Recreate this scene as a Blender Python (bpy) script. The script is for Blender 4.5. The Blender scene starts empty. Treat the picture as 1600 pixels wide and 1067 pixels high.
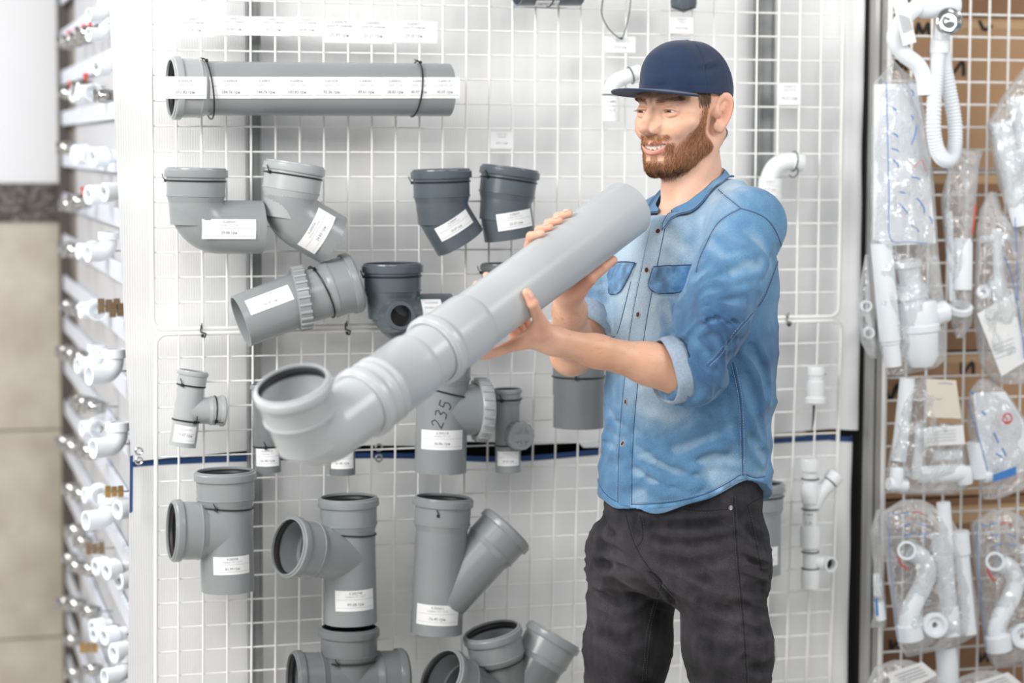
import bpy, bmesh, math, random
import numpy as np
from mathutils import Vector, Matrix, noise as mnoise
SC = bpy.context.scene
COL = SC.collection
PI = math.pi
# ------------------------------------------------------------------ camera geometry (85 mm lens, 36 mm sensor)
FPX = 3778.0
YAW, PIT, ROLL = 0.3174, -0.0793, 0.0041
Z0 = 1.913                                   # height of the topmost visible grid wire
CAM = np.array([-0.8674, -4.7767, Z0 - 0.2928])
_cy, _sy = math.cos(YAW), math.sin(YAW)
FWD = np.array([_sy * math.cos(PIT), _cy * math.cos(PIT), math.sin(PIT)])
_r = np.array([_cy, -_sy, 0.0]); _u = np.cross(_r, FWD)
RGT = _r * math.cos(ROLL) + _u * math.sin(ROLL)
UPV = -_r * math.sin(ROLL) + _u * math.cos(ROLL)

def ray(u, v):
    return FWD + RGT * ((u - 800.0) / FPX) - UPV * ((v - 533.5) / FPX)
def W(u, v, off=0.0):                        # point of the plane y = -off
    d = ray(u, v); t = (-off - CAM[1]) / d[1]
    return CAM + d * t
def WX(u, v, x):                             # point of the plane x = const
    d = ray(u, v); t = (x - CAM[0]) / d[0]
    return CAM + d * t
def D(u, v, depth):
    return CAM + ray(u, v) * depth
def nrm(a):
    a = np.asarray(a, float); return a / np.linalg.norm(a)
def lin(c):                                  # sRGB 0-255 -> linear
    return tuple((x / 255 / 12.92 if x / 255 <= .04045 else ((x / 255 + .055) / 1.055) ** 2.4) for x in c)

# ------------------------------------------------------------------ materials
MATS = {}
def mat(name, col=(.8, .8, .8), rough=.5, metal=0., spec=.5, noise=None, bump=None, sss=0., alpha=1., trans=0., coat=0.):
    if name in MATS: return MATS[name]
    m = bpy.data.materials.new(name); m.use_nodes = True
    nt = m.node_tree; b = nt.nodes['Principled BSDF']
    b.inputs['Base Color'].default_value = (*col, 1); b.inputs['Roughness'].default_value = rough
    b.inputs['Metallic'].default_value = metal; b.inputs['Specular IOR Level'].default_value = spec
    b.inputs['Alpha'].default_value = alpha; b.inputs['Transmission Weight'].default_value = trans
    b.inputs['Coat Weight'].default_value = coat
    if sss: b.inputs['Subsurface Weight'].default_value = sss; b.inputs['Subsurface Radius'].default_value = (.012, .005, .003); b.inputs['Subsurface Scale'].default_value = .6
    if noise:                                # (scale, amount) gentle colour mottling
        tc = nt.nodes.new('ShaderNodeTexCoord'); n = nt.nodes.new('ShaderNodeTexNoise'); n.inputs['Scale'].default_value = noise[0]; n.inputs['Detail'].default_value = 5
        r = nt.nodes.new('ShaderNodeValToRGB'); a = noise[1]
        r.color_ramp.elements[0].position = .3; r.color_ramp.elements[1].position = .7
        r.color_ramp.elements[0].color = (*[max(0, c * (1 - a)) for c in col], 1); r.color_ramp.elements[1].color = (*[min(1, c * (1 + a)) for c in col], 1)
        nt.links.new(tc.outputs['Object'], n.inputs['Vector']); nt.links.new(n.outputs['Fac'], r.inputs['Fac']); nt.links.new(r.outputs['Color'], b.inputs['Base Color'])
    if bump:                                 # (scale, strength, distance)
        tc = nt.nodes.new('ShaderNodeTexCoord'); n = nt.nodes.new('ShaderNodeTexNoise'); n.inputs['Scale'].default_value = bump[0]; n.inputs['Detail'].default_value = 4
        bp = nt.nodes.new('ShaderNodeBump'); bp.inputs['Strength'].default_value = bump[1]; bp.inputs['Distance'].default_value = bump[2]
        nt.links.new(tc.outputs['Object'], n.inputs['Vector']); nt.links.new(n.outputs['Fac'], bp.inputs['Height']); nt.links.new(bp.outputs['Normal'], b.inputs['Normal'])
    MATS[name] = m
    return m

# ------------------------------------------------------------------ mesh builder
class MB:
    def __init__(s): s.v = []; s.f = []; s.n = 0
    def add(s, verts, faces):
        verts = np.asarray(verts, float).reshape(-1, 3)
        s.v.append(verts); n = s.n
        s.f.extend([tuple(i + n for i in f) for f in faces]); s.n += len(verts)
        return s
    def build(s, name, m, parent=None, smooth=True, angle=35, origin=None):
        return mkobj(name, np.concatenate(s.v) if s.v else np.zeros((0, 3)), s.f, m, parent, smooth, angle, origin)
    def grid(s, P, closeu=False, closev=False):          # P: (nu, nv, 3)
        P = np.asarray(P, float); nu, nv = P.shape[:2]; fs = []
        for i in range(nu if closeu else nu - 1):
            for j in range(nv if closev else nv - 1):
                a = i * nv + j; b = i * nv + (j + 1) % nv; c = ((i + 1) % nu) * nv + (j + 1) % nv; d = ((i + 1) % nu) * nv + j
                fs.append((a, b, c, d))
        return s.add(P.reshape(-1, 3), fs)
    def lathe(s, P0, axis, prof, n=48, closed=False):    # prof: [(t, r)] along axis from P0
        P0 = np.asarray(P0, float); a = nrm(axis); e1 = nrm(np.cross(a, (0.31, .92, .23) if abs(a[1]) < .9 else (1, .1, .05))); e2 = np.cross(a, e1)
        th = np.linspace(0, 2 * PI, n, endpoint=False)
        ring = np.cos(th)[:, None] * e1 + np.sin(th)[:, None] * e2
        P = np.array([P0 + a * t + ring * max(r, 1e-6) for t, r in prof])
        return s.grid(P, closeu=closed, closev=True)
    def sweep(s, pts, rad, n=24, closed=False, cap=True, squash=None):
        pts = np.asarray(pts, float); m = len(pts)
        rad = np.full(m, rad, float) if np.isscalar(rad) else np.asarray(rad, float)
        if closed: tg = np.array([nrm(pts[(i + 1) % m] - pts[i - 1]) for i in range(m)])
        else: tg = np.array([nrm(pts[min(i + 1, m - 1)] - pts[max(i - 1, 0)]) if np.linalg.norm(pts[min(i + 1, m - 1)] - pts[max(i - 1, 0)]) > 1e-9 else np.array([0, 0, 1.]) for i in range(m)])
        e = nrm(np.cross(tg[0], (0.3, .9, .25) if abs(tg[0] @ nrm((0.3, .9, .25))) < .95 else (1, 0, 0)))
        th = np.linspace(0, 2 * PI, n, endpoint=False); out = []
        for i in range(m):
            e = nrm(e - tg[i] * (e @ tg[i])); e2 = np.cross(tg[i], e)
            out.append(pts[i] + rad[i] * (np.cos(th)[:, None] * e + np.sin(th)[:, None] * e2))
        k0 = s.n; s.grid(np.array(out), closeu=closed, closev=True)
        if cap and not closed:
            s.f.append(tuple(k0 + j for j in range(n))[::-1]); s.f.append(tuple(k0 + (m - 1) * n + j for j in range(n)))
        return s
    def box(s, c, size, ax=None):
        c = np.asarray(c, float); h = np.asarray(size, float) / 2
        A = np.eye(3) if ax is None else np.asarray(ax, float)
        v = [c + A[0] * (h[0] * x) + A[1] * (h[1] * y) + A[2] * (h[2] * z) for x in (-1, 1) for y in (-1, 1) for z in (-1, 1)]
        return s.add(v, [(0, 1, 3, 2), (4, 6, 7, 5), (0, 4, 5, 1), (2, 3, 7, 6), (0, 2, 6, 4), (1, 5, 7, 3)])

ORG = {}
def mkobj(name, v, f, m, parent=None, smooth=True, angle=35, origin=None):
    o0 = np.array(ORG[parent.name]) if parent is not None else (np.zeros(3) if origin is None else np.asarray(origin, float))
    me = bpy.data.meshes.new(name)
    v = np.asarray(v, float) - o0
    me.from_pydata(v.tolist(), [], [list(map(int, q)) for q in f])
    me.validate(clean_customdata=False)
    if smooth:
        me.polygons.foreach_set('use_smooth', np.ones(len(me.polygons), bool))
        if angle < 180:
            me.set_sharp_from_angle(angle=math.radians(angle))
    for mm in (m if isinstance(m, (list, tuple)) else [m]): me.materials.append(mm)
    me.update()
    o = bpy.data.objects.new(name, me); COL.objects.link(o)
    if parent is not None: o.parent = parent
    else: o.location = o0.tolist()
    ORG[o.name] = o0
    return o
def fast_mesh(name, v, quads, m, parent=None):            # big numpy meshes
    o0 = np.array(ORG[parent.name]) if parent is not None else np.zeros(3)
    me = bpy.data.meshes.new(name); n = len(v); k = quads.shape[1]
    me.vertices.add(n); me.vertices.foreach_set('co', (np.asarray(v, np.float64) - o0).astype(np.float32).ravel())
    nf = len(quads); me.loops.add(nf * k); me.loops.foreach_set('vertex_index', quads.astype(np.int32).ravel())
    me.polygons.add(nf); me.polygons.foreach_set('loop_start', np.arange(0, nf * k, k, dtype=np.int32))
    me.polygons.foreach_set('use_smooth', np.ones(nf, bool)); me.update(calc_edges=True); me.validate()
    for mm in (m if isinstance(m, (list, tuple)) else [m]): me.materials.append(mm)
    o = bpy.data.objects.new(name, me); COL.objects.link(o)
    if parent is not None: o.parent = parent
    ORG[o.name] = o0
    return o
def thing(name, label, cat, loc, group=None):
    o = bpy.data.objects.new(name, None); COL.objects.link(o); o.location = [float(x) for x in loc]; o.empty_display_size = .05
    o['label'] = label; o['category'] = cat
    if group: o['group'] = group
    ORG[o.name] = np.asarray(loc, float)
    return o
def tag(o, label, cat, group=None):
    o['label'] = label; o['category'] = cat
    if group: o['group'] = group
    return o
def struct(o): o['kind'] = 'structure'; return o

# ------------------------------------------------------------------ lettering
_txt = {}
def text_geo(s, size=1.0, align='CENTER'):
    key = (s, align)
    if key not in _txt:
        c = bpy.data.curves.new('lettering', 'FONT'); c.body = s; c.size = 1.0; c.align_x = align; c.align_y = 'CENTER'; c.resolution_u = 2
        o = bpy.data.objects.new('lettering', c); COL.objects.link(o)
        dg = bpy.context.evaluated_depsgraph_get(); dg.update()
        me = bpy.data.meshes.new_from_object(o.evaluated_get(dg))
        v = np.array([p.co[:2] for p in me.vertices]).reshape(-1, 2); f = [tuple(p.vertices) for p in me.polygons]
        bpy.data.objects.remove(o); bpy.data.curves.remove(c); bpy.data.meshes.remove(me)
        _txt[key] = (v, f)
    v, f = _txt[key]
    return v * size, f
# ================================================================== the setting
M_white = mat('white_paint', (.86, .86, .86), .45)
M_wire = mat('white_coated_wire', (.88, .88, .86), .35)
M_sheet = mat('white_banner_cloth', (.83, .833, .84), .6)
def ripple_sheet(m):
    nt = m.node_tree; b = nt.nodes['Principled BSDF']
    tc = nt.nodes.new('ShaderNodeTexCoord'); wv = nt.nodes.new('ShaderNodeTexWave'); wv.inputs['Scale'].default_value = 60; wv.inputs['Distortion'].default_value = .5
    bp = nt.nodes.new('ShaderNodeBump'); bp.inputs['Strength'].default_value = .12; bp.inputs['Distance'].default_value = .002
    nt.links.new(tc.outputs['Object'], wv.inputs['Vector']); nt.links.new(wv.outputs['Fac'], bp.inputs['Height']); nt.links.new(bp.outputs['Normal'], b.inputs['Normal'])
ripple_sheet(M_sheet)
M_steel = mat('grey_steel', (.24, .245, .25), .45, .2, noise=(30, .12))
M_navy = mat('navy_hem', lin((24, 60, 110)), .6)
M_blue = mat('blue_hem', lin((10, 90, 170)), .55)
M_black = mat('black_plastic', (.012, .013, .013), .4)
M_dark = mat('dark_void_shade', (.02, .02, .022), .8)
M_tie = mat('black_cable_tie', (.015, .018, .018), .35)

# floor and far wall
fl = MB().box((1.0, -.6, -.05), (9.0, 8.4, .1)).build('floor', mat('floor_tiles', (.55, .54, .52), .35, noise=(3, .06)), smooth=False); struct(fl)
YW = 2.42
def wall_piece(name, z0, z1, m, y=YW, x0=-3.4, x1=5.4, d=.12):
    o = MB().box(((x0 + x1) / 2, y + d / 2, (z0 + z1) / 2), (x1 - x0, d, z1 - z0)).build(name, m, smooth=False); return struct(o)
def zat(v, y, u=60): return W(u, v, -y)[2]
z_top, z_bot = zat(286, YW), zat(346, YW)
def tile_mat():
    m = mat('beige_wall_tile', lin((196, 186, 172)), .4)
    nt = m.node_tree; b = nt.nodes['Principled BSDF']; tc = nt.nodes.new('ShaderNodeTexCoord')
    sep = nt.nodes.new('ShaderNodeSeparateXYZ'); nt.links.new(tc.outputs['Object'], sep.inputs[0])
    nz = nt.nodes.new('ShaderNodeTexNoise'); nz.inputs['Scale'].default_value = 7; nz.inputs['Detail'].default_value = 8
    rp = nt.nodes.new('ShaderNodeValToRGB'); rp.color_ramp.elements[0].color = (*lin((180, 169, 154)), 1); rp.color_ramp.elements[1].color = (*lin((208, 199, 186)), 1)
    rp.color_ramp.elements[0].position = .3; rp.color_ramp.elements[1].position = .7
    nt.links.new(tc.outputs['Object'], nz.inputs['Vector']); nt.links.new(nz.outputs['Fac'], rp.inputs['Fac'])
    def math_(op, a, bb):
        n = nt.nodes.new('ShaderNodeMath'); n.operation = op
        for i, q in enumerate((a, bb)):
            if hasattr(q, 'links'): nt.links.new(q, n.inputs[i])
            else: n.inputs[i].default_value = q
        return n.outputs[0]
    h = zat(673, YW) - zat(998, YW)
    g = math_('SUBTRACT', sep.outputs['Z'], zat(673, YW) - 10 * h); g = math_('DIVIDE', g, h); g = math_('FRACT', g, 0)
    g1 = math_('LESS_THAN', g, .010)
    x = math_('SUBTRACT', sep.outputs['X'], -9.0 + .08); x = math_('DIVIDE', x, h * 2); x = math_('FRACT', x, 0); x1 = math_('LESS_THAN', x, .005)
    mx = math_('MAXIMUM', g1, x1)
    mix = nt.nodes.new('ShaderNodeMixRGB'); nt.links.new(mx, mix.inputs[0]); nt.links.new(rp.outputs[0], mix.inputs[1]); mix.inputs[2].default_value = (*lin((120, 110, 98)), 1)
    nt.links.new(mix.outputs[0], b.inputs['Base Color'])
    return m
wall_piece('wall_back', 0, z_bot, tile_mat())
wall_piece('wall_back.001', z_top, 3.0, mat('wall_paint', (.80, .81, .83), .6))
def granite():
    m = mat('dark_granite_border', lin((88, 84, 80)), .3)
    nt = m.node_tree; b = nt.nodes['Principled BSDF']; tc = nt.nodes.new('ShaderNodeTexCoord'); vz = nt.nodes.new('ShaderNodeTexNoise'); vz.inputs['Scale'].default_value = 60; vz.inputs['Detail'].default_value = 6
    rp = nt.nodes.new('ShaderNodeValToRGB'); rp.color_ramp.elements[0].position = .45; rp.color_ramp.elements[1].position = .75
    rp.color_ramp.elements[0].color = (*lin((72, 68, 66)), 1); rp.color_ramp.elements[1].color = (*lin((150, 142, 134)), 1)
    nt.links.new(tc.outputs['Object'], vz.inputs['Vector']); nt.links.new(vz.outputs['Fac'], rp.inputs['Fac']); nt.links.new(rp.outputs[0], b.inputs['Base Color'])
    return m
o = wall_piece('trim_1', z_bot, z_top, granite(), y=YW - .008, d=.128)

# ------------------------------------------------------------------ wire grid panels
def rounded_rect(x0, x1, z0, z1, r, y, n=6):
    pts = []
    for cx, cz, a0 in ((x1 - r, z1 - r, 0), (x0 + r, z1 - r, 90), (x0 + r, z0 + r, 180), (x1 - r, z0 + r, 270)):
        for k in range(n + 1):
            a = math.radians(a0 + 90 * k / n); pts.append((cx + r * math.cos(a), y, cz + r * math.sin(a)))
    return np.array(pts)
def grid_panel(label, x0, x1, z0, z1, cols, rows, ybot=0.0, rfr=.0042, rw=.0019, rnd=.022):
    t = thing('grid_panel', label, 'grid panel', ((x0 + x1) / 2, 0, z0))
    def yy(z): return ybot * (z1 - z) / (z1 - z0)
    P = rounded_rect(x0, x1, z0, z1, rnd, 0); P[:, 1] = [yy(z) for z in P[:, 2]]
    MB().sweep(P, rfr, 10, closed=True).build('frame', M_wire, t)
    m = MB()
    rg = random.Random(int(x0 * 100) + 7)
    for x in cols:
        m.sweep([(x, yy(z0) - .001, z0), (x + rg.uniform(-.0005, .0005), yy((z0 + z1) / 2) - .001, (z0 + z1) / 2), (x, yy(z1) - .001, z1)], rw * 1.15, 8, cap=False)
    m.build('upright_wires', M_wire, t)
    m = MB()
    for z in rows: m.sweep([(x0, yy(z) + .0024, z), (x1, yy(z) + .0024, z)], rw, 8, cap=False)
    m.build('cross_wires', M_wire, t)
    return t
XL, XR = W(237, 250)[0], W(1314.5, 250)[0]
zj = Z0 - 13 * .05 - .003
grid_panel('white wire grid panel tied above the joint, carrying the long straight pipe', XL, XR, zj, Z0 + .55, [i * .05 for i in range(29)], [Z0 - i * .05 for i in range(-10, 13)])
xl2, xr2 = W(244, 560)[0], W(1314.5, 560)[0]
grid_panel('white wire grid panel below the joint, carrying the grey branch fittings', xl2, xr2, zj - .0095 - 1.05, zj - .0095, [i * .05 + .0022 for i in range(29)], [zj - .0095 - .048 - i * .05 for i in range(20)], ybot=.045)

# steel uprights behind the grid
def upright(label, u, wpx=19):
    p0 = W(u - wpx / 2, 500, -.03); p1 = W(u + wpx / 2, 500, -.03); w = p1[0] - p0[0]; x = (p0[0] + p1[0]) / 2
    m = MB(); m.box((x, .070, 1.3), (w, .03, 2.6)); m.box((x - w / 2 + .002, .054, 1.3), (.004, .008, 2.6)); m.box((x + w / 2 - .002, .054, 1.3), (.004, .008, 2.6))
    tag(m.build('steel_upright', M_steel, smooth=False, origin=(x, .07, 0)), label, 'upright', 'steel uprights behind the grids')
upright('grey steel upright behind the grid, under the long straight pipe', 403)
upright('grey steel upright behind the grid, behind the man', 1200, 24)

# ------------------------------------------------------------------ white banners hung behind the grid
def banner(name, label, zt_fn, zb_fn, xl_fn, xr, seed, amp, ys, hem=None):
    t = thing(name, label, 'banner', (xl_fn(1.2), ys, zb_fn(.7)))
    nx, nz = 130, 70; P = np.zeros((nx, nz, 3))
    for i in range(nx):
        for j in range(nz):
            a, b = i / (nx - 1), j / (nz - 1)
            zb0, zt0 = zb_fn(0), zt_fn(0)
            zc = zb0 + (zt0 - zb0) * b
            x = xl_fn(zc) + (xr - xl_fn(zc)) * a
            z = zb_fn(x) + (zt_fn(x) - zb_fn(x)) * b
            w = mnoise.noise(Vector((x * 2.6 + seed, z * .5, seed))) * 1.0 + .5 * mnoise.noise(Vector((x * 6 + seed, z * 1.7 + x, 3 + seed)))
            d1 = mnoise.noise(Vector((x * 3 + z * 5.5, z * 2.2 - x, 11 + seed)))
            y = ys + amp * (w + .6 * d1)
            e = max(0, 1 - a * (xr - xl_fn(zc)) / .10); y -= .012 * e ** 2
            e2 = max(0, 1 - (1 - a) * (xr - xl_fn(zc)) / .045); y -= .05 * (1 - (1 - e2) ** 2) ** .5 * 1.0 if e2 > 0 else 0
            if a > .999: y += .03
            P[i, j] = (x, y, z)
    back = P.copy(); back[:, :, 1] += .004
    m = MB().grid(P).grid(back[::-1])
    m.build('cloth', M_sheet, t, angle=180)
    return t, P
def xl_up(z):
    a = W(179, 5, -.02); b = W(213, 712, -.02); k = (z - a[2]) / (b[2] - a[2]); return a[0] + (b[0] - a[0]) * k
def zpx(v, u, y=.04): return W(u, v, -y)[2]
zU = zpx(705, 700)
def zb_up(x): return zU + .012 * math.sin(x * 5) + (.012 if .55 < x < .9 else 0)
def zt_lo(x): return zU - .010 - .012 * math.exp(-((x - .72) / .16) ** 2) + .006 * math.sin(x * 4.1 + 1)
xrB = W(1353, 500, -.05)[0]
tu, _ = banner('white_banner', 'white cloth banner hanging behind the upper grid and the long pipe', lambda x: Z0 + .5, zb_up, xl_up, xrB, 3.1, .010, .100)
def xl_lo(z):
    a = W(212, 715, -.02); b = W(209, 1066, -.02); k = (z - a[2]) / (b[2] - a[2]); return a[0] + (b[0] - a[0]) * k
tl, PL = banner('white_banner', 'white cloth banner with blue hem hanging behind the lower grid', zt_lo, lambda x: .06, xl_lo, xrB - .012, 8.3, .010, .104)
# blue hem of the lower banner: along its top and a piece of its left side
m = MB(); top = PL[:, -1]; n = len(top)
m.grid(np.stack([top + (0, -.0015, .002), top + (0, -.0015, -.009)], 1)); m.grid(np.stack([top + (0, .006, .002), top + (0, -.0015, .002)], 1)); m.build('top_hem', M_navy, tl, angle=180)
zs = np.linspace(zpx(716, 212, .02), zpx(806, 210, .02), 12)
m = MB(); m.grid(np.array([[(xl_lo(z) - .006, .055, z), (xl_lo(z) + .004, .075, z)] for z in zs])); m.build('side_hem', M_blue, tl, angle=180)
# dark board added for the shade inside the stand, seen between the banners
tag(MB().box((.66, .19, 1.1), (1.42, .012, 2.2)).build('interior_shade_board', M_dark, smooth=False), 'dark board standing in for the shade inside the stand, seen between the banners', 'board')
# eyelets
def eyelet(u, v, off, par):
    p = W(u, v, off); MB().lathe(p, (0, 1, 0), [(0, .0045), (-.001, .0055), (-.002, .007), (-.001, .0085), (0, .009)], 20).build('eyelet', mat('eyelet_metal', (.55, .56, .57), .25, .9), par)
for (u, v, par) in ((217, 705, tu), (217, 720, tl), (592, 699, tu), (592, 716, tl)): eyelet(u, v, -.045 if u < 300 else -.05, par)
# ================================================================== grey drain fittings on the grid
def pvc(name, c, rough=.26):
    return mat(name, lin(c), rough, spec=.5, noise=(9, .05), bump=(260, .035, .001))
G_L = pvc('light_grey_plastic', (168, 172, 173)); G_M = pvc('grey_plastic', (143, 148, 149)); G_D = pvc('slate_grey_plastic', (86, 95, 102)); G_C = pvc('dark_grey_plastic', (116, 120, 121))
G_P = pvc('pale_grey_plastic', (180, 184, 186), .27)
M_rub = mat('black_rubber', (.015, .014, .016), .5)
M_paper = mat('label_paper', (.86, .865, .87), .55)
M_ink = mat('grey_ink', (.22, .23, .25), .7)
M_ink2 = mat('pale_ink', (.42, .44, .48), .7)
R110 = .053
def socket_prof(s, depth=.062, wall=.0026):
    """closed outline of a socket, t measured inwards from its mouth; s = size relative to the 110 mm pipe"""
    r = R110
    o = [(0, .0562), (.0008, .0582), (.0035, .0588), (.0042, .0610), (.0055, .0621), (.0165, .0624), (.0185, .0616), (.0192, .0585), (.0205, .0577), (.0535, .0572), (.0540, .0584), (.0562, .0584), (.0568, .0568), (.066, .0540), (.068, r)]
    i = [(depth + .05, r - .0035), (.068, r - .0033), (.060, .0545), (.022, .0547), (.0195, .0585), (.006, .0588), (.0045, .0548), (.0, .0548)]
    return [(t * s, q * s) for t, q in o + i]
def arc_path(A, C, B, R, n=14):
    """A -> corner C -> B with the corner rounded to radius R; returns points"""
    A, C, B = map(lambda q: np.asarray(q, float), (A, C, B)); d1 = nrm(A - C); d2 = nrm(B - C)
    ang = math.acos(max(-1, min(1, float(d1 @ d2)))); t = R / math.tan(ang / 2)
    t = min(t, np.linalg.norm(A - C) * .95, np.linalg.norm(B - C) * .95); R = t * math.tan(ang / 2)
    O = C + nrm(d1 + d2) * (R / math.sin(ang / 2)); p1 = C + d1 * t; p2 = C + d2 * t
    a = p1 - O; b = p2 - O; th = math.acos(max(-1, min(1, float(nrm(a) @ nrm(b)))))
    return [A] + [O + (a * math.sin((1 - k / n) * th) + b * math.sin(k / n * th)) / math.sin(th) for k in range(n + 1)] + [B]
def hollow(m, pts, r, w=.0035, n=44):
    """open-ended tube with wall thickness along pts"""
    P = list(pts) + list(pts)[::-1]; k = len(pts)
    pts = np.asarray(pts, float)
    tg = np.array([nrm(pts[min(i + 1, k - 1)] - pts[max(i - 1, 0)]) for i in range(k)])
    e = nrm(np.cross(tg[0], (0.2, .93, .3))); rings = []
    th = np.linspace(0, 2 * PI, n, endpoint=False); rr = np.full(k, r) if np.isscalar(r) else np.asarray(r)
    for i in range(k):
        e = nrm(e - tg[i] * (e @ tg[i])); e2 = np.cross(tg[i], e); rings.append((np.cos(th)[:, None] * e + np.sin(th)[:, None] * e2))
    out = [pts[i] + rings[i] * rr[i] for i in range(k)]; inn = [pts[i] + rings[i] * (rr[i] - w) for i in range(k)][::-1]
    m.grid(np.array(out + inn), closeu=True, closev=True); return m
def to_cam(P): return nrm(CAM - P)
def tie_part(P, a, r, par, tilt=0., name='cable_tie', th=.0017, headang=0.2):
    """a dark cable tie round a tube at P with axis a, its head on the camera side"""
    a = nrm(a); c = to_cam(P); c = nrm(c - a * (c @ a)); s = np.cross(a, c)
    m = MB(); pts = []
    for k in range(40):
        q = 2 * PI * k / 40; pts.append(P + (c * math.cos(q) + s * math.sin(q)) * (r + th * .6) + a * tilt * r * math.sin(q))
    m.sweep(np.array(pts), th, 6, closed=True)
    q = headang; hp = P + (c * math.cos(q) + s * math.sin(q)) * (r + th * 1.6) + a * tilt * r * math.sin(q)
    n_ = c * math.cos(q) + s * math.sin(q); tt = np.cross(a, n_)
    m.box(hp, (.006, .0045, .006), (a, n_, tt)); m.sweep([hp, hp + n_ * .004 - a * .006, hp + n_ * .006 - a * .013 + tt * .003], .0011, 6)
    # loop back to the grid wire
    back = P - c * (r + .001)
    bk = np.array([back[0], .0045, back[2]]); b2 = np.array([back[0], .0045, back[2] - .004])
    m.sweep([P - c * (r + .001) + a * .002, bk, b2, P - c * (r + .001) - a * .003], .0012, 6)
    return m.build(name, M_tie, par)
def label_part(P, a, r, w, h, par, lines, around=True, rot=0., right=None, name='price_label', ls=1.0, noff=0.0, face=None, shift=(0, 0), bars=True, stiff=1.0):
    """paper price label wrapped on a tube; around=True: text runs round the tube, else along its axis"""
    A, a = a; a = nrm(a)                     # the tube's axis; the label's middle is where the sight line through P meets the tube
    dd = nrm(P - CAM); wv = CAM - A; d_ = dd - a * (dd @ a); w_ = wv - a * (wv @ a)
    qa, qb, qc = d_ @ d_, 2 * d_ @ w_, w_ @ w_ - r * r; disc = qb * qb - 4 * qa * qc
    tt = (-qb - math.sqrt(max(disc, 0))) / (2 * qa); hit = CAM + dd * tt; P = A + a * ((hit - A) @ a)
    c = nrm(hit - P - a * ((hit - P) @ a)); noff = 0; P = P - c * ((stiff - 1) * r); r = r * stiff
    if around:
        up = a if a[2] > 0 else -a; rt = np.cross(up, c) * -1; rt = np.cross(c, up) * -1 if False else np.cross(up, c)
        rt = rt if rt @ RGT > 0 else -rt
        def f(x, y, k): q = (x + shift[0]) / r + noff; return P + (c * math.cos(q) + rt * math.sin(q)) * (r + k) + up * (y + shift[1])
    else:
        rt = a if a @ RGT > 0 else -a; up = np.cross(c, rt); up = up if up[2] > 0 else -up
        def f(x, y, k): q = (y + shift[1]) / r + noff; return P + (c * math.cos(q) + up * math.sin(q)) * (r + k) + rt * (x + shift[0])
    nx, ny = 15, 9
    g = np.array([[f(-w / 2 + w * i / (nx - 1), -h / 2 + h * j / (ny - 1), .0007) for j in range(ny)] for i in range(nx)])
    g0 = np.array([[f(-w / 2 + w * i / (nx - 1), -h / 2 + h * j / (ny - 1), .0001) for j in range(ny)] for i in range(nx)])
    m = MB().grid(g).grid(g0); lab = m.build(name, M_paper, par, angle=180)
    m = MB(); m2 = MB()
    for (txt, size, yy) in lines:
        v, fs = text_geo(txt, size * h * ls)
        if len(v): (m if size > .15 else m2).add([f(x + (.0), y + yy * h, .0011) for x, y in v], fs)
    if bars:
        for yy, x0, x1 in ((.06, -.46, .46), (-.34, -.46, .46), (-.34, -.2, -.19)):
            g = np.array([[f(w * (x0 + (x1 - x0) * i / 8), h * yy + d, .0010) for d in (-.0003, .0003)] for i in range(9)]); m2.grid(g)
    if m.n: m.build('label_text', M_ink, lab, smooth=False)
    if m2.n: m2.build('label_text', M_ink2, lab, smooth=False)
    return lab
def LT(code, name, price): return [(code, .17, .36), (name, .12, .20), (price, .2, -.18)]
def seal(m, P, a, s): m.lathe(np.asarray(P) + nrm(a) * .012 * s, a, [(-.006 * s, .0565 * s), (-.0045 * s, .0528 * s), (0, .0512 * s), (.0045 * s, .0528 * s), (.006 * s, .0565 * s), (0, .0575 * s)], 44, closed=True)
def socket_part(P, a, s, m_, par, label=None, dark=True):
    o = MB().lathe(P, a, socket_prof(s), 60, closed=True).build('socket', m_, par, angle=28)
    mm = MB(); seal(mm, P, a, s); mm.build('rubber_seal', M_rub, o)
    return o
def fit(label, P, name='pipe_fitting', cat='pipe fitting', group='grey drain fittings on the grid'):
    return thing(name, label, cat, P, group)
OFF = .067

# 1 long straight pipe
a0, a1 = W(266, 137.5, OFF), W(701, 140.5, OFF); ax = nrm(a1 - a0)
t = fit('long straight grey pipe lying level near the top, price labels along it', a0, 'drain_pipe', 'pipe')
socket_part(a0, ax, 1, G_L, t); hollow(MB(), [a0 + ax * .06, a0 + ax * .3, a1], R110).build('pipe', G_M, t, angle=50)
for k, (u, hd) in enumerate(((324, 1.15), (648, 1.2))):
    p = W(u, 139, OFF); tie_part(p, ax, R110 + (.0015 if k else .005), t, tilt=.12 if k == 0 else -.10, headang=-hd)
rows = [('0.205024', '211.82 грн'), ('0.600058', '184.76 грн'), ('0.600057', '144.76 грн'), ('0.600056', '103.83 грн'), ('0.601078', '92.36 грн'), ('0.600047', '89.61 грн'), ('0.600032', '38.83 грн'), ('0.600030', '40.97 грн'), ('0.600129', '42.07 грн')]
us = [(257, 322), (329, 392), (393, 437), (438, 490), (491, 545), (546, 598), (599, 636), (637, 672), (672, 718)]
for (code, pr), (u0, u1) in zip(rows, us):
    p = W((u0 + u1) / 2, 137, OFF); w_ = np.linalg.norm(W(u1, 137, OFF - .06) - W(u0, 137, OFF - .06)) * 1.005
    label_part(p, (a0, ax), R110 + (.0095 if u0 < 300 else .0008), w_, .043, t, [(code, .17, .30), ('Труба ПП з/м', .12, .13), (pr, .2, -.20)], around=False, noff=.0 + .1, ls=.95)

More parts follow.
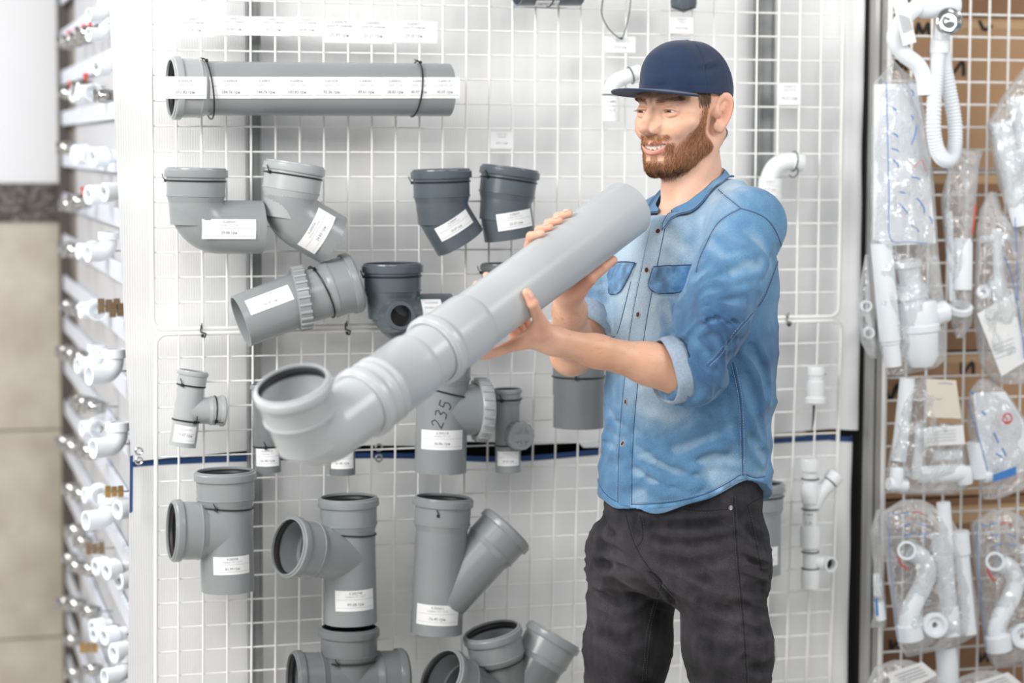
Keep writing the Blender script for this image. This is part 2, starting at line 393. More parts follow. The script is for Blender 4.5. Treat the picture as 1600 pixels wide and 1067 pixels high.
# 2 right-angle elbow, top left
def elbow(label, M, C, E, s=1, mt=G_M, Rf=1.08, off=OFF, lab=None, tie=True, tiehead=.6, dM=0, dE=0, sock=True, sockm=None, tietilt=.0, tpos=.026):
    Mp, Cp, Ep = W(*M, off + dM), W(*C, off), W(*E, off + dE); r = R110 * s
    t = fit(label, Mp, 'pipe_elbow', 'pipe elbow')
    a = nrm(Cp - Mp)
    socket_part(Mp, a, s, sockm or mt, t)
    pts = arc_path(Mp + a * .064 * s, Cp, Ep, r * Rf)
    hollow(MB(), pts, r).build('bend', mt, t, angle=50)
    if tie: tie_part(Mp + a * tpos * s, a, .0575 * s, t, headang=tiehead, tilt=tietilt)
    return t, Mp, Cp, Ep, r
t, Mp, Cp, Ep, r = elbow('light grey right-angle elbow under the socket end of the long pipe', (306.5, 262), (305.5, 354.5), (408, 355), Rf=1.05, tie=True, tiehead=1.5)
label_part(W(358, 358, OFF), (Ep, Ep - Cp), r, .107, .039, t, LT('0.205034', 'Коліно ПП 110/90', '29.88 грн'), around=False, noff=-.05, stiff=1.8)
t, Mp, Cp, Ep, r = elbow('light grey half-bend elbow hanging just above the adjustable elbow', (461, 254.5), (449, 334), (520, 375), Rf=1.25, tiehead=.9, tietilt=-.0, sockm=G_L)
label_part(W(497, 362, OFF), (Ep, Ep - Cp), r, .092, .040, t, LT('0.205036', 'Коліно ПП 110/45', '24.83 грн'), stiff=1.15)
t, Mp, Cp, Ep, r = elbow('slate grey half-bend elbow next to the nearly straight slate elbow', (689, 264), (691, 331), (719, 378), mt=G_D, Rf=1.3, tiehead=1.45)
label_part(W(711, 353, OFF), (Ep, Ep - Cp), r, .080, .031, t, LT('0.205040', 'Коліно ПП 110/30', '24.07 грн'), noff=.05, stiff=1.15)
t, Mp, Cp, Ep, r = elbow('slate grey nearly straight elbow above the held pipe', (797.5, 261.5), (789.5, 322), (797, 372), mt=G_D, Rf=2.2, tiehead=.8)
label_part(W(806, 344, OFF), (Ep, Ep - Cp), r, .078, .035, t, LT('0.205041', 'Коліно ПП 110/15', '22.37 грн'), noff=.15, stiff=1.25)

# 6 adjustable elbow with a ribbed collar
Mo = W(376, 502, OFF); K = W(471, 466, OFF); E2 = W(556, 440, OFF)
t = fit('light grey adjustable elbow with a ribbed swivel collar in its middle', Mo, 'adjustable_elbow', 'pipe elbow')
a = nrm(K - Mo); hollow(MB(), [Mo, Mo + a * .05, Mo + a * .09, Mo + a * .12, K + a * .004], [.0535, .0535, .0545, .0535, .051]).build('spigot', G_M, t, angle=60)
ac = nrm(np.array([1.0, -.12, .16]))
m = MB().lathe(K - ac * .014, ac, [(0, .050), (0, .060), (.003, .0635), (.024, .0635), (.027, .060), (.027, .050)], 56, closed=True)
e1 = nrm(np.cross(ac, (0, 1, 0))); e2 = np.cross(ac, e1); mr = MB()
for k in range(26):
    q = 2 * PI * k / 26; n_ = e1 * math.cos(q) + e2 * math.sin(q); mr.box(K + n_ * .0642, (.024, .0035, .004), (ac, n_, np.cross(ac, n_)))
col_ = m.build('collar', G_M, t, angle=40); mr.build('grip_ribs', G_L, col_, smooth=False)
b_ = nrm(E2 - K); hollow(MB(), [K - b_ * .004, K + b_ * .02, K + b_ * .05, E2 - b_ * .05], [.050, .0525, .0535, .0545]).build('bend', G_M, t, angle=60)
o = MB().lathe(E2, -b_, socket_prof(1), 52, closed=True).build('socket', G_M, t, angle=28); mm = MB(); seal(mm, E2, -b_, 1); mm.build('rubber_seal', M_rub, o)
tie_part(K + b_ * .043, b_, .0545, t, headang=-1.0, tilt=.15)
label_part(W(421, 468, OFF), (Mo, a), .054, .092, .034, t, LT('0.205045', 'Коліно ПП регульоване', '96.07 грн'), around=False, noff=.25)

# 7 elbow with a side port
t, Mp, Cp, Ep, r = elbow('slate grey elbow with a small round side port facing outward', (613, 411), (614, 500), (703, 499), mt=G_D, Rf=1.05, tiehead=1.3)
p0 = W(613, 493, OFF); pd = nrm(np.array([-.06, -1, .06]))
MB().lathe(p0 + pd * .086, -pd, [(0, .0215), (0, .0275), (.003, .0300), (.012, .0305), (.016, .0315), (.03, .033), (.05, .036), (.075, .038), (.075, .022), (.004, .0218)], 44, closed=True).build('side_port', G_D, t, angle=40)
MB().lathe(p0 + pd * .078, -pd, [(0, .0205), (.003, .0205), (.003, .0222), (0, .0222)], 40, closed=True).build('rubber_seal', M_rub, t); MB().lathe(p0 + pd * .052, -pd, [(0, 0), (0, .0222)], 36).build('port_inside', M_rub, t)
label_part(W(676, 484, OFF), (Ep, Ep - Cp), r, .042, .052, t, [('0.205088', .14, .3), ('Коліно ПП', .12, .1), ('54.20', .17, -.2)], around=False, noff=.1)

# 8 fitting peeking out above the held pipe
p = W(784, 411, OFF - .02); q = W(785, 520, OFF - .02); t = fit('grey pipe collar peeking out above the held pipe', p, 'pipe_coupling', 'pipe coupling')
socket_part(p, q - p, .72, G_C, t); hollow(MB(), [p + nrm(q - p) * .045, q], R110 * .72).build('pipe', G_C, t); tie_part(p + nrm(q - p) * .019, q - p, .0575 * .72, t, headang=1.6)

def tee(label, M, E, B0, BM, s=1, sb=None, mt=G_M, off=OFF, dB=0., name='pipe_tee', cat='pipe tee', tie=True, tpos=.072, tilt=0, hd=.1, bm=None, dM=0, dE=0, dB0=0, tp2=None):
    """M socket mouth, E spigot end, B0 where the branch leaves the axis, BM the branch mouth (pixels)"""
    sb = sb or s; Mp, Ep, B0p, Bp = W(*M, off + dM), W(*E, off + dE), W(*B0, off + dB0), W(*BM, off + dB)
    t = fit(label, Mp, name, cat); a = nrm(Ep - Mp); b = nrm(B0p - Bp); r = R110 * s; rb = R110 * sb
    socket_part(Mp, a, s, mt, t); hollow(MB(), [Mp + a * .064 * s, (Mp + Ep) / 2, Ep], r).build('barrel', mt, t, angle=50)
    o = socket_part(Bp, b, sb, bm or mt, t); hollow(MB(), [Bp + b * .064 * sb, B0p + b * .0], rb).build('branch', bm or mt, t, angle=50)
    if tie: tie_part(Mp + a * tpos * s, a, r + .0008, t, headang=hd, tilt=tilt)
    return t, Mp, Ep, B0p, Bp, a, b
# 9 small tee
t, Mp, Ep, *_ , a, b = tee('small light grey tee hanging from three ties above the lower plain tee', (302, 579), (285, 697), (294, 641), (351, 642), s=.5, off=.036, mt=G_L, tpos=.06, hd=.6)
label_part(W(289, 679, .036), (Ep, a), R110 * .5, .048, .034, t, [('Трійник ПП', .14, .28), ('29.97 грн', .22, -.05)], noff=.1)
tie_part(Ep - a * .052, a, R110 * .5, t, headang=-.7); tie_part(W(335, 641, .036), b, R110 * .5 + .001, t, headang=-.8)
# 10, 11 small pipes half hidden by the held elbow
for (u0, v0, u1, v1, lab, code) in ((415, 600, 418.5, 737, 'small grey pipe end with a price label, half behind the held elbow\'s mouth', '0.207035'), (533, 600, 535, 741, 'small grey pipe end showing its label just below the held elbow', '0.207036')):
    p, q = W(u0, v0, .036), W(u1, v1, .036); t = fit(lab, p, 'pipe_coupling', 'pipe coupling'); a = nrm(q - p)
    MB().lathe(p, a, socket_prof(.5), 40, closed=True).build('socket', G_M, t, angle=28)
    hollow(MB(), [p + a * .03, q], R110 * .5).build('pipe', G_C, t, angle=50); label_part(W(u1 - .5, v1 - 22, .036), (q, a), R110 * .5, .052, .036, t, LT(code, 'Перехід ПП', '26.40 грн'), noff=.1); tie_part(q - a * .052, a, R110 * .5, t, headang=.1)
# 12 inspection tee with a ribbed cap
Mp, Ep, B0, BM = W(692, 549, OFF), W(688, 737, OFF), W(689, 640, OFF), W(757, 640, OFF)
t = fit('large grey inspection tee with a ribbed cap, numbers written on it in black', Mp, 'inspection_tee', 'pipe tee'); a = nrm(Ep - Mp); b = nrm(BM - B0)
socket_part(Mp, a, 1, G_M, t); hollow(MB(), [Mp + a * .06, (Mp + Ep) / 2, Ep], R110).build('barrel', G_M, t, angle=50); hollow(MB(), [B0, BM - b * .015], .0525).build('branch', G_M, t, angle=50)
cp = MB().lathe(BM - b * .02, b, [(0, .054), (0, .062), (.003, .0645), (.022, .0645), (.026, .062), (.027, 0)], 56).build('screw_cap', G_L, t, angle=40)
e1 = nrm(np.cross(b, (0, 1, 0))); e2 = np.cross(b, e1); mr = MB()
for k in range(22):
    q = 2 * PI * k / 22; n_ = e1 * math.cos(q) + e2 * math.sin(q); mr.box(BM - b * .008 + n_ * .0650, (.022, .003, .0045), (b, n_, np.cross(b, n_)))
mr.build('grip_ribs', G_L, cp, smooth=False)
tie_part(Mp + a * .078, a, R110 + .001, t, tilt=-.25, headang=1.2)
label_part(W(691, 688, OFF), (Ep, a), R110, .094, .040, t, LT('0.205518', 'Ревізія ПП 110', '36.86 грн'), noff=.06)
pp = W(677, 662, OFF); c = to_cam(pp); c = nrm(c - a * (c @ a)); rt = np.cross(-a, c); rt = rt if rt @ RGT > 0 else -rt; m = MB()
pp = Ep + a * ((pp - Ep) @ a)
def wr(x, y): return pp + (c * math.cos(x / R110 - .22) + rt * math.sin(x / R110 - .22)) * (R110 + .0008) - a * y
rot = math.radians(68)
for k_, st in enumerate(([(0, 1.4), (.3, 1.85), (.7, 1.5), (.5, .9), (0, .1), (.8, .15)], [(0, 1.7), (.5, 1.9), (.7, 1.5), (.3, 1.05), (.75, .8), (.6, .2), (0, .1)], [(.75, 1.9), (.1, 1.8), (.05, 1.1), (.6, 1.2), (.75, .6), (.4, .05), (0, .15)])):
    q = [((x + k_ * 1.25) * .0165, (y - 1) * .0135) for x, y in st]; q = [(x * math.cos(rot) - y * math.sin(rot), x * math.sin(rot) + y * math.cos(rot)) for x, y in q]
    q3 = [np.array((x, y, 0)) for x, y in q]; dq = []
    for i in range(len(q3) - 1): dq += [q3[i] + (q3[i + 1] - q3[i]) * j / 5 for j in range(5)]
    m.sweep(np.array([wr(p_[0], p_[1]) for p_ in dq + [q3[-1]]]), .0008, 6)
m.build('marker_writing', mat('black_marker', (.02, .02, .022), .6), t)
# 13 small inspection fitting with a cross-ribbed cap
Mp, Ep = W(792, 607, .036), W(794, 737, .036); t = fit('small grey inspection fitting with a round cross-ribbed cap facing out', Mp, 'inspection_fitting', 'pipe fitting'); a = nrm(Ep - Mp)
socket_part(Mp, a, .5, G_M, t); hollow(MB(), [Mp + a * .032, Ep], R110 * .5).build('barrel', G_M, t)
c0 = W(798, 677, .036); cd_ = nrm(np.array([.10, -1, .0])); cpb = MB().lathe(c0, cd_, [(0, .020), (.02, .021), (.03, .0245), (.031, .0278), (.034, .0290), (.055, .0290), (.057, .0275), (.0575, 0)], 48).build('screw_cap', G_M, t, angle=40)
e1 = nrm(np.cross(cd_, (0, 0, 1))); e2 = np.cross(cd_, e1); mr = MB()
for k in range(16):
    q = 2 * PI * k / 16; n_ = e1 * math.cos(q) + e2 * math.sin(q); mr.box(c0 + cd_ * .044 + n_ * .0292, (.019, .002, .003), (cd_, n_, np.cross(cd_, n_)))
for sx in (-1, 1):
    for sy in (-1, 1):
        mr.box(c0 + cd_ * .058 + e1 * .009 * sx + e2 * .009 * sy, (.0025, .010, .0025), (cd_, e1, e2)); mr.box(c0 + cd_ * .058 + e1 * .0055 * sx + e2 * .014 * sy, (.0025, .0025, .010), (cd_, e1, e2))
mr.build('grip_ribs', G_M, cpb, smooth=False)
tie_part(Mp + a * .022, a, .029, t, headang=.35); tie_part(W(794, 695, .036), a, R110 * .5, t, headang=-.5)
label_part(W(794, 717, .036), (Ep, a), R110 * .5, .050, .030, t, LT('0.205527', 'Ревізія ПП 50', '28.56 грн'), noff=.0)
# 14 coupling behind the forearms
p, q = W(905, 555, OFF), W(904, 667, OFF); a = nrm(q - p); t = fit('dark grey straight coupling behind the man\'s forearm, no label on it', p, 'pipe_coupling', 'pipe coupling')
MB().lathe(p, a, [(0, .056), (.0, .0545), (.080, .0545), (.085, .0530), (.13, .0530), (.150, .0528), (.15, .0495), (.03, .0505), (.0, .0525)], 52, closed=True).build('barrel', G_C, t, angle=50); tie_part(p + a * .044, a, .0548, t, headang=.1)
# 15 tee, lower left
t, Mp, Ep, *_, a, b = tee('grey tee with a level open branch, hanging under the small tee', (351.5, 735), (356, 922), (354, 829), (267, 829), hd=.35, tilt=-.08)
label_part(W(363.5, 884, OFF), (Ep, a), R110, .078, .036, t, LT('0.200358', 'Трійник ПП 110/110', '81.99 грн'), noff=.05)
# 16 tee with the branch swung out towards the aisle
t, Mp, Ep, *_, a, b = tee('grey tee plugged into another tee below, its open branch swung outward', (544, 776), (548.5, 972), (546, 868), (449, 854), dB=.05, hd=1.5, tilt=-.1)
label_part(W(556, 939, OFF), (Ep, a), R110, .086, .042, t, LT('0.205748', 'Трійник ПП 110/67', '99.08 грн'), noff=.08)
# 17 wye
t, Mp, Ep, *_, a, b = tee('grey wye fitting with one long slanted branch, below the inspection tee', (693, 776), (681.5, 988), (683, 944), (795, 824), name='pipe_wye', cat='pipe wye', tpos=.033, hd=.15)
label_part(W(683.5, 962, OFF), (Ep, a), R110, .096, .042, t, LT('0.205621', 'Трійник ПП 110/45', '76.45 грн'), noff=-.0)
# 18 cross tee at the bottom
Mp, C0 = W(545.5, 979, OFF), W(545, 1062, OFF); t = fit('grey cross tee at the bottom edge, holding the tee above it', Mp, 'pipe_cross', 'pipe tee'); a = nrm(C0 - Mp)
socket_part(Mp, a, 1, G_C, t); hollow(MB(), [Mp + a * .06, C0, C0 + a * .12], R110).build('barrel', G_C, t, angle=50)
for k, (u, v) in enumerate(((456, 1064), (632, 1060))):
    p = W(u, v, OFF); b = nrm(C0 - p); socket_part(p, b, 1, G_C, t); hollow(MB(), [p + b * .06, C0], R110).build('branch', G_C, t, angle=50)
tie_part(Mp + a * .068, a, .0555, t, headang=.4)
# 19 double wye at the bottom
Mp, C0 = W(768, 984, OFF + .01), W(796, 1105, OFF); t = fit('grey double wye at the bottom edge, its top mouth tilted open', Mp, 'double_wye', 'pipe wye'); a = nrm(C0 - Mp)
socket_part(Mp, a, 1, G_M, t); hollow(MB(), [Mp + a * .06, C0, C0 + a * .1], R110).build('barrel', G_C, t, angle=50)
for (u, v, dd) in ((688, 1056, .065), (868, 990, 0)):
    p = W(u, v, OFF + dd); b = nrm(C0 + a * .01 - p); socket_part(p, b, 1, G_M, t); hollow(MB(), [p + b * .06, C0 + a * .01], R110).build('branch', G_C, t, angle=50)
tie_part(Mp + a * .068, a, .0555, t, headang=.5)
# 20 coupling to the right of the man
p, q = W(1182, 754, OFF), W(1181, 896, OFF); a = nrm(q - p); t = fit('grey straight fitting half hidden behind the man\'s hip', p, 'pipe_coupling', 'pipe coupling')
socket_part(p, a, 1, G_M, t); hollow(MB(), [p + a * .06, q], R110).build('barrel', G_M, t, angle=50); label_part(W(1199, 870, OFF), (q, a), R110, .06, .04, t, LT('0.205612', 'Муфта ПП', '31.20 грн'), noff=.3); tie_part(p + a * .028, a, .058, t, headang=1.4)
# 21 small level fitting behind the legs
p, q = W(1078, 1031, .04), W(1206, 1019, .04); a = nrm(q - p); t = fit('small grey level fitting seen between and behind the man\'s legs', p, 'pipe_coupling', 'pipe coupling')
MB().lathe(p, a, socket_prof(.42), 40, closed=True).build('socket', G_C, t, angle=50); MB().lathe(q, -a, socket_prof(.42), 40, closed=True).build('socket', G_L, t, angle=50); hollow(MB(), [p + a * .025, q - a * .025], R110 * .42).build('barrel', G_C, t); tie_part(p + a * .05, a, R110 * .42, t)
# ================================================================== signed-distance modelling kit (numpy)
F32 = np.float32
def A3(*a): return np.array(a, F32)
def rc(P, a, b, ra, rb):                                   # cone with round ends
    a = np.asarray(a, F32); b = np.asarray(b, F32); d = b - a
    t = np.clip(((P - a) @ d) / F32(max(1e-9, float(d @ d))), 0, 1)
    q = P - a - t[:, None] * d
    return np.sqrt(np.einsum('ij,ij->i', q, q)) - (ra + (rb - ra) * t)
def chain(P, pts, rad, k=.004):
    o = None
    for i in range(len(pts) - 1):
        d = rc(P, pts[i], pts[i + 1], rad[i], rad[i + 1]); o = d if o is None else smin(o, d, k)
    return o
def ell(P, c, r, M=None):
    q = P - np.asarray(c, F32)
    if M is not None: q = q @ np.asarray(M, F32).T
    r = np.asarray(r, F32); u = q / r; k0 = np.sqrt(np.einsum('ij,ij->i', u, u)); u = u / r; k1 = np.sqrt(np.einsum('ij,ij->i', u, u)) + 1e-9
    return k0 * (k0 - 1) / k1
def ell2(x, y, a, b):
    k0 = np.sqrt((x / a) ** 2 + (y / b) ** 2); k1 = np.sqrt((x / a ** 2) ** 2 + (y / b ** 2) ** 2) + 1e-6
    return k0 * (k0 - 1) / k1
def smin(a, b, k):
    h = np.maximum(k - np.abs(a - b), 0); return np.minimum(a, b) - h * h / (4 * k)
def smax(a, b, k):
    h = np.maximum(k - np.abs(a - b), 0); return np.maximum(a, b) + h * h / (4 * k)
def _h(ix, iy, iz):
    n = (ix.astype(np.int64) * 374761393 + iy.astype(np.int64) * 668265263 + iz.astype(np.int64) * 2147483647 * 3 + 1013904223) & 0xFFFFFFFF
    n = ((n ^ (n >> 13)) * 1274126177) & 0xFFFFFFFF; n = n ^ (n >> 16); return (n & 0xFFFF).astype(F32) / 32767.5 - 1
def vnoise(P, s=1.0, seed=0):
    q = P * F32(s) + F32(seed * 17.31); i = np.floor(q).astype(np.int64); f = (q - i).astype(F32); f = f * f * f * (f * (f * 6 - 15) + 10)
    o = 0
    for dx in (0, 1):
        for dy in (0, 1):
            for dz in (0, 1):
                w = (f[:, 0] if dx else 1 - f[:, 0]) * (f[:, 1] if dy else 1 - f[:, 1]) * (f[:, 2] if dz else 1 - f[:, 2])
                o = o + w * _h(i[:, 0] + dx, i[:, 1] + dy, i[:, 2] + dz)
    return o
def fnoise(P, s, oct=3, seed=0):
    o = 0; a = 1
    for k in range(oct): o = o + a * vnoise(P, s * 2 ** k, seed + k * 3); a *= .5
    return o
def sstep(a, b, x): t = np.clip((x - a) / (b - a), 0, 1); return t * t * (3 - 2 * t)

def surface_nets(f, lo, hi, h, B=8, pad=1.7):
    """mesh of f = 0 inside the box lo..hi, evaluated only in blocks near the surface"""
    lo = np.asarray(lo, np.float64); nb = np.ceil((np.asarray(hi) - lo) / (h * B)).astype(int)
    I = np.stack(np.meshgrid(*[np.arange(n) for n in nb], indexing='ij'), -1).reshape(-1, 3)
    C = (lo + (I + .5) * B * h).astype(F32)
    d = np.concatenate([f(C[k:k + 200000]) for k in range(0, len(C), 200000)])
    I = I[np.abs(d) < B * h * .87 * pad]
    g = np.stack(np.meshgrid(*[np.arange(B + 1)] * 3, indexing='ij'), -1).reshape(-1, 3)
    N = (nb * B + 2).astype(np.int64)
    def cid(c): return (c[:, 0] * N[1] + c[:, 1]) * N[2] + c[:, 2]
    allid, allv, quads = [], [], []
    corners = np.array([(i, j, k) for i in (0, 1) for j in (0, 1) for k in (0, 1)])
    edges = [(a, b) for a in range(8) for b in range(a + 1, 8) if np.abs(corners[a] - corners[b]).sum() == 1]
    CH = 700
    for s in range(0, len(I), CH):
        Ib = I[s:s + CH]; node = Ib[:, None, :] * B + g[None]
        V = f((lo + node.reshape(-1, 3) * h).astype(F32)).reshape(len(Ib), B + 1, B + 1, B + 1)
        cv = np.stack([V[:, c[0]:c[0] + B, c[1]:c[1] + B, c[2]:c[2] + B] for c in corners], -1)
        ins = cv < 0; mix = ins.any(-1) & ~ins.all(-1); w = np.argwhere(mix)
        if len(w):
            vals = cv[mix]; acc = np.zeros((len(w), 3)); cnt = np.zeros(len(w))
            for a, b in edges:
                va, vb = vals[:, a], vals[:, b]; m = (va < 0) != (vb < 0); t = np.where(m, va / np.where(m, va - vb, 1), 0)
                acc += np.where(m[:, None], corners[a] + t[:, None] * (corners[b] - corners[a]), 0); cnt += m
            cell = Ib[w[:, 0]] * B + w[:, 1:]; allid.append(cid(cell)); allv.append(lo + (cell + acc / cnt[:, None]) * h)
        for ax in range(3):
            sl0 = [slice(None)] + [slice(0, B)] * 3; sl1 = list(sl0); sl1[ax + 1] = slice(1, B + 1)
            a_, b_ = V[tuple(sl0)] < 0, V[tuple(sl1)] < 0; w = np.argwhere(a_ != b_)
            if not len(w): continue
            nd = Ib[w[:, 0]] * B + w[:, 1:]; fl = a_[tuple(w.T)]
            j, k = (ax + 1) % 3, (ax + 2) % 3; q = []
            for dj, dk in ((-1, -1), (0, -1), (0, 0), (-1, 0)):
                c = nd.copy(); c[:, j] += dj; c[:, k] += dk; q.append(cid(c))
            q = np.stack(q, 1); q[~fl] = q[~fl][:, ::-1]; quads.append(q)
    ids = np.concatenate(allid); v = np.concatenate(allv); o = np.argsort(ids); ids, v = ids[o], v[o]
    q = np.concatenate(quads); p = np.searchsorted(ids, q); p = np.minimum(p, len(ids) - 1); ok = (ids[p] == q).all(1)
    return v, p[ok]
def polish(f, v, it=2, h=.0006):
    v = v.astype(F32)
    for _ in range(it):
        d = f(v); n = grad(f, v, h); v = v - n * np.clip(d, -.002, .002)[:, None]
    return v
def grad(f, v, h=.0006):
    v = v.astype(F32); g = np.stack([f(v + A3(h, 0, 0)) - f(v - A3(h, 0, 0)), f(v + A3(0, h, 0)) - f(v - A3(0, h, 0)), f(v + A3(0, 0, h)) - f(v - A3(0, 0, h))], 1)
    return g / (np.linalg.norm(g, axis=1, keepdims=True) + 1e-9)
def march(f, uv, fwd0=3.4, maxd=2.2):
    """where sight lines through pixels meet f = 0 (man frame)"""
    uv = np.asarray(uv, float).reshape(-1, 2); dirs = np.array([nrm(ray(u, v)) for u, v in uv]); o = to_man(CAM[None])[0]; dirs = dirs @ MANR.T
    t = np.full(len(uv), fwd0)
    for _ in range(90):
        t = t + np.minimum(f((o + dirs * t[:, None]).astype(F32)) * .7, .05)
    return o + dirs * t[:, None]

# ------------------------------------------------------------------ the man's frame: x to the right of the picture, y away from the camera, z up
MO = D(1082, 533, 4.55); MO = np.array([MO[0], MO[1], 0.0])
MX = np.array([_cy, -_sy, 0.0]); MY = np.array([_sy, _cy, 0.0]); MZ = np.array([0, 0, 1.0])
MANR = np.stack([MX, MY, MZ])
def to_man(p): return (np.asarray(p) - MO) @ MANR.T
def to_world(p): return np.asarray(p, float) @ MANR + MO
_co = (CAM - MO) @ MANR.T
def J(u, v, T):                                            # pixel + distance T towards the camera from the man's middle
    d = ray(u, v) @ MANR.T; t = (-T - _co[1]) / d[1]; return (_co + d * t).astype(F32)
# ------------------------------------------------------------------ the pipe he holds
PE = J(979, 327, .14)
PDIR = nrm(np.array([.558, .72, .413]))                    # from the elbow end up to the free end
_l = J(596, 609, .14) - PE
# solve so that the axis passes the pixel (596, 609): keep the measured slant towards the camera
def _axis():
    best = None
    for T in np.linspace(.3, 1.0, 141):
        p = J(596, 609, T); d = nrm(PE - p); s = abs(math.asin(abs(d[1])) - math.radians(45))
        if best is None or s < best[0]: best = (s, d, p)
    return best[1], best[2]
PDIR, PQ = _axis()
RP = .0525
def pipe_rad(P):                                           # distance from the axis
    q = P - PE; a = q @ PDIR.astype(F32); q = q - a[:, None] * PDIR.astype(F32); return np.sqrt((q * q).sum(1))
def push(p, r):                                            # slide a point out to rest on the pipe
    q = np.asarray(p, float) - PE; a = q @ PDIR; e = q - PDIR * a; n = np.linalg.norm(e)
    if n < RP + r: e = e / n * (RP + r)
    return (PE + PDIR * a + e).astype(F32)
def on_pipe(p, r):
    q = np.asarray(p, float) - PE; a = q @ PDIR; e = q - PDIR * a; return (PE + PDIR * a + nrm(e) * (RP + r)).astype(F32)
def pipe_front(u, v, r):
    """point resting on the camera side of the pipe at a pixel"""
    o = _co; d = nrm(ray(u, v) @ MANR.T); w = o - PE; d_ = d - PDIR * (d @ PDIR); w_ = w - PDIR * (w @ PDIR)
    R = RP; a, b, c = d_ @ d_, 2 * d_ @ w_, w_ @ w_ - R * R; D_ = b * b - 4 * a * c
    t = (-b - math.sqrt(max(D_, 0))) / (2 * a); return on_pipe(o + d * t, r)
# ================================================================== the man: skin
HPH = math.radians(48)
HS = 1.04e-3                                               # head units (mm) to metres
HC = J(1071, 183, .0)
HF = np.array([-math.cos(HPH), -math.sin(HPH), 0]); HL = np.array([math.sin(HPH), -math.cos(HPH), 0])
_pt = math.radians(-2)                                     # a slight downward look
HFv = HF * math.cos(_pt) + MZ * math.sin(_pt); HU = np.cross(HL, HFv) * -1 if np.cross(HL, HFv)[2] < 0 else np.cross(HL, HFv)
HM = np.stack([HL, HFv, HU]).astype(F32)
def to_head(P): return ((P - HC) @ HM.T) / F32(HS)
def from_head(q): return (np.asarray(q, float) * HS) @ HM.astype(float) + HC
def head_sdf(P):
    q = to_head(P); X = q.copy(); q[:, 0] = np.abs(q[:, 0]); x, y, z = q.T
    d = ell(q, (0, -5, 46), (71, 88, 80))
    d = smin(d, ell(q, (0, 34, -12), (60, 61, 84)), 22)
    d = smin(d, rc(q, (47, 10, -50), (13, 74, -84), 18, 17), 20)
    d = smin(d, ell(q, (0, 42, -72), (42, 42, 24)), 20)
    d = smin(d, ell(q, (0, 80, -88), (19, 14, 14)), 14)
    d = smin(d, ell(q, (47, 55, -8), (19, 20, 14)), 18)
    d = smin(d, ell(q, (35, 74, -20), (16, 15, 15)), 14)
    d = smin(d, rc(q, (9, 90, 32), (44, 76, 36), 8, 6.5), 13)
    d = smax(d, -ell(q, (33, 98, 14), (18, 15, 11)), 12)
    # lids and the narrowed eyes
    lid = ell(q, (32, 74.5, 13), (15.5, 14.5, 14)); d = smin(d, lid, 5)
    zz = z - 12.2 + ((x - 32) / 14) ** 2 * 2.2 - (x - 32) * .04
    slit = ell2(np.sqrt((x - 32.5) ** 2 + 0), zz, 13.0, 1.8); slit = np.maximum(slit, np.abs(y - 90) - 9); d = smax(d, -slit, 1.2)
    d = smax(d, -chain(q, [(19, 90, 17), (27, 92, 21.5), (36, 91, 21.5), (46, 82, 16)], [1, 1.2, 1.2, .6]), 2.5)
    d = smin(d, chain(q, [(20, 88, 17.5), (28, 89.5, 17.6), (37, 88.5, 17.2), (46, 81, 12.5)], [1.6, 2.2, 2.0, 1.2]), 2.5)
    d = smin(d, chain(q, [(22, 86, 5.5), (32, 88, 4.2), (42, 83.5, 6)], [2.2, 2.8, 2.2]), 4)
    d = smax(d, -chain(q, [(20, 90, 2), (30, 91, -2.2), (42, 85, -1)], [.8, 1, .6]), 4)
    for k in range(3): d = smax(d, -rc(q, (50, 76, 11 - 4 * k), (57 - k, 66, 14 - 8 * k), .6, .3), 2)
    # nose
    nz = chain(q, [(0, 95, 21), (0, 108, 2), (0, 119, -13)], [6.6, 7.0, 7.6], 6)
    nz = smin(nz, ell(q, (0, 120.5, -17), (8.6, 9.2, 8.6)), 5); nz = smin(nz, rc(q, (0, 118, -24), (0, 102, -30), 4.2, 5), 4)
    nz = smin(nz, ell(q, (12, 104, -20.5), (4.8, 11.5, 7.2)), 6.0); nz = smin(nz, rc(q, (8, 88, 8), (12, 95, -12), 6.5, 7), 9); nz = smin(nz, rc(q, (0, 96, 2), (0, 104, -16), 9, 11), 8)
    d = smin(d, nz, 7)
    d = smax(d, -ell(q, (6.2, 110, -30.0), (3.4, 7, 4.0)), 1.8)
    d = smax(d, -chain(q, [(20.5, 95, -14), (21, 95, -24), (17, 96, -30)], [.4, .9, .6]), 3)
    # mouth
    d = smin(d, ell(q, (0, 78, -47), (32, 24.5, 22)), 12)
    zc = z - (x / 29) ** 2 * 8.0                           # smile: the corners ride up
    qs = np.stack([x, y, zc], 1)
    d = smin(d, chain(qs, [(0, 101.5, -45.5), (7, 102, -44.5), (15, 98.5, -46.5), (27, 87, -51.5)], [3.2, 3.4, 3.2, 1.6]), 3.5)
    d = smin(d, chain(qs, [(0, 98, -60.8), (13, 95, -60), (26, 86.5, -54)], [4.4, 4.0, 2.0]), 4)
    mo = ell2(x, zc + 52.2, 26, 4.3); mo = np.maximum(mo, np.abs(y - 94) - 14); d = smax(d, -mo, 2.0)
    d = smax(d, -rc(qs, (0, 97.5, -71), (12, 95, -71), 3.5, 2.5), 6)
    d = smax(d, -chain(q, [(19, 99, -19), (28, 93, -31), (36.5, 83, -45), (38, 77, -56)], [1.2, 2.2, 2.3, 1.0]), 5)
    d = smax(d, -ell(q, (3.0, 104.5, -37), (1.6, 3, 6)), 3)
    # ear (left and right)
    e = q - A3(69.5, -4, 9); up = nrm(np.array([.10, -.17, .98])); bk = nrm(np.array([.50, -.86, -.10])); bk = nrm(bk - up * (bk @ up)); nn = np.cross(bk, up)
    p_, u_, n_ = e @ bk.astype(F32), e @ up.astype(F32), e @ nn.astype(F32)
    if nn[0] < 0: n_ = -n_
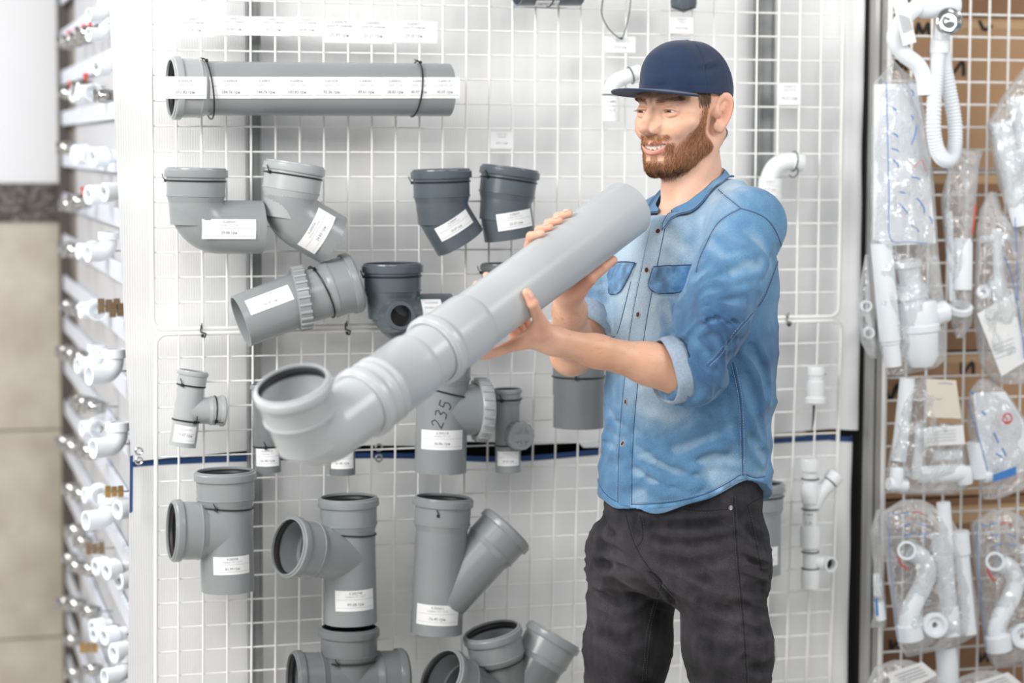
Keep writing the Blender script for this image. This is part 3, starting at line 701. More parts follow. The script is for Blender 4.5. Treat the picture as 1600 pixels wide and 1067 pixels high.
    t_ = np.clip((u_ + 30) / 60, 0, 1); wx = 10 + 8 * t_                                   # wider at the top
    k = np.sqrt(((p_ - 10) / wx) ** 2 + ((u_ - 1) / 31) ** 2)
    pl = np.maximum((k - 1) * 11, np.abs(n_ - 1) - 2.6)
    ear = pl
    hx = np.sqrt(((k - .93) * 13) ** 2 + (n_ - 4.2) ** 2) - 2.9; hx = np.where((p_ < 2) & (u_ < -4), 9, hx); ear = smin(ear, hx, 2.5)
    ear = smin(ear, np.sqrt((p_ - 9 - 0 * u_) ** 2 * 1.0 + 0 * u_ + (n_ - 4) ** 2) * 1.0 - 1.9 + np.maximum(np.abs(u_ - 5) - 10, 0), 5)   # antihelix
    ear = smin(ear, ell(np.stack([p_, u_, n_], 1), (5, -25, 2), (9, 9.5, 4.2)), 4)
    ear = smax(ear, -ell(np.stack([p_, u_, n_], 1), (3.5, -3, 7.5), (7.5, 11.5, 8)), 4)
    ear = smin(ear, ell(np.stack([p_, u_, n_], 1), (-3, -5, 4), (4, 6, 4)), 3)
    ear = smin(ear, rc(q, (70, -4, 10), (74, -8, 12), 12, 4), 6)
    d = smin(d, ear, 4)
    return d * F32(HS)

# joints
NECK0 = from_head((0, -14, -30)).astype(F32); NECK1 = J(1084, 315, .0)
TPH = math.radians(38)
TF = np.array([-math.cos(TPH), -math.sin(TPH), 0]); TL = np.array([math.sin(TPH), -math.cos(TPH), 0])
LS, LE, LW = J(1170, 352, .15), J(1081, 584, .250), J(866, 533, .350)
RS, RE, RW = J(1000, 368, -.14), J(893, 554, .02), J(889, 456, .185)
def off(p, *d): return (np.asarray(p, float) + np.array(d)).astype(F32)
# torso axis by height: (z, x, half width along L, half depth along F)
def _zof(v): return float(J(1080, v, 0)[2])
TOR = np.array([(_zof(265), 1100, .060, .055), (_zof(300), 1094, .095, .078), (_zof(340), 1086, .145, .100), (_zof(400), 1079, .178, .124), (_zof(450), 1078, .184, .131), (_zof(520), 1078, .180, .132), (_zof(600), 1079, .176, .133), (_zof(700), 1074, .171, .133), (_zof(760), 1071, .172, .135), (_zof(830), 1068, .174, .138), (_zof(900), 1066, .172, .138)])[::-1]
def torso(P, grow=0.0, dx=0.0):
    z = P[:, 2]; cx = np.interp(z, TOR[:, 0], (TOR[:, 1] - 1082) / 830) + dx; a = np.interp(z, TOR[:, 0], TOR[:, 2]) + grow; b = np.interp(z, TOR[:, 0], TOR[:, 3]) + grow
    qx = P[:, 0] - cx; qy = P[:, 1]
    l = qx * TL[0] + qy * TL[1]; f = qx * TF[0] + qy * TF[1]
    return ell2(l, f, a, b)
def fore(P, E, Wr, r0, r1, r2):
    E = np.asarray(E, float); Wr = np.asarray(Wr, float); m = E + (Wr - E) * .32
    return chain(P, [E, m, E + (Wr - E) * .7, Wr], [r0, r1, (r1 + r2) * .455, r2], .02)

# --- hands -----------------------------------------------------------
def finger(P, pts, r): return chain(P, pts, r, .003)
# left hand under the pipe, thumb up on the near side
LTH = [J(846, 515, .375), pipe_front(834, 492, .0105), pipe_front(825.5, 473, .0092), pipe_front(818.5, 459, .0078)]
LTH[1] = off(LTH[1], .002, -.002, -.001)
lk = [J(806, 537, .352), J(812, 533, .318), J(819, 528, .288), J(828, 522, .262)]       # knuckles
LPALM = J(840, 523, .335)
LFING = []
for k, (kn, dT, ln) in enumerate(zip(lk, (0, 0, 0, 0), (1.0, 1.1, 1.0, .8))):
    if k == 0:
        pts = [push(kn, .010), push(J(781, 548, .375), .0088), push(J(764, 553.5, .390), .0080), push(J(752, 556.5, .400), .0066)]
    else:
        # curl round the far side of the pipe
        base = push(kn, .010); ang = [0, .75, 1.25, 1.7] if k < 3 else [0, .7, 1.1, 1.5]
        e = base - PE; ax_ = PDIR * (e @ PDIR); e = e - ax_; rr = np.linalg.norm(e); e1 = e / rr; e2 = np.cross(PDIR, e1)
        if e2[1] < 0: e2 = -e2                                  # towards the far side
        pts = []
        for i, a in enumerate(ang):
            ra = RP + (.0098, .0086, .0080, .0068)[i]
            pts.append((PE + ax_ - PDIR * (.016 * i) + (e1 * math.cos(a) + e2 * math.sin(a)) * max(ra, rr if i == 0 else 0)).astype(F32))
    LFING.append(pts)
# right hand behind the pipe, thumb along its underside
RTH = [J(902, 452, .205), push(J(921, 436, .225), .0105), push(J(941, 418, .215), .0095), push(J(957, 404.5, .20), .0078)]
rk = [J(882, 408, .190), J(870, 417, .205), J(860, 427, .222), J(852, 438, .240)]
RFING = []
for k, kn in enumerate(rk):
    tgt = [(896, 328.5), (881, 339), (866, 349), (853, 360)][k]
    tip = np.asarray(J(tgt[0], tgt[1] + 25, .255 + .02 * k), float); tip = on_pipe(tip, .0070)
    base = push(kn, .0105); mid = []
    e0 = base - PE; e1 = tip - PE; a0_, a1_ = e0 @ PDIR, e1 @ PDIR; e0 = e0 - PDIR * a0_; e1 = e1 - PDIR * a1_; r0_, r1_ = np.linalg.norm(e0), np.linalg.norm(e1)
    th = math.acos(np.clip((e0 @ e1) / r0_ / r1_, -1, 1)); u0 = e0 / r0_; w0 = nrm(e1 - u0 * (e1 @ u0))
    if w0[1] < 0 and th > 2.4: pass
    pts = []
    for f_ in (0, .42, .75, 1.0):
        rr = max(r0_ * (1 - f_) + r1_ * f_, RP + .0105 - .0035 * f_); pts.append((PE + PDIR * (a0_ * (1 - f_) + a1_ * f_) + (u0 * math.cos(th * f_) + w0 * math.sin(th * f_)) * rr).astype(F32))
    RFING.append(pts)
def hand_l(P):
    d = chain(P, [LW, off((LW * .5 + LPALM * .5), 0, 0, 0), LPALM], [.0235, .0235, .020], .01)
    for k, kn in enumerate(LFING): d = smin(d, rc(P, LPALM + (LW - LPALM) * .35, kn[0], .0165, .0125), .012)
    d = smin(d, chain(P, [LW + (LPALM - LW) * .25, LTH[0], LTH[1]], [.016, .0165, .0115], .01), .012)
    d = smin(d, finger(P, LTH[1:], [.0108, .0092, .0080]), .004)
    # first web between thumb and index
    d = smin(d, rc(P, LTH[1] * .6 + LTH[0] * .4, LFING[0][0] * .75 + LPALM * .25, .008, .008), .014)
    for f_ in LFING: d = np.minimum(d, 9) if False else smin(d, finger(P, f_, [.0112, .0095, .0084, .0066]), .003)
    d = smin(d, ell(P, LTH[2], (.0098, .0095, .0100)), .003)
    # thumb nail bed, creases
    d = smax(d, -(np.abs(rc(P, off(LTH[2], -.012, -.008, .004), off(LTH[2], .012, -.010, -.003), .0, .0)) - .0005), .0012) if False else d
    # tendons at the wrist
    d = smin(d, rc(P, LW + A3(.01, -.019, .004), LTH[0] + A3(0, -.010, .006), .004, .005), .008)
    return d
def hand_r(P):
    pc = (RFING[1][0] + RFING[2][0]) / 2
    d = chain(P, [RW, RW * .5 + pc * .5, pc], [.0235, .0225, .018], .01)
    for f_ in RFING:
        d = smin(d, rc(P, RW + (pc - RW) * .3, f_[0], .0165, .0125), .010); d = smin(d, finger(P, f_, [.0110, .0094, .0083, .0066]), .003)
    d = smin(d, chain(P, [RW + (pc - RW) * .2, RTH[0], RTH[1]], [.017, .0175, .0125], .01), .012); d = smin(d, finger(P, RTH[1:], [.0112, .0098, .0080]), .004)
    return d
def near(P, pts, r):                                       # boolean mask: inside the padded bounding box of pts
    pts = np.array(pts); return ((P > pts.min(0) - r) & (P < pts.max(0) + r)).all(1)
def boxd(P, pts, r):
    pts = np.array(pts); lo, hi = pts.min(0) - r, pts.max(0) + r; q = np.maximum(np.maximum(lo - P, P - hi), 0); return np.sqrt((q * q).sum(1)) + .01
def lazy(P, f, pts, r):
    m = near(P, pts, r + .02); d = boxd(P, pts, r).astype(F32)
    if m.any(): d[m] = f(P[m])
    return d
HB = [from_head(c) for c in ((-84, -100, -115), (84, 135, 130), (84, -100, -115), (-84, 135, 130))]
NF = from_head((0, 45, -80)).astype(F32)
def limbs(P):
    d = chain(P, [NECK0, (NECK0 + NECK1) / 2, NECK1, off(NECK1, 0, 0, -.05)], [.050, .050, .050, .055], .02)
    # neck muscles and the throat
    for s in (1, -1):
        d = smin(d, rc(P, from_head((s * 58, -22, -28)).astype(F32), NECK1 + (TF * .045 + TL * s * .018 + MZ * -.01).astype(F32), .015, .012), .014)
    d = smin(d, rc(P, from_head((0, 40, -92)).astype(F32), NECK1 + (TF * .028 + MZ * .0).astype(F32), .020, .022), .03)
    d = smin(d, ell(P, from_head((0, 42, -118)).astype(F32), (.012, .012, .014)), .014)
    tz = np.maximum(torso(P, -.026), P[:, 2] - _zof(332)); tz = np.maximum(tz, _zof(835) - P[:, 2]); d = smin(d, tz.astype(F32), .03)
    d = smin(d, rc(P, LS, LE, .046, .040), .02); d = smin(d, rc(P, RS, RE, .046, .038), .02)
    fl = fore(P, LE, LW, .045, .0345, .0235); fl = smin(fl, ell(P, LW + (LE - LW) * .02, (.024, .027, .021)), .01)
    fl = smin(fl, rc(P, LE + A3(-.012, -.010, -.006), LW + (LE - LW) * .62, .034, .022), .02)   # forearm muscle
    fl = smin(fl, rc(P, LE + (LW - LE) * .55 + A3(0, -.010, .010), LW + A3(0, -.012, .010), .012, .010), .012)
    d = smin(d, fl, .012)
    d = smin(d, fore(P, RE, RW, .037, .036, .0265), .012); d = smin(d, rc(P, off(RE, -.004, .0, -.006), off(RE, .012, .0, .004), .024, .028), .02)
    return d
def body(P):
    d = limbs(P)
    d = smin(d, lazy(P, head_sdf, HB, .0), .012)
    d = smin(d, lazy(P, hand_l, LTH + [LW, LPALM] + [p for f_ in LFING for p in f_], .03), .010)
    d = smin(d, lazy(P, hand_r, RTH + [RW] + [p for f_ in RFING for p in f_], .03), .010)
    return d
import time as _t
_t0 = _t.time()
V, Q = surface_nets(body, (-.44, -.54, .84), (.30, .30, 1.80), .0019)
V = polish(body, V, 1)
# keep the fingers out of the pipe
rr = pipe_rad(V); ax_t = (V - PE) @ PDIR.astype(F32); mk_ = (rr < RP + .0006) & (rr > .02) & (ax_t < .0)
qv = V[mk_] - PE - ax_t[mk_][:, None] * PDIR.astype(F32); V[mk_] += qv * ((RP + .0006) / rr[mk_] - 1)[:, None]
print('body', len(V), round(_t.time() - _t0, 1))
man = thing('person', 'bearded man in a navy cap, denim shirt and black jeans holding a grey pipe', 'person', (*MO[:2], 0))

# --- skin colour, measured over the body -----------------------------
def skin_tone(V):
    N = grad(body, V, .001)
    base = np.array(lin((228, 185, 160))); C = np.tile(base, (len(V), 1))
    def mixin(m, c):
        nonlocal C
        m = np.clip(m, 0, 1)[:, None]; C = C * (1 - m) + np.array(lin(c)) * m
    n1 = fnoise(V, 28, 3, 5); mixin(.16 * np.clip(n1 + .3, 0, 1), (205, 140, 110))
    n2 = fnoise(V, 300, 2, 9); mixin(.10 * np.clip(n2, 0, 1), (190, 130, 105))
    q = to_head(V); ax, y, z = np.abs(q[:, 0]), q[:, 1], q[:, 2]
    hd = (z > -130) & (np.abs(q[:, 0]) < 95) & (y < 140) & (y > -110) & (z < 140)
    g = lambda c, r: np.exp(-(((ax - c[0]) / r[0]) ** 2 + ((y - c[1]) / r[1]) ** 2 + ((z - c[2]) / r[2]) ** 2)) * hd
    mixin(.40 * g((0, 126, -18), (12, 14, 12)), (208, 128, 102)); mixin(.30 * g((40, 78, -18), (20, 25, 16)), (220, 140, 115))
    mixin(.45 * g((80, -20, 10), (12, 26, 34)), (222, 140, 118))
    zc = z - (ax / 29) ** 2 * 8
    lip = np.clip(1 - np.abs((zc + 61) / 6), 0, 1) * (ax < 26) * (y > 80) + .8 * np.clip(1 - np.abs((zc + 46.5) / 3.4), 0, 1) * (ax < 26) * (y > 80)
    mixin(np.clip(lip * 2.2, 0, 1) * .8 * hd, (216, 142, 130))
    inm = (np.abs(zc + 53) < 5) & (ax < 26) & (y < 92) & (y > 70) & hd; mixin(inm * .9, (90, 35, 32))
    b = beard_mask(q) * hd; mixin(b * .68, (150, 92, 58))
    br = np.clip(1 - np.abs(z - 32 - (ax - 28) * .08 + ((ax - 28) / 20) ** 2 * 3) / 7.5, 0, 1) * sstep(7, 12, ax) * (1 - sstep(44, 52, ax)) * (y > 60) * hd; mixin(br * .6, (96, 64, 46))
    eye = np.exp(-(((ax - 32) / 17) ** 2 + ((z - 12) / 7) ** 2)) * (y > 70) * hd; mixin(eye * .30, (190, 118, 96))
    # dark hair stubble at nape and temple
    hr = hair_mask(q) * hd; mixin(hr * .8, (78, 58, 44))
    arm = 0
    for e_, w_ in ((LE, LW), (RE, RW)):
        t_ = ((V - e_) @ (w_ - e_)) / np.dot(w_ - e_, w_ - e_); arm = np.maximum(arm, sstep(.080, .055, rc(V, e_, w_, 0, 0)) * (1 - sstep(.72, 1.12, t_)))
    mixin(arm * ~hd * (.42 + .15 * fnoise(V, 40, 2, 22)), (206, 150, 116))
    # hands a little pinker
    for pts in (LTH, RTH, [p for f_ in LFING for p in f_], [p for f_ in RFING for p in f_]):
        c_ = np.mean(pts, 0); mixin(.34 * np.exp(-(np.linalg.norm(V - c_, axis=1) / .075) ** 4), (220, 150, 122))
    return C, N, q
def beard_mask(q):
    """1 where the beard grows: jaw, chin, moustache; head mm"""
    ax, y, z = np.abs(q[:, 0]), q[:, 1], q[:, 2]
    # upper border from sideburn down to the corner of the mouth
    yb = np.array([-2, 10, 22, 40, 54, 75, 90, 110]); zb = np.array([34, 30, 24, 2, -21, -47, -58, -64])
    top = np.interp(y, yb, zb); side = sstep(9, -14, z - top) * sstep(13, 21, y + sstep(-25, -60, z) * 16)
    low = sstep(-122, -108, z + np.clip(y - 40, -60, 0) * .35 * -1 * -1)      # lower border, rising towards the ear
    zl = np.interp(y, [0, 20, 50, 80], [-50, -70, -103, -114]); low = sstep(-7, 5, z - zl)
    m = side * low
    zc = z - (ax / 29) ** 2 * 8
    inner = ((ax / 27) ** 2 + ((zc + 54) / 14.5) ** 2) < 1; m = m * (1 - inner * (zc > -67))
    m = np.maximum(m, sstep(-27, -31, z) * sstep(-45.5, -42.5, zc) * sstep(34, 29, ax) * (y > 78) * (1 - .6 * np.exp(-((ax) / 3.0) ** 2)))     # moustache
    m = np.maximum(m, sstep(-40, -46, z) * sstep(25, 28, ax) * sstep(40, 34, ax) * (y > 70) * (z > -66))                                  # round the corners
    m = np.maximum(m, .8 * (zc < -67) * (ax < 7) * (y > 80) * (z > -80))
    m = m * (1 - .75 * ((np.abs(z + 70 - 0) < 5) & (ax > 8) & (ax < 20) & (y > 80)))
    return m
def hair_mask(q):
    ax, y, z = np.abs(q[:, 0]), q[:, 1], q[:, 2]
    burn = sstep(16, 26, z) * sstep(12, 18, y) * sstep(44, 38, y - (z - 30) * .2) * (ax > 45)
    nape = sstep(-66, -50, z) * sstep(-22, -32, y) * (z < 60)
    return np.maximum(burn, nape)
def attr_mat(name, attr, rough=.5, sss=0., fn=None, spec=.4):
    m = bpy.data.materials.new(name); m.use_nodes = True; nt = m.node_tree; b = nt.nodes['Principled BSDF']
    a = nt.nodes.new('ShaderNodeAttribute'); a.attribute_name = attr; nt.links.new(a.outputs['Color'], b.inputs['Base Color'])
    b.inputs['Roughness'].default_value = rough; b.inputs['Specular IOR Level'].default_value = spec
    if sss: b.inputs['Subsurface Weight'].default_value = sss; b.inputs['Subsurface Radius'].default_value = (1, .35, .2); b.inputs['Subsurface Scale'].default_value = .004
    if fn: fn(nt, b, a)
    return m
def set_attr(o, name, C):
    at = o.data.attributes.new(name, 'FLOAT_COLOR', 'POINT'); c = np.ones((len(C), 4), F32); c[:, :3] = C if C.ndim == 2 else C[:, None]; at.data.foreach_set('color', c.ravel())
def pores(nt, b, a):
    tc = nt.nodes.new('ShaderNodeTexCoord'); n = nt.nodes.new('ShaderNodeTexNoise'); n.inputs['Scale'].default_value = 420; n.inputs['Detail'].default_value = 3
    bp = nt.nodes.new('ShaderNodeBump'); bp.inputs['Strength'].default_value = .16; bp.inputs['Distance'].default_value = .0012
    nt.links.new(tc.outputs['Object'], n.inputs['Vector']); nt.links.new(n.outputs['Fac'], bp.inputs['Height']); nt.links.new(bp.outputs['Normal'], b.inputs['Normal'])
M_skin = attr_mat('skin', 'tone', .46, .35, pores)
C, NB, QH = skin_tone(V)
skin = fast_mesh('body', to_world(V), Q, M_skin, man); set_attr(skin, 'tone', C)

# --- eyes, teeth, nails ----------------------------------------------
def ball(m, c, r, M, n=20):
    th = np.linspace(0, PI, n); ph = np.linspace(0, 2 * PI, 2 * n, endpoint=False); r = np.asarray(r) * np.ones(3)
    P = np.array([[np.array([math.sin(t) * math.cos(p) * r[0], math.sin(t) * math.sin(p) * r[1], math.cos(t) * r[2]]) @ M + c for p in ph] for t in th]); m.grid(P, closev=True)
def hw(q): return to_world(from_head(q))
M_eyew = mat('eye_white', lin((226, 218, 212)), .2); M_iris = mat('eye_iris', lin((70, 50, 40)), .15); M_pup = mat('eye_pupil', (.01, .01, .01), .1)
HMW = HM.astype(float) @ MANR
for s in (1, -1):
    c = np.array((s * 32, 74.0, 12.6)); m = MB(); ball(m, hw(c), 13.2 * HS, HMW); e = m.build('eyeball', M_eyew, man, angle=180)
    gz = nrm(np.array([-.10, .97, -.20])); gd = gz @ HMW
    P0 = hw(c + gz * 12.2); MB().lathe(P0, gd, [(0, 5.6 * HS), (.0009, 5.2 * HS), (.0011, 2.6 * HS)], 28).build('iris', M_iris, e, angle=180)
    MB().lathe(P0, gd, [(.0011, 2.7 * HS), (.00125, 1.4 * HS), (.0013, 0)], 24).build('pupil', M_pup, e, angle=180)
M_teeth = mat('teeth', lin((240, 234, 224)), .25)
m = MB(); tx = [4.3, 12.3, 19, 25.2]
for k, (x, w) in enumerate(((4.3, 8.2), (12, 6.8), (18.6, 6.6), (24.6, 5.6))):
    for s in (1, -1):
        yy = 94.5 - (x / 26) ** 2 * 12; zz = -50.6 + (x / 29) ** 2 * 8; ang = -s * x / 26 * .75
        fw = np.array([-math.sin(ang), math.cos(ang), 0]); rt_ = np.array([math.cos(ang), math.sin(ang), 0])
        c = hw((s * x, yy, zz)); ball(m, c, np.array((w * .66, 2.8, 5.9 - .3 * (k == 1))) * HS, np.stack([rt_ @ HMW, fw @ HMW, MZ @ HMW]), 10)
m.build('teeth', M_teeth, man, angle=180)

# --- short hair: beard, brows, sideburns, nape ------------------------
def strands(name, mask, per_m2, ln, wid, flow, cols, seed, lift=.35, curl=.25, maxn=20000):
    rg = np.random.default_rng(seed)
    tri = np.concatenate([Q[:, [0, 1, 2]], Q[:, [0, 2, 3]]]); w = mask[tri].mean(1); sel = w > .12; tri = tri[sel]; w = w[sel]
    a, b, c = V[tri[:, 0]], V[tri[:, 1]], V[tri[:, 2]]; ar = np.linalg.norm(np.cross(b - a, c - a), axis=1) / 2
    n = int(min(maxn, (ar * w).sum() * per_m2)); p = ar * w; idx = rg.choice(len(tri), n, p=p / p.sum())
    r1, r2 = np.sqrt(rg.random(n)), rg.random(n); B3 = np.stack([1 - r1, r1 * (1 - r2), r1 * r2], 1)[:, :, None]
    P = (V[tri[idx]] * B3).sum(1); N = (NB[tri[idx]] * B3).sum(1); N /= np.linalg.norm(N, axis=1, keepdims=True)
    qh = to_head(P.astype(F32)); fd = flow(qh); fd = fd @ HM.astype(float); fd = fd - N * (fd * N).sum(1)[:, None]; fd /= np.linalg.norm(fd, axis=1, keepdims=True) + 1e-9
    rnd = rg.normal(0, curl, (n, 3)); dirs = fd + N * lift + rnd; dirs /= np.linalg.norm(dirs, axis=1, keepdims=True)
    L = ln * rg.uniform(.6, 1.25, n) * (0.6 + .4 * w[idx]); side = np.cross(dirs, N); side /= np.linalg.norm(side, axis=1, keepdims=True) + 1e-9
    K = 4; vs = []
    for k in range(K):
        t = k / (K - 1); ctr = P - N * .0004 + dirs * (L * t)[:, None] + (fd - N * .55) * (L * t * t * .45)[:, None]; wd = wid * (1 - .8 * t)
        for j in range(3):
            q = 2 * PI * j / 3; vs.append(ctr + (side * math.cos(q) + N * math.sin(q)) * wd)
    vs = np.stack(vs, 1).reshape(-1, 3); base = np.arange(n)[:, None, None] * (K * 3)
    f = np.array([[3 * k + j, 3 * k + (j + 1) % 3, 3 * (k + 1) + (j + 1) % 3, 3 * (k + 1) + j] for k in range(K - 1) for j in range(3)])
    quads = (base + f[None]).reshape(-1, 4)
    cc = cols(qh, rg, n); o = fast_mesh(name, to_world(vs), quads, M_hair, man); set_attr(o, 'tone', np.repeat(cc, K * 3, 0)); return o
M_hair = attr_mat('hair', 'tone', .5, 0, None, .35)
def beard_flow(q):
    ax, y, z = q[:, 0], q[:, 1], q[:, 2]; d = np.stack([np.sign(ax) * .10 * np.ones(len(q)), .30 * np.ones(len(q)), -1.0 * np.ones(len(q))], 1)
    mst = (z > -46) & (y > 78); d[mst, 0] = np.sign(ax[mst]) * (.3 + np.abs(ax[mst]) / 30); d[mst, 1] = -.1
    return d
def pick(rg, n, a, wts): return np.array([lin(c) for c in a])[rg.choice(len(a), n, p=wts)]
def beard_col(q, rg, n):
    c = pick(rg, n, [(162, 108, 70), (188, 136, 94), (124, 80, 50), (206, 160, 120), (76, 52, 38)], [.33, .27, .2, .1, .1])
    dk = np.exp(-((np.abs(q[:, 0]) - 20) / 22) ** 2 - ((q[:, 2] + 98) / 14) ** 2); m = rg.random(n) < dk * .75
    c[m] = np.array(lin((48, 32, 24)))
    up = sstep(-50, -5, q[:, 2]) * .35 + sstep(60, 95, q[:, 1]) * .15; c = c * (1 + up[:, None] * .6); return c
bm = beard_mask(QH) * ((QH[:, 2] > -135) & (QH[:, 2] < 45) & (QH[:, 1] > -20))
strands('beard', bm, 1.15e6, .0070, .00025, beard_flow, beard_col, 3, .26, .24, 26000)
ax_, y_, z_ = np.abs(QH[:, 0]), QH[:, 1], QH[:, 2]
brm = np.clip(1.15 - np.abs(z_ - 32 - (ax_ - 28) * .08 + ((ax_ - 28) / 20) ** 2 * 3) / 6.5, 0, 1) * sstep(7, 12, ax_) * (1 - sstep(44, 53, ax_)) * (y_ > 60) * (z_ < 48)
strands('eyebrows', brm, 1.3e6, .0080, .00026, lambda q: np.stack([np.sign(q[:, 0]) * 1.0, np.full(len(q), -.2), np.full(len(q), .30)], 1), lambda q, rg, n: pick(rg, n, [(112, 80, 58), (140, 104, 76), (84, 60, 44)], [.5, .3, .2]), 5, .15, .15)
hm = hair_mask(QH) * (QH[:, 2] < 62) * (QH[:, 2] > -75)
strands('hair', hm, 6.5e5, .0075, .00024, lambda q: np.stack([np.zeros(len(q)), np.full(len(q), -.35), np.full(len(q), -1.0)], 1), lambda q, rg, n: pick(rg, n, [(92, 68, 52), (122, 94, 72), (66, 48, 36)], [.5, .25, .25]), 7, .22, .15)
# lashes
lm = MB()
for s in (1, -1):
    for k in range(16):
        x = 21 + k * 1.55; b0 = np.array((s * x, 88.3 - ((x - 32) / 14) ** 2 * 3.6, 15 - ((x - 32) / 14) ** 2 * 3)); lm.sweep([hw(b0), hw(b0 + (s * (x - 30) * .10, 3.2, -.2)), hw(b0 + (s * (x - 30) * .18, 5.2, .9))], [.00022, .00018, .00008], 4)
lm.build('eyelashes', mat('dark_lashes', lin((46, 32, 26)), .6), man)
# nails
M_nail = mat('finger_nail', lin((232, 190, 172)), .25)
def nail(tip, prev, par=man):
    tip = np.asarray(tip, float); prev = np.asarray(prev, float); a = nrm(tip - prev); out = tip - PE; out = nrm(out - PDIR * (out @ PDIR)); out = nrm(out - a * (out @ a)); sd = np.cross(a, out)
    P = np.array([[tip + a * (.0035 - .011 * j / 7) + (out * math.cos(q) + sd * math.sin(q)) * (.0079 + .0002 * j - .0012 * (j == 0)) for q in np.linspace(-.62, .62, 9)] for j in range(8)])
    MB().grid(to_world(P)).build('nail', M_nail, par, angle=180)
nail(LTH[3], LTH[2])
for f_ in RFING[:3]: nail(f_[3], f_[2])
nail(RTH[3], RTH[2])
# --- the pipe he holds --------------------------------------------------
def pw(p): return to_world(p)
pd = nrm(PDIR @ MANR); E_w = pw(PE)
held = thing('drain_pipe', 'long pale grey pipe ending in an elbow, held in both hands by the man', 'pipe', E_w)
px_t = lambda u, v: None
def s_at(u, v):                                             # distance along the axis from the free end at a pixel
    d = nrm(ray(u, v) @ MANR.T); w = _co - PE; n = np.cross(d, np.cross(d, PDIR)); return float(-((PE - _co) @ n) / (PDIR @ n))
sA, sB, sR, sL = [-abs(s_at(*q)) for q in ((736, 506), (674, 551), (594, 611), (575, 625))]
P_ = lambda s: E_w + pd * s
hollow(MB(), [P_(0), P_(sA * .5), P_(sA), P_(sA - .02)], RP, .0034, 64).build('pipe', G_P, held, angle=50)
def sock(s0, s1, name='socket', ridges=()):
    """socket widening from s0 (narrow) to its lip at s1"""
    L = abs(s1 - s0); o = [(0, RP), (.006, RP + .0030), (.014, RP + .0038), (L - .030, RP + .0040)]
    for rg_ in ridges: o += [(L - rg_ - .006, RP + .0040), (L - rg_ - .004, RP + .0060), (L - rg_, RP + .0060), (L - rg_ + .002, RP + .0040)]
    o = sorted(o) + [(L - .024, RP + .0042), (L - .021, RP + .0078), (L - .018, RP + .0086), (L - .008, RP + .0086), (L - .005, RP + .0070), (L - .0045, RP + .0056), (L - .002, RP + .0052), (L, RP + .0036), (L, RP + .0004)]
    return MB().lathe(P_(s0), -pd, o, 72).build(name, G_P, held, angle=50)
sock(sA + .004, sB); hollow(MB(), [P_(sB + .01), P_(sB - .10), P_(sR + .02)], RP - .0005, .0034, 64).build('pipe', G_P, held, angle=50)
sock(sB - .040, sL - .022, 'socket', ridges=(.040, .056))
print('held', sA, sB, sR, sL)
# elbow: corner and mouth
Cn = pw(J(517, 668, float(-( (PE + PDIR * (-abs(s_at(520, 666))))[1]))))
Cn = P_(-abs(s_at(482, 693)))
Mm = nrm(np.array([-.20, -.42, .90]) @ MANR)
Mouth = Cn + Mm * .112
el = MB(); hollow(el, arc_path(P_(sL), Cn, Mouth - Mm * .055, RP * 1.08, 22), RP, .0034, 64); el.build('elbow', G_P, held, angle=50)
so = MB().lathe(Mouth, -Mm, socket_prof(1), 64, closed=True).build('elbow_socket', G_P, held, angle=50); mm = MB(); seal(mm, Mouth, -Mm, 1); mm.build('rubber_seal', M_rub, so)

# fine hair on the forearms
ra_ = (np.linalg.norm(V - (LE * .45 + LW * .55), axis=1) < .115) | (np.linalg.norm(V - (RE * .4 + RW * .6), axis=1) < .06)
am = (ra_ & (QH[:, 2] < -200)).astype(F32) * np.clip(.5 + .6 * fnoise(V.astype(F32), 30, 2, 14), 0, 1)
LAd = ((LW - LE) / np.linalg.norm(LW - LE)) @ HM.T
strands('arm_hair', am, 4.0e4, .010, .00012, lambda q: np.tile(LAd + np.array([0, 0, -.35]), (len(q), 1)), lambda q, rg, n: pick(rg, n, [(150, 104, 70), (120, 82, 54)], [.5, .5]), 17, .10, .25, 2500)
# ================================================================== the man's clothes
# --- cap ---------------------------------------------------------------
def cap_sdf(P):
    q = to_head(P); x, y, z = q.T; ax = np.abs(x)
    az = np.arctan2(ax, y + 4)
    c = ell(q, (0, -4, 50), (76.5, 93.5, 86))
    c = smin(c, ell(q, (0, 20, 78), (58, 66, 56)), 14)
    hgt = sstep(52, 80, z) * (1 - sstep(128, 140, z))
    for a0 in (1.12, 2.02): c = c + 1.3 * np.exp(-((az - a0) / .022) ** 2) * sstep(46, 56, z)
    c = c + 2.2 * vnoise(q, .022, 3) * sstep(46, 70, z) + .9 * vnoise(q * A3(1, 1, 2.2), .03, 8)
    c = c + 3.0 * np.exp(-(((z - 84 - (az - 1.2) * 14) / 5) ** 2)) * np.exp(-(((az - 1.35) / .35) ** 2)) - 2.6 * np.exp(-(((z - 94 - (az - 1.1) * 10) / 5) ** 2)) * np.exp(-(((az - 1.25) / .3) ** 2))
    c = c + .6 * np.exp(-((z - 57 - .05 * (y - 60)) / 1.0) ** 2) * (y > 20)
    zb = 39.5 + y * .075
    sh = smax(np.abs(c) - 1.6, zb - z, 1.5)
    yv = y - 66; e = ell2(x, yv, 76, 110); zs = 47.5 - (x / 75) ** 2 * 9 + yv * .075 - (yv / 100) ** 2 * 3
    vis = smax(smax(np.abs(z - zs) - 2.0, e, 2.2), -(ell(q, (0, -4, 46), (75, 92, 200))), 1.5); vis = np.maximum(vis, -yv - 12)
    vis = smax(vis, -(np.abs(e + 5) - .35), .0) * 1.0 if False else vis
    return (smin(sh, vis, 1.6) * .8 * HS).astype(F32)
def bbox_of(pts, pad): pts = np.array(pts); return pts.min(0) - pad, pts.max(0) + pad
lo, hi = bbox_of([from_head((sx * 90, yy, zz)) for sx in (-1, 1) for yy in (-110, 172) for zz in (20, 150)], .002)
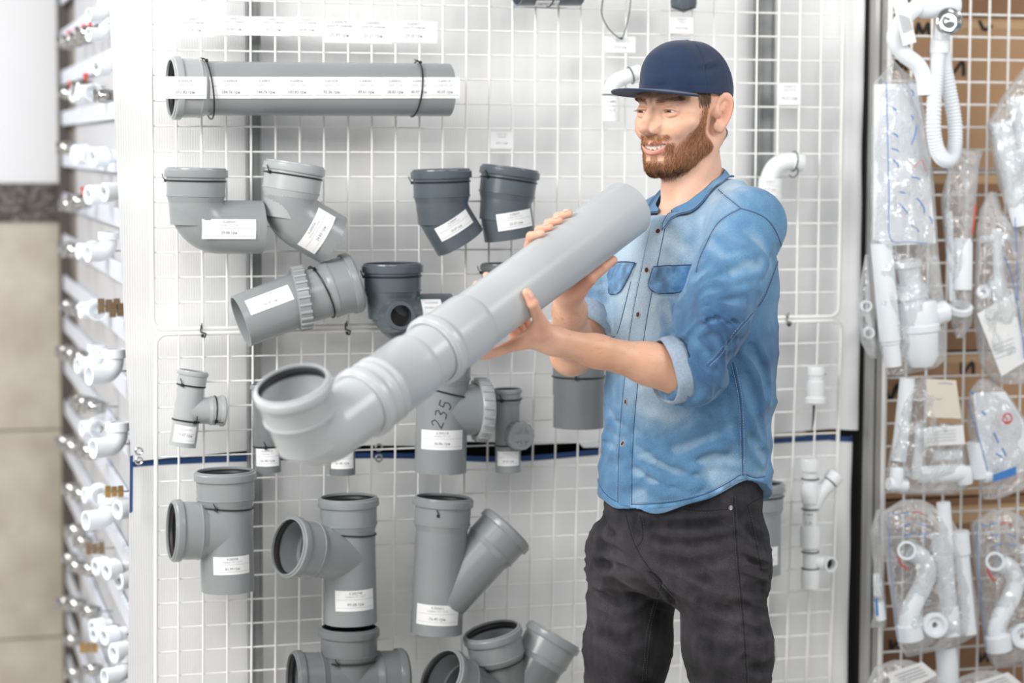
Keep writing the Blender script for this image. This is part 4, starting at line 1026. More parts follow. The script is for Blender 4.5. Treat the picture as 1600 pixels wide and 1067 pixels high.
def fabric(scale, strength, dist, spots=None):
    def fn(nt, b, a):
        tc = nt.nodes.new('ShaderNodeTexCoord'); n = nt.nodes.new('ShaderNodeTexNoise'); n.inputs['Scale'].default_value = scale; n.inputs['Detail'].default_value = 3; n.inputs['Roughness'].default_value = .7
        bp = nt.nodes.new('ShaderNodeBump'); bp.inputs['Strength'].default_value = strength; bp.inputs['Distance'].default_value = dist
        nt.links.new(tc.outputs['Object'], n.inputs['Vector']); nt.links.new(n.outputs['Fac'], bp.inputs['Height']); nt.links.new(bp.outputs['Normal'], b.inputs['Normal'])
        if spots:
            mp = nt.nodes.new('ShaderNodeMapRange'); mp.inputs[1].default_value = .25; mp.inputs[2].default_value = .75; mp.inputs[3].default_value = 1 - spots; mp.inputs[4].default_value = 1 + spots
            mx = nt.nodes.new('ShaderNodeMix'); mx.data_type = 'RGBA'; mx.blend_type = 'MULTIPLY'; mx.inputs[0].default_value = 1
            nt.links.new(n.outputs['Fac'], mp.inputs[0]); nt.links.new(a.outputs['Color'], mx.inputs[6]); nt.links.new(mp.outputs[0], mx.inputs[7]); nt.links.new(mx.outputs[2], b.inputs['Base Color'])
        b.inputs['Sheen Weight'].default_value = .15; b.inputs['Sheen Roughness'].default_value = .6
    return fn
cv, cq = surface_nets(cap_sdf, lo, hi, .0017); M_cap = attr_mat('navy_cotton', 'tone', .8, 0, fabric(1500, .25, .0006, .14), .25)
cap = fast_mesh('cap', to_world(cv), cq, M_cap, man)
set_attr(cap, 'tone', np.array(lin((29, 47, 76)))[None] * (1 + .10 * fnoise(cv.astype(F32), 60, 2, 4))[:, None])
MB().lathe(hw((0, -6, 134.5)), HU @ MANR, [(0, 6 * HS), (.001, 6 * HS), (.003, 4.5 * HS), (.0038, 0)], 20).build('cap_button', mat('navy_button', lin((29, 47, 76)), .8), cap)

def dense(px, n=12):
    px = np.asarray(px, float); out = []
    for i in range(len(px) - 1):
        k = max(2, int(np.linalg.norm(px[i + 1] - px[i]) / 3)); out += [px[i] + (px[i + 1] - px[i]) * j / k for j in range(k)]
    out.append(px[-1]); return np.array(out)
def smooth_poly(px, it=2):
    px = np.asarray(px, float)
    for _ in range(it):
        q = [px[0]]
        for i in range(len(px) - 1): q += [px[i] * .75 + px[i + 1] * .25, px[i] * .25 + px[i + 1] * .75]
        q.append(px[-1]); px = np.array(q)
    return px
# --- shirt -------------------------------------------------------------
def smooth_axis(P, a, b):
    a = np.asarray(a, F32); b = np.asarray(b, F32); d = b - a; L = float(np.linalg.norm(d)); t = ((P - a) @ (d / L)); return t / L, L
CUFL = (LE + (LW - LE) * .16).astype(F32)
CUFR = (RS + (RE - RS) * .70).astype(F32)
def hem_z(P):
    qx = P[:, 0] - np.interp(P[:, 2], TOR[:, 0], (TOR[:, 1] - 1082) / 830); qy = P[:, 1]
    l = qx * TL[0] + qy * TL[1]; f = qx * TF[0] + qy * TF[1]; s = np.abs(l) / (np.sqrt(l * l + f * f) + 1e-6)
    return _zof(784) + (_zof(737) - _zof(784)) * s ** 5 + .0035 * np.sin(np.arctan2(l, f) * 9)
def sleeve_folds(P, A, B, seed, amp, lo_=.1):
    t, L = smooth_axis(P, A, B); ax_ = (B - A) / np.linalg.norm(B - A); q = P - A - t[:, None] * (B - A)
    e1 = nrm(np.cross(ax_, (0, 0, 1.))).astype(F32); e2 = np.cross(ax_, e1).astype(F32); u = q @ e1; w = q @ e2; th = np.arctan2(w, u)
    wr = vnoise(np.stack([t * 3, np.cos(th), np.sin(th)], 1).astype(F32), 1.3, seed) * 1.4
    c = np.stack([t * L * 30 + wr * .9 + np.sin(th + seed) * .8, np.cos(th) * .9 + wr * .2, np.sin(th) * .9], 1).astype(F32)
    n = vnoise(c, 1.0, seed + 2); n2 = vnoise(c * A3(1.9, 1.3, 1.3), 1.0, seed + 5)
    rg = (1 - np.abs(n) * 2.2); rg = np.clip(rg, -1, 1) + .45 * np.clip(1 - np.abs(n2) * 2.4, -1, 1)
    return rg * amp * (lo_ + (1 - lo_) * sstep(.25, .85, t)) * sstep(-.25, .1, t)
def torso_folds(P):
    a = np.stack([P[:, 0] * 5 + P[:, 2] * 5.0, P[:, 1] * 6, P[:, 2] * 15 - P[:, 0] * 9], 1).astype(F32)
    n = vnoise(a + .35 * np.stack([vnoise(P, 9, 2)] * 3, 1), 1.0, 21); n2 = vnoise(a * 2.0, 1.0, 33)
    low = sstep(1.28, 1.0, P[:, 2])
    w = np.clip(1 - np.abs(n) * 2.4, -1, 1) * .0050 * (.45 + .75 * low) + np.clip(1 - np.abs(n2) * 2.4, -1, 1) * .0017
    v = np.stack([P[:, 0] * 16, P[:, 1] * 16, P[:, 2] * 3.2], 1).astype(F32); n3 = vnoise(v, 1.0, 41); w = w + np.clip(1 - np.abs(n3) * 2.2, -1, 1) * .0022 * sstep(.98, 1.15, P[:, 2]) * (1 - sstep(1.30, 1.42, P[:, 2]))
    return w
CREASE = {'s1': [], 's2': [], 't': []}
def add_creases():
    fns = {'s1': sleeve1, 's2': sleeve2, 't': lambda P: torso(P, .006)}
    for k_, (px, amp, w) in enumerate([([(1077, 436), (1095, 428), (1116, 416)], 4.5, 7), ([(1043, 488), (1060, 481), (1092, 460), (1122, 451)], 6.5, 8), ([(1035, 509), (1056, 506), (1092, 509), (1128, 488)], 6.5, 7), ([(1056, 474), (1092, 477), (1127, 495), (1160, 509)], 5.5, 7),
            ([(1042, 522), (1078, 531), (1103, 552), (1117, 565)], 6, 7), ([(1099, 488), (1124, 474), (1160, 467)], 4.5, 7), ([(1092, 506), (1120, 502), (1149, 509)], 4, 6), ([(1127, 431), (1160, 417), (1192, 410)], 4, 9), ([(1066, 450), (1090, 446), (1130, 430)], 4, 6), ([(1060, 548), (1085, 560), (1100, 580)], 4, 6), ([(1110, 380), (1130, 400), (1165, 400)], 3, 9), ([(1140, 535), (1165, 520), (1186, 490)], 3, 8), ([(1192, 440), (1205, 410), (1212, 385)], 3, 8),
            ([(1057, 703), (1100, 688), (1150, 669)], 4, 10), ([(995, 703), (1043, 731), (1092, 750)], 5, 9), ([(1166, 674), (1185, 702), (1199, 722)], 5, 8), ([(990, 736), (1043, 760), (1100, 768)], 4, 8), ([(1170, 545), (1190, 580), (1199, 616)], 6, 9), ([(1164, 590), (1178, 640), (1190, 690)], 4, 9), ([(1000, 640), (1050, 655), (1110, 640)], 3.5, 12), ([(945, 690), (962, 705), (975, 712)], 4, 7), ([(948, 640), (965, 660), (978, 664)], 4, 8), ([(1080, 720), (1120, 712), (1156, 716)], 3.5, 8), ([(1020, 680), (1060, 676), (1100, 655)], 3, 8),
            ([(1128, 622), (1140, 660), (1150, 700)], 3, 10), ([(1040, 360), (1060, 385), (1085, 400)], 3, 9), ([(1090, 330), (1100, 350), (1098, 380)], 3, 8), ([(960, 540), (975, 560), (985, 600)], 4, 8), ([(1040, 480), (1050, 510), (1052, 540)], 4, 8), ([(1170, 360), (1190, 380), (1205, 410)], 2.5, 9), ([(1150, 292), (1170, 305), (1185, 322)], 2.5, 8),
            ([(920, 470), (940, 480), (955, 500)], 4, 6), ([(918, 495), (935, 500), (950, 515)], 4, 5), ([(930, 450), (945, 445), (956, 470)], 4, 6)]):
        g = 's1' if k_ < 13 or k_ in (29, 30) else 's2' if k_ > 30 else 't'
        px = dense(np.array(px, float)); p = march(fns[g], px).astype(F32); p = p[np.abs(fns[g](p)) < .003][::4]
        if len(p) > 1: CREASE[g].append((p, amp * 1.15e-3, w * 1.25e-3))
def creases(P, g):
    o = np.zeros(len(P), F32)
    for p, a, w in CREASE[g]:
        m = near(P, p, 3.2 * w)
        if not m.any(): continue
        Q_ = P[m]; d = None; n = len(p)
        for i in range(n - 1):
            e = rc(Q_, p[i], p[i + 1], 0, 0); d = e if d is None else np.minimum(d, e)
        ends = np.minimum(np.linalg.norm(Q_ - p[0], axis=1), np.linalg.norm(Q_ - p[-1], axis=1)); k = sstep(.0, .022, ends)
        u = d / w; o[m] += a * (.25 + .75 * k) * (-np.exp(-u * u * 1.6) + .75 * np.exp(-(u - 1.7) ** 2 * 1.8))
    return .0070 * np.tanh(o / .0070)
NKC = (NECK0 * .35 + NECK1 * .65).astype(F32)
def sleeve1(P): return chain(P, [LS, J(1141, 428, .21), J(1106, 500, .25), LE + A3(.004, 0, .004)], [.0640, .0645, .0660, .0545], .02)
def sleeve2(P): return chain(P, [RS, (RS + RE) / 2, RE], [.062, .057, .050], .02)
def shirt(P, folds=True, arms=True):
    z = P[:, 2]
    tf = torso_folds(P) if folds else 0
    d = torso(P, .006).astype(F32)
    qx = P[:, 0] - NECK1[0]; ff = qx * TF[0] + (P[:, 1] - NECK1[1]) * TF[1]
    zc = _zof(336) + (_zof(280) - _zof(336)) * sstep(.07, -.05, ff); d = smax(d, z - zc, .022)
    flare = sstep(1.06, .95, z) * .006; d = d - flare - tf * .9
    if folds: d = d - creases(P, 't')
    sh = rc(P, NECK1 + (TL * .034 - TF * .035 + MZ * -.028).astype(F32), LS + A3(0, 0, .002), .046, .060); d = smin(d, sh, .045)
    sh = rc(P, NECK1 + (-TL * .040 - TF * .025 + MZ * -.032).astype(F32), RS + A3(0, 0, .002), .046, .058); d = smin(d, sh, .045)
    fl = sleeve_folds(P, LS, LE, 3, .0072) if folds else 0; fr = sleeve_folds(P, RS, RE, 11, .0050) if folds else 0
    s1 = sleeve1(P); s1 = smin(s1, chain(P, [LE, CUFL + A3(0, 0, 0)], [.0555, .051], .02), .018)
    tc, _ = smooth_axis(P, LE, LW); s1 = smax(s1, (tc - .13) * .27, .004)
    s2 = sleeve2(P); tr, _ = smooth_axis(P, RS, RE); s2 = smax(s2, (tr - .76) * .31, .004)
    tc_ = lambda c: F32(.0085) * np.tanh(c / F32(.0085))
    if arms: d = smin(d, s2 - tc_(fr + (creases(P, 's2') if folds else 0)), .022)
    if arms: d = smin(d, s1 - tc_(fl + (creases(P, 's1') if folds else 0)), .007 + .022 * sstep(1.36, 1.45, z))
    # neck opening
    nk = rc(P, NKC + A3(0, 0, .08), NECK1 + A3(-.006, -.005, .002), .058, .056); d = smax(d, -nk, .006)
    d = smax(d, hem_z(P) - z, .003)
    return d.astype(F32)
add_creases()
_t0 = _t.time()
sv, sq = surface_nets(shirt, (-.34, -.42, .88), (.30, .26, 1.66), .0026); pass
rr = pipe_rad(sv); at_ = (sv - PE) @ PDIR.astype(F32); print('shirt', len(sv), round(_t.time() - _t0, 1), 'in pipe', int(((rr < RP) & (at_ < 0)).sum()))
m_ = (rr < RP + .002) & (at_ < .004) & (rr > .004); qv = sv[m_] - PE - at_[m_][:, None] * PDIR.astype(F32); sv[m_] += qv * ((RP + .002) / rr[m_] - 1)[:, None]
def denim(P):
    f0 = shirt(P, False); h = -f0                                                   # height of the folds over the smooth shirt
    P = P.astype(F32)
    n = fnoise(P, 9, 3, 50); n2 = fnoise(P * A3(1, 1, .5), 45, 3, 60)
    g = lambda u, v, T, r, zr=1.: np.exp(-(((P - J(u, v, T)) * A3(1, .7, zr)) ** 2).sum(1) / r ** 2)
    fade_shade = .38 + .06 * n + .06 * n2 + np.clip(h / .006, -1, 1) * .20
    fade_shade = fade_shade + .62 * g(965, 500, .10, .11, .7) + .55 * g(1015, 380, .09, .09) + .5 * g(1140, 300, .08, .07) + .50 * g(1020, 625, .16, .07, 1.2) + .28 * g(1060, 740, .14, .12) + .22 * g(1150, 430, .21, .10) + .2 * g(1210, 690, -.02, .10)
    fade_shade = fade_shade - .25 * g(1195, 600, -.02, .12) - .14 * g(1085, 490, .30, .07) - .10 * g(1130, 560, .30, .08) - .3 * g(1190, 540, .0, .07)  # inner-sleeve term paints the shade where the sleeve meets the torso
    fade_shade = np.clip(fade_shade, 0, 1)[:, None]
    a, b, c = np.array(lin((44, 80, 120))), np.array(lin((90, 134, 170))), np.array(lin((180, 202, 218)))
    return np.where(fade_shade < .5, a + (b - a) * fade_shade * 2, b + (c - b) * (fade_shade * 2 - 1))
M_denim = attr_mat('blue_denim', 'tone', .85, 0, fabric(650, .4, .0009, .34), .2)
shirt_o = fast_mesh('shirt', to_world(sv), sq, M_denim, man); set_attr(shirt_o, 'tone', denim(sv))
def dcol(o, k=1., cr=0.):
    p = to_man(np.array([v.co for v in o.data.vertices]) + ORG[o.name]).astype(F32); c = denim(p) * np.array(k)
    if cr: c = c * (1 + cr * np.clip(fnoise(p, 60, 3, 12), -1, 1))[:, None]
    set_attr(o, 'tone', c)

# polylines and patches laid on the cloth, given by picture points
def on_cloth(f, px, lift): p = march(f, px); n = grad(f, p.astype(F32), .0012); return p + n * lift, n
def clean_runs(p, mx=.02):
    runs, cur = [], [0]
    for i in range(1, len(p)):
        if np.linalg.norm(p[i] - p[i - 1]) > mx: runs.append(cur); cur = []
        cur.append(i)
    runs.append(cur); return [r for r in runs if len(r) > 2]
M_thread = mat('pale_thread', lin((150, 166, 186)), .7); M_seam = mat('dark_seam', lin((54, 84, 124)), .85); M_seamk = mat('black_seam', lin((30, 30, 33)), .85); M_threadk = mat('grey_thread', lin((70, 70, 74)), .8)
def seams(f, lines, par, m_seam, m_thread, r=.0011, gap=2.6, name='seam', rows=(-1, 1), lift=.0003):
    for px in lines:
        px = dense(smooth_poly(px)); p, n = on_cloth(f, px, lift)
        for run in clean_runs(p):
            ms, mt_ = MB(), MB(); q, nn = p[run], n[run]; ms.sweep(to_world(q), r, 6)
            tg = np.gradient(q, axis=0); tg /= np.linalg.norm(tg, axis=1, keepdims=True) + 1e-9; sd = np.cross(tg, nn)
            L = np.concatenate([[0], np.cumsum(np.linalg.norm(np.diff(q, axis=0), axis=1))])
            for s_ in rows:
                o = q + sd * (.0011 * gap * s_) + nn * .0006
                for k in np.arange(.001, L[-1] - .0035, .0046):
                    ab = [np.array([np.interp(k + e, L, o[:, c]) for c in range(3)]) for e in (0, .0028)]; mt_.sweep(to_world(np.array(ab)), .00045, 5)
            ms.build(name, m_seam, par)
            if mt_.n: mt_.build('stitching', m_thread, par)
def patch(f, left, right, lift, par, name, m_, nu=60, nv=10, thick=True):
    """strip of cloth between two picture polylines"""
    def rs(px, n):
        px = smooth_poly(px, 1); L = np.concatenate([[0], np.cumsum(np.linalg.norm(np.diff(px, axis=0), axis=1))]); s = np.linspace(0, L[-1], n); return np.stack([np.interp(s, L, px[:, 0]), np.interp(s, L, px[:, 1])], 1)
    A, B = rs(left, nu), rs(right, nu); px = np.stack([A + (B - A) * t for t in np.linspace(0, 1, nv)], 1)
    p, n = on_cloth(f, px.reshape(-1, 2), 0); p = p.reshape(nu, nv, 3); n = n.reshape(nu, nv, 3)
    e = np.ones((nu, nv, 1)); e[0] = e[-1] = 0; e[:, 0] = e[:, -1] = 0; P = p + n * (lift * e + .0002)
    o = MB().grid(to_world(P.reshape(-1, 3)).reshape(nu, nv, 3)).build(name, m_, par, angle=180); return o
fS = lambda P: shirt(P, True)
fT = lambda P: shirt(P, True, False)
fB = lambda P: np.minimum(shirt(P, True), body(P))
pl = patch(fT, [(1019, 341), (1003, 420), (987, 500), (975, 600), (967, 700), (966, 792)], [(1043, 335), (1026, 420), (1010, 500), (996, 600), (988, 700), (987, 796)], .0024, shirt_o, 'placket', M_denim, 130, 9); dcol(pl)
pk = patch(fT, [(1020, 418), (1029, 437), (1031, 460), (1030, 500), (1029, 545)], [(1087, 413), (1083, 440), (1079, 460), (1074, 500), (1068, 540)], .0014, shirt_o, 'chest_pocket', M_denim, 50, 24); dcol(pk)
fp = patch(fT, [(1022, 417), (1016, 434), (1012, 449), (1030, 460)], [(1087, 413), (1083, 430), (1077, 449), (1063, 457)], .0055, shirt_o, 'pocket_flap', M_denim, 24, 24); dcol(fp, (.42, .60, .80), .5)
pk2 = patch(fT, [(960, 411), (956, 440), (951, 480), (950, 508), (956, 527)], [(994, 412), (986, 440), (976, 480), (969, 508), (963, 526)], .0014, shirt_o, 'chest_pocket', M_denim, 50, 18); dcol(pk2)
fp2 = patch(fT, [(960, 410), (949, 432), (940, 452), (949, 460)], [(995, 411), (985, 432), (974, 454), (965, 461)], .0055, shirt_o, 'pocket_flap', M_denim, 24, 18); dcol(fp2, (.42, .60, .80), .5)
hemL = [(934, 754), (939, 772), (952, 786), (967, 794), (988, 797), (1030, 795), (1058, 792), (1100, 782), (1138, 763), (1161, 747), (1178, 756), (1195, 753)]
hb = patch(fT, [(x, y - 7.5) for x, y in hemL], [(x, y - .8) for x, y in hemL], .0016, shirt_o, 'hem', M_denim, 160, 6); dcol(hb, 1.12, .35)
seams(fT, [[(x + .0, y - 8.5) for x, y in hemL]], shirt_o, M_seam, M_thread, .0008, 3.2)
seams(fS, [[(1158, 326), (1135, 337), (1118, 352), (1106, 376), (1093, 404), (1088, 425)], [(1158, 326), (1180, 332), (1199, 342), (1213, 362), (1222, 388)], [(1122, 296), (1134, 307), (1145, 315), (1158, 326)],
           [(1218, 402), (1211, 420), (1202, 445), (1192, 470), (1172, 494), (1152, 516), (1136, 536), (1122, 556), (1104, 572)], [(1145, 566), (1151, 590), (1157, 622), (1159, 660), (1160, 700), (1160.5, 744)]], shirt_o, M_seam, M_thread, .0009, 3.0)
seams(fT, [[(1043, 338), (1026, 420), (1010, 500), (996, 600), (988, 700), (987, 790)], [(1021, 344), (1003, 420), (987, 500), (975, 600), (967, 700), (966, 788)]], shirt_o, M_seam, M_thread, .0007, 2.6, rows=(1,))
seams(fT, [[(1022, 417), (1055, 414), (1087, 413)], [(1022, 419), (1012, 449), (1030, 460), (1064, 457), (1077, 449), (1086, 415)]], shirt_o, M_seam, M_thread, .0009, 2.4, rows=(1,), lift=.0034)
seams(fT, [[(960, 410), (978, 409), (994, 411)], [(960, 412), (941, 452), (949, 460), (965, 460), (974, 454), (994, 412)]], shirt_o, M_seam, M_thread, .0009, 2.4, rows=(1,), lift=.0034)
seams(fT, [[(986, 440), (976, 480), (969, 508), (963, 526), (955, 527)]], shirt_o, M_seam, M_thread, .0007, 2.4, rows=(1,))
# buttons
M_btn = mat('brown_button', lin((70, 48, 46)), .3); M_btnr = mat('pale_button_rim', lin((196, 178, 176)), .35)
for (u, v) in ((1029, 362), (1012.5, 422), (999, 492), (980, 628), (974.5, 694)):
    p, n = on_cloth(fT, [(u, v)], .0026); p, n = to_world(p[0]), nrm(nrm(n[0]) @ MANR)
    b = MB().lathe(p, n, [(0, .0058), (.0012, .0058), (.0016, .0052), (.0012, .0044)], 24).build('button', M_btnr, shirt_o); MB().lathe(p + n * .001, n, [(0, .0046), (.0004, .0044), (.0002, 0)], 24).build('button_face', M_btn, shirt_o)
    mm = MB(); e1 = nrm(np.cross(n, (0, 0, 1))); e2 = np.cross(n, e1)
    for a in (-1, 1):
        for c in (-1, 1): mm.lathe(p + n * .0013 + e1 * .0012 * a + e2 * .0012 * c, n, [(0, .0006), (.0002, .0006), (.0002, 0)], 8)
    mm.build('button_holes', M_rub, shirt_o)
# collar
M_lin = mat('cream_collar_lining', lin((226, 216, 204)), .8)
def neck_c(z): k = (z - NECK1[2]) / (NECK0[2] - NECK1[2]); return NECK1 + (NECK0 - NECK1) * k
def collar_ring(al):
    """al: 0 front .. 180 back, signed towards his left; returns fold point"""
    b = (1 - math.cos(al)) / 2
    ad = abs((math.degrees(al) + 180) % 360 - 180); z = float(np.interp(ad, [0, 20, 50, 90, 135, 180], [_zof(v) for v in (333, 327, 305, 281, 265, 259)])); r = float(np.interp(ad, [0, 40, 90, 135, 180], [.066, .058, .0505, .055, .057]))
    c = neck_c(z); d = TF * math.cos(al) + TL * math.sin(al); return np.asarray(c, float) * (1, 1, 0) + MZ * z + d * r, d
na, ns = 75, 9; rowsP, standP = [], []
for i in range(na):
    al = math.radians(-164 + 328 * i / (na - 1)); al = math.pi - al if False else al
    al2 = math.radians(14 + (346 - 14) * i / (na - 1))        # open at the front
    f0, d = collar_ring(al2); fr = max(0, math.cos(al2)) ** 3
    out = []
    for j in range(ns):
        s = j / (ns - 1); ad = abs((math.degrees(al2) + 180) % 360 - 180); drop = float(np.interp(ad, [0, 40, 90, 180], [.056, .038, .030, .023])); ow = float(np.interp(ad, [0, 90, 180], [.016, .020, .008])); p = f0 + d * (.004 + ow * s + .004 * math.sin(s * PI / 2)) - MZ * (drop * s ** 1.1 - .004 * math.sin(s * PI))
        p = p + (TL * math.copysign(.012, math.sin(al2))) * fr * s
        out.append(p)
    rowsP.append(out); standP.append([f0 + d * .004 - MZ * .0, f0 - d * .001 - MZ * .012, f0 - d * .002 - MZ * .030, f0 + d * .002 - MZ * .045])
CP = np.array(rowsP).reshape(-1, 3)
for _ in range(8):
    dd_ = fB(CP.astype(F32)); gg = grad(fB, CP.astype(F32), .003); CP = CP + gg * np.clip(.0055 - dd_, 0, .012)[:, None]
CP = CP.reshape(na, ns, 3); IN = CP - grad(fS, CP.reshape(-1, 3).astype(F32), .002).reshape(na, ns, 3) * .0022
m = MB().grid(to_world(CP.reshape(-1, 3)).reshape(na, ns, 3)).grid(to_world(IN.reshape(-1, 3)).reshape(na, ns, 3)[::-1])
for a_, b_ in ((CP[:, -1], IN[:, -1]), (CP[0], IN[0]), (CP[-1], IN[-1])): m.grid(to_world(np.stack([a_, b_], 1).reshape(-1, 3)).reshape(-1, 2, 3))
col = m.build('collar', M_denim, shirt_o, angle=50); dcol(col)
MB().grid(to_world(np.array(standP).reshape(-1, 3)).reshape(na, 4, 3)).build('collar_lining', M_lin, shirt_o, angle=180)
me_ = MB(); me2 = MB()
for line in (CP[:, -1] * .92 + CP[:, -2] * .08, CP[0], CP[-1]):
    me2.sweep(to_world(line + 0), .0010, 6)
st = CP[:, -2] * .75 + CP[:, -1] * .25
gn = grad(fS, st.astype(F32), .002); me2.build('collar_edge', M_seam, shirt_o)
L = np.concatenate([[0], np.cumsum(np.linalg.norm(np.diff(st, axis=0), axis=1))])
for k in np.arange(.001, L[-1] - .004, .0046):
    ab = np.array([[np.interp(k + e, L, (st + gn * .0008)[:, c]) for c in range(3)] for e in (0, .003)]); me_.sweep(to_world(ab), .0006, 5)
me_.build('stitching', M_thread, shirt_o)
# rolled cuffs
M_cuff = mat('pale_denim_reverse', lin((150, 166, 184)), .85, noise=(220, .12))
def cuff(C, axis, r, w, tilt_px=None, sq=1.0):
    a = nrm(np.asarray(axis, float)); e1 = nrm(np.cross(a, (0, 0, 1.))); e2 = np.cross(a, e1); n = 64; P = []
    prof = [(-w / 2, r - .004), (-w / 2 + .002, r + .003), (-w * .2, r + .0055), (w * .2, r + .0055), (w / 2 - .002, r + .0045), (w / 2, r + .001), (w / 2 - .004, r - .002), (0, r - .003), (-w / 2, r - .004)]
    for t, q in prof:
        row = []
        for k in range(n):
            th = 2 * PI * k / n; wob = 1 + .025 * math.sin(3 * th + 1) + .015 * math.sin(7 * th + t * 60); row.append(np.asarray(C, float) + a * (t + .003 * math.sin(2 * th)) + (e1 * math.cos(th) + e2 * math.sin(th) * sq) * q * wob)
        P.append(row)
    o = MB().grid(to_world(np.array(P).reshape(-1, 3)).reshape(len(prof), n, 3), closev=True).build('cuff', M_cuff, shirt_o, angle=60)
    return o
cuff(LE + (LW - LE) * .15 + A3(0, 0, -.002), np.array(LW) - LE + np.array([0, 0, -.10]), .0545, .036)
cuff(RS + (RE - RS) * .74, np.array(RE) - RS, .0560, .040)

# --- jeans -------------------------------------------------------------
HN, KN, AN = J(1126, 868, .072), J(1152, 1190, .095), J(1160, 1570, .07)
HR, KR, AR = J(992, 868, -.080), J(966, 1190, -.075), J(962, 1570, -.105)
PELV = (HN + HR) / 2
def jean_folds(P):
    a = np.stack([P[:, 0] * 9, P[:, 1] * 9, P[:, 2] * 26 + P[:, 0] * 12], 1).astype(F32); n = vnoise(a, 1, 71); n2 = vnoise(a * 2.1, 1, 77)
    hip = np.exp(-((P[:, 2] - .84) / .09) ** 2) + .6 * np.exp(-((P[:, 2] - .50) / .10) ** 2) + .25
    w = (np.clip(1 - np.abs(n) * 2.3, -1, 1) * .0048 + np.clip(1 - np.abs(n2) * 2.3, -1, 1) * .0020) * np.minimum(hip, 1.1)
    b = np.stack([P[:, 0] * 12, P[:, 1] * 12, P[:, 2] * 4], 1).astype(F32); w = w + .0016 * np.clip(1 - np.abs(vnoise(b, 1, 80)) * 2, -1, 1)
    return w
CREASE['j'] = []
def jeans(P, folds=True):
    z = P[:, 2]
    d = torso(P, -.006).astype(F32); d = smax(d, _zof(905) - z, .05)
    gl = ell(P, (PELV + np.array([.075, .045, .0])).astype(F32), (.085, .085, .085)); d = smin(d, gl, .05)
    l1 = chain(P, [HN, HN + (KN - HN) * .45, KN, AN], [.0865, .0775, .064, .056], .03); l2 = chain(P, [HR, HR + (KR - HR) * .45, KR, AR], [.0885, .0785, .065, .056], .03)
    d = smin(d, smin(l1, l2, .012), .045)
    d = smin(d, ell(P, (PELV + TF * .035 + MZ * .03).astype(F32), (.075, .065, .09)), .06)
    if folds: d = d - jean_folds(P) - creases(P, 'j')
    d = smax(d, z - _zof(718), .003); d = smax(d, .075 - z, .003)
    return d.astype(F32)
for px, amp, w in [([(1000, 866), (965, 858), (928, 850)], 5, 9), ([(996, 884), (960, 880), (924, 884)], 4, 9), ([(1012, 816), (1080, 822), (1144, 816)], 3.5, 8), ([(1024, 846), (1085, 850), (1146, 840)], 3, 8), ([(1022, 872), (1085, 880), (1146, 872)], 3, 9), ([(1160, 872), (1182, 880), (1198, 890)], 5, 8), ([(1166, 920), (1186, 922), (1200, 914)], 4, 8), ([(985, 852), (1012, 885), (1040, 915), (1060, 945)], 5, 7), ([(950, 830), (975, 845), (992, 852)], 4, 7), ([(1100, 945), (1140, 952), (1165, 945)], 3, 10), ([(935, 930), (975, 940), (1015, 925)], 3.5, 10), ([(930, 985), (970, 1000), (1010, 990)], 3, 10), ([(1160, 985), (1182, 992), (1200, 985)], 4, 9), ([(1100, 1010), (1140, 1022), (1170, 1018)], 3, 11), ([(1165, 1035), (1185, 1045), (1202, 1040)], 4, 9), ([(1170, 825), (1182, 840), (1196, 838)], 4, 7)]:
    px = dense(np.array(px, float)); p = march(lambda P: jeans(P, False), px).astype(F32); p = p[np.abs(jeans(p, False)) < .003][::4]
    if len(p) > 1: CREASE['j'].append((p, amp * 1.2e-3, w * 1.25e-3))
jv, jq = surface_nets(jeans, (-.32, -.32, .05), (.30, .32, 1.06), .0032); jv = polish(jeans, jv, 1, .0012)
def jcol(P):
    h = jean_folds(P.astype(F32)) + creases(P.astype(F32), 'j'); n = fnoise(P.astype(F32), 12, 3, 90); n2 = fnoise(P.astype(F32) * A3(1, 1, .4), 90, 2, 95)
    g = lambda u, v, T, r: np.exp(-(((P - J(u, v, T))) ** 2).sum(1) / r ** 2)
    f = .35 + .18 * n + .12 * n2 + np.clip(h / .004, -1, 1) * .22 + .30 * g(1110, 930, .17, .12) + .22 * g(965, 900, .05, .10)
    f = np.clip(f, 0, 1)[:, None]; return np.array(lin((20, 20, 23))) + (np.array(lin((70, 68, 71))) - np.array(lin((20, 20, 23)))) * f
M_jean = attr_mat('black_denim', 'tone', .9, 0, fabric(600, .45, .001, .42), .2)
M_jean.node_tree.nodes['Principled BSDF'].inputs['Sheen Weight'].default_value = .02
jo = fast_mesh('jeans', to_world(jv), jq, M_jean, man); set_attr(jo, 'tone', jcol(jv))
seams(jeans, [[(1146, 776), (1149.5, 826), (1154, 893), (1161, 964), (1167, 1066)], [(1066, 795), (1100, 799), (1142, 795)], [(1168, 789), (1182, 781), (1195, 775)], [(1168, 790), (1174, 818), (1184, 862), (1190, 892)],
               [(978, 802), (984, 828), (991, 850), (1008, 880), (1032, 908), (1052, 930)], [(1000, 806), (1006, 830), (1003, 848), (992, 856)], [(1034, 912), (1021, 950), (1012, 988), (1006, 1064)]], jo, M_seamk, M_threadk, .0008, 3.0)
p, n = on_cloth(jeans, [(1141, 793)], .0012); MB().lathe(to_world(p[0]), nrm(n[0]) @ MANR, [(0, .0048), (.0012, .0045), (.0018, .003), (.0012, .0018), (.0022, 0)], 20).build('rivet', mat('rivet_metal', (.45, .44, .43), .3, .9), jo)
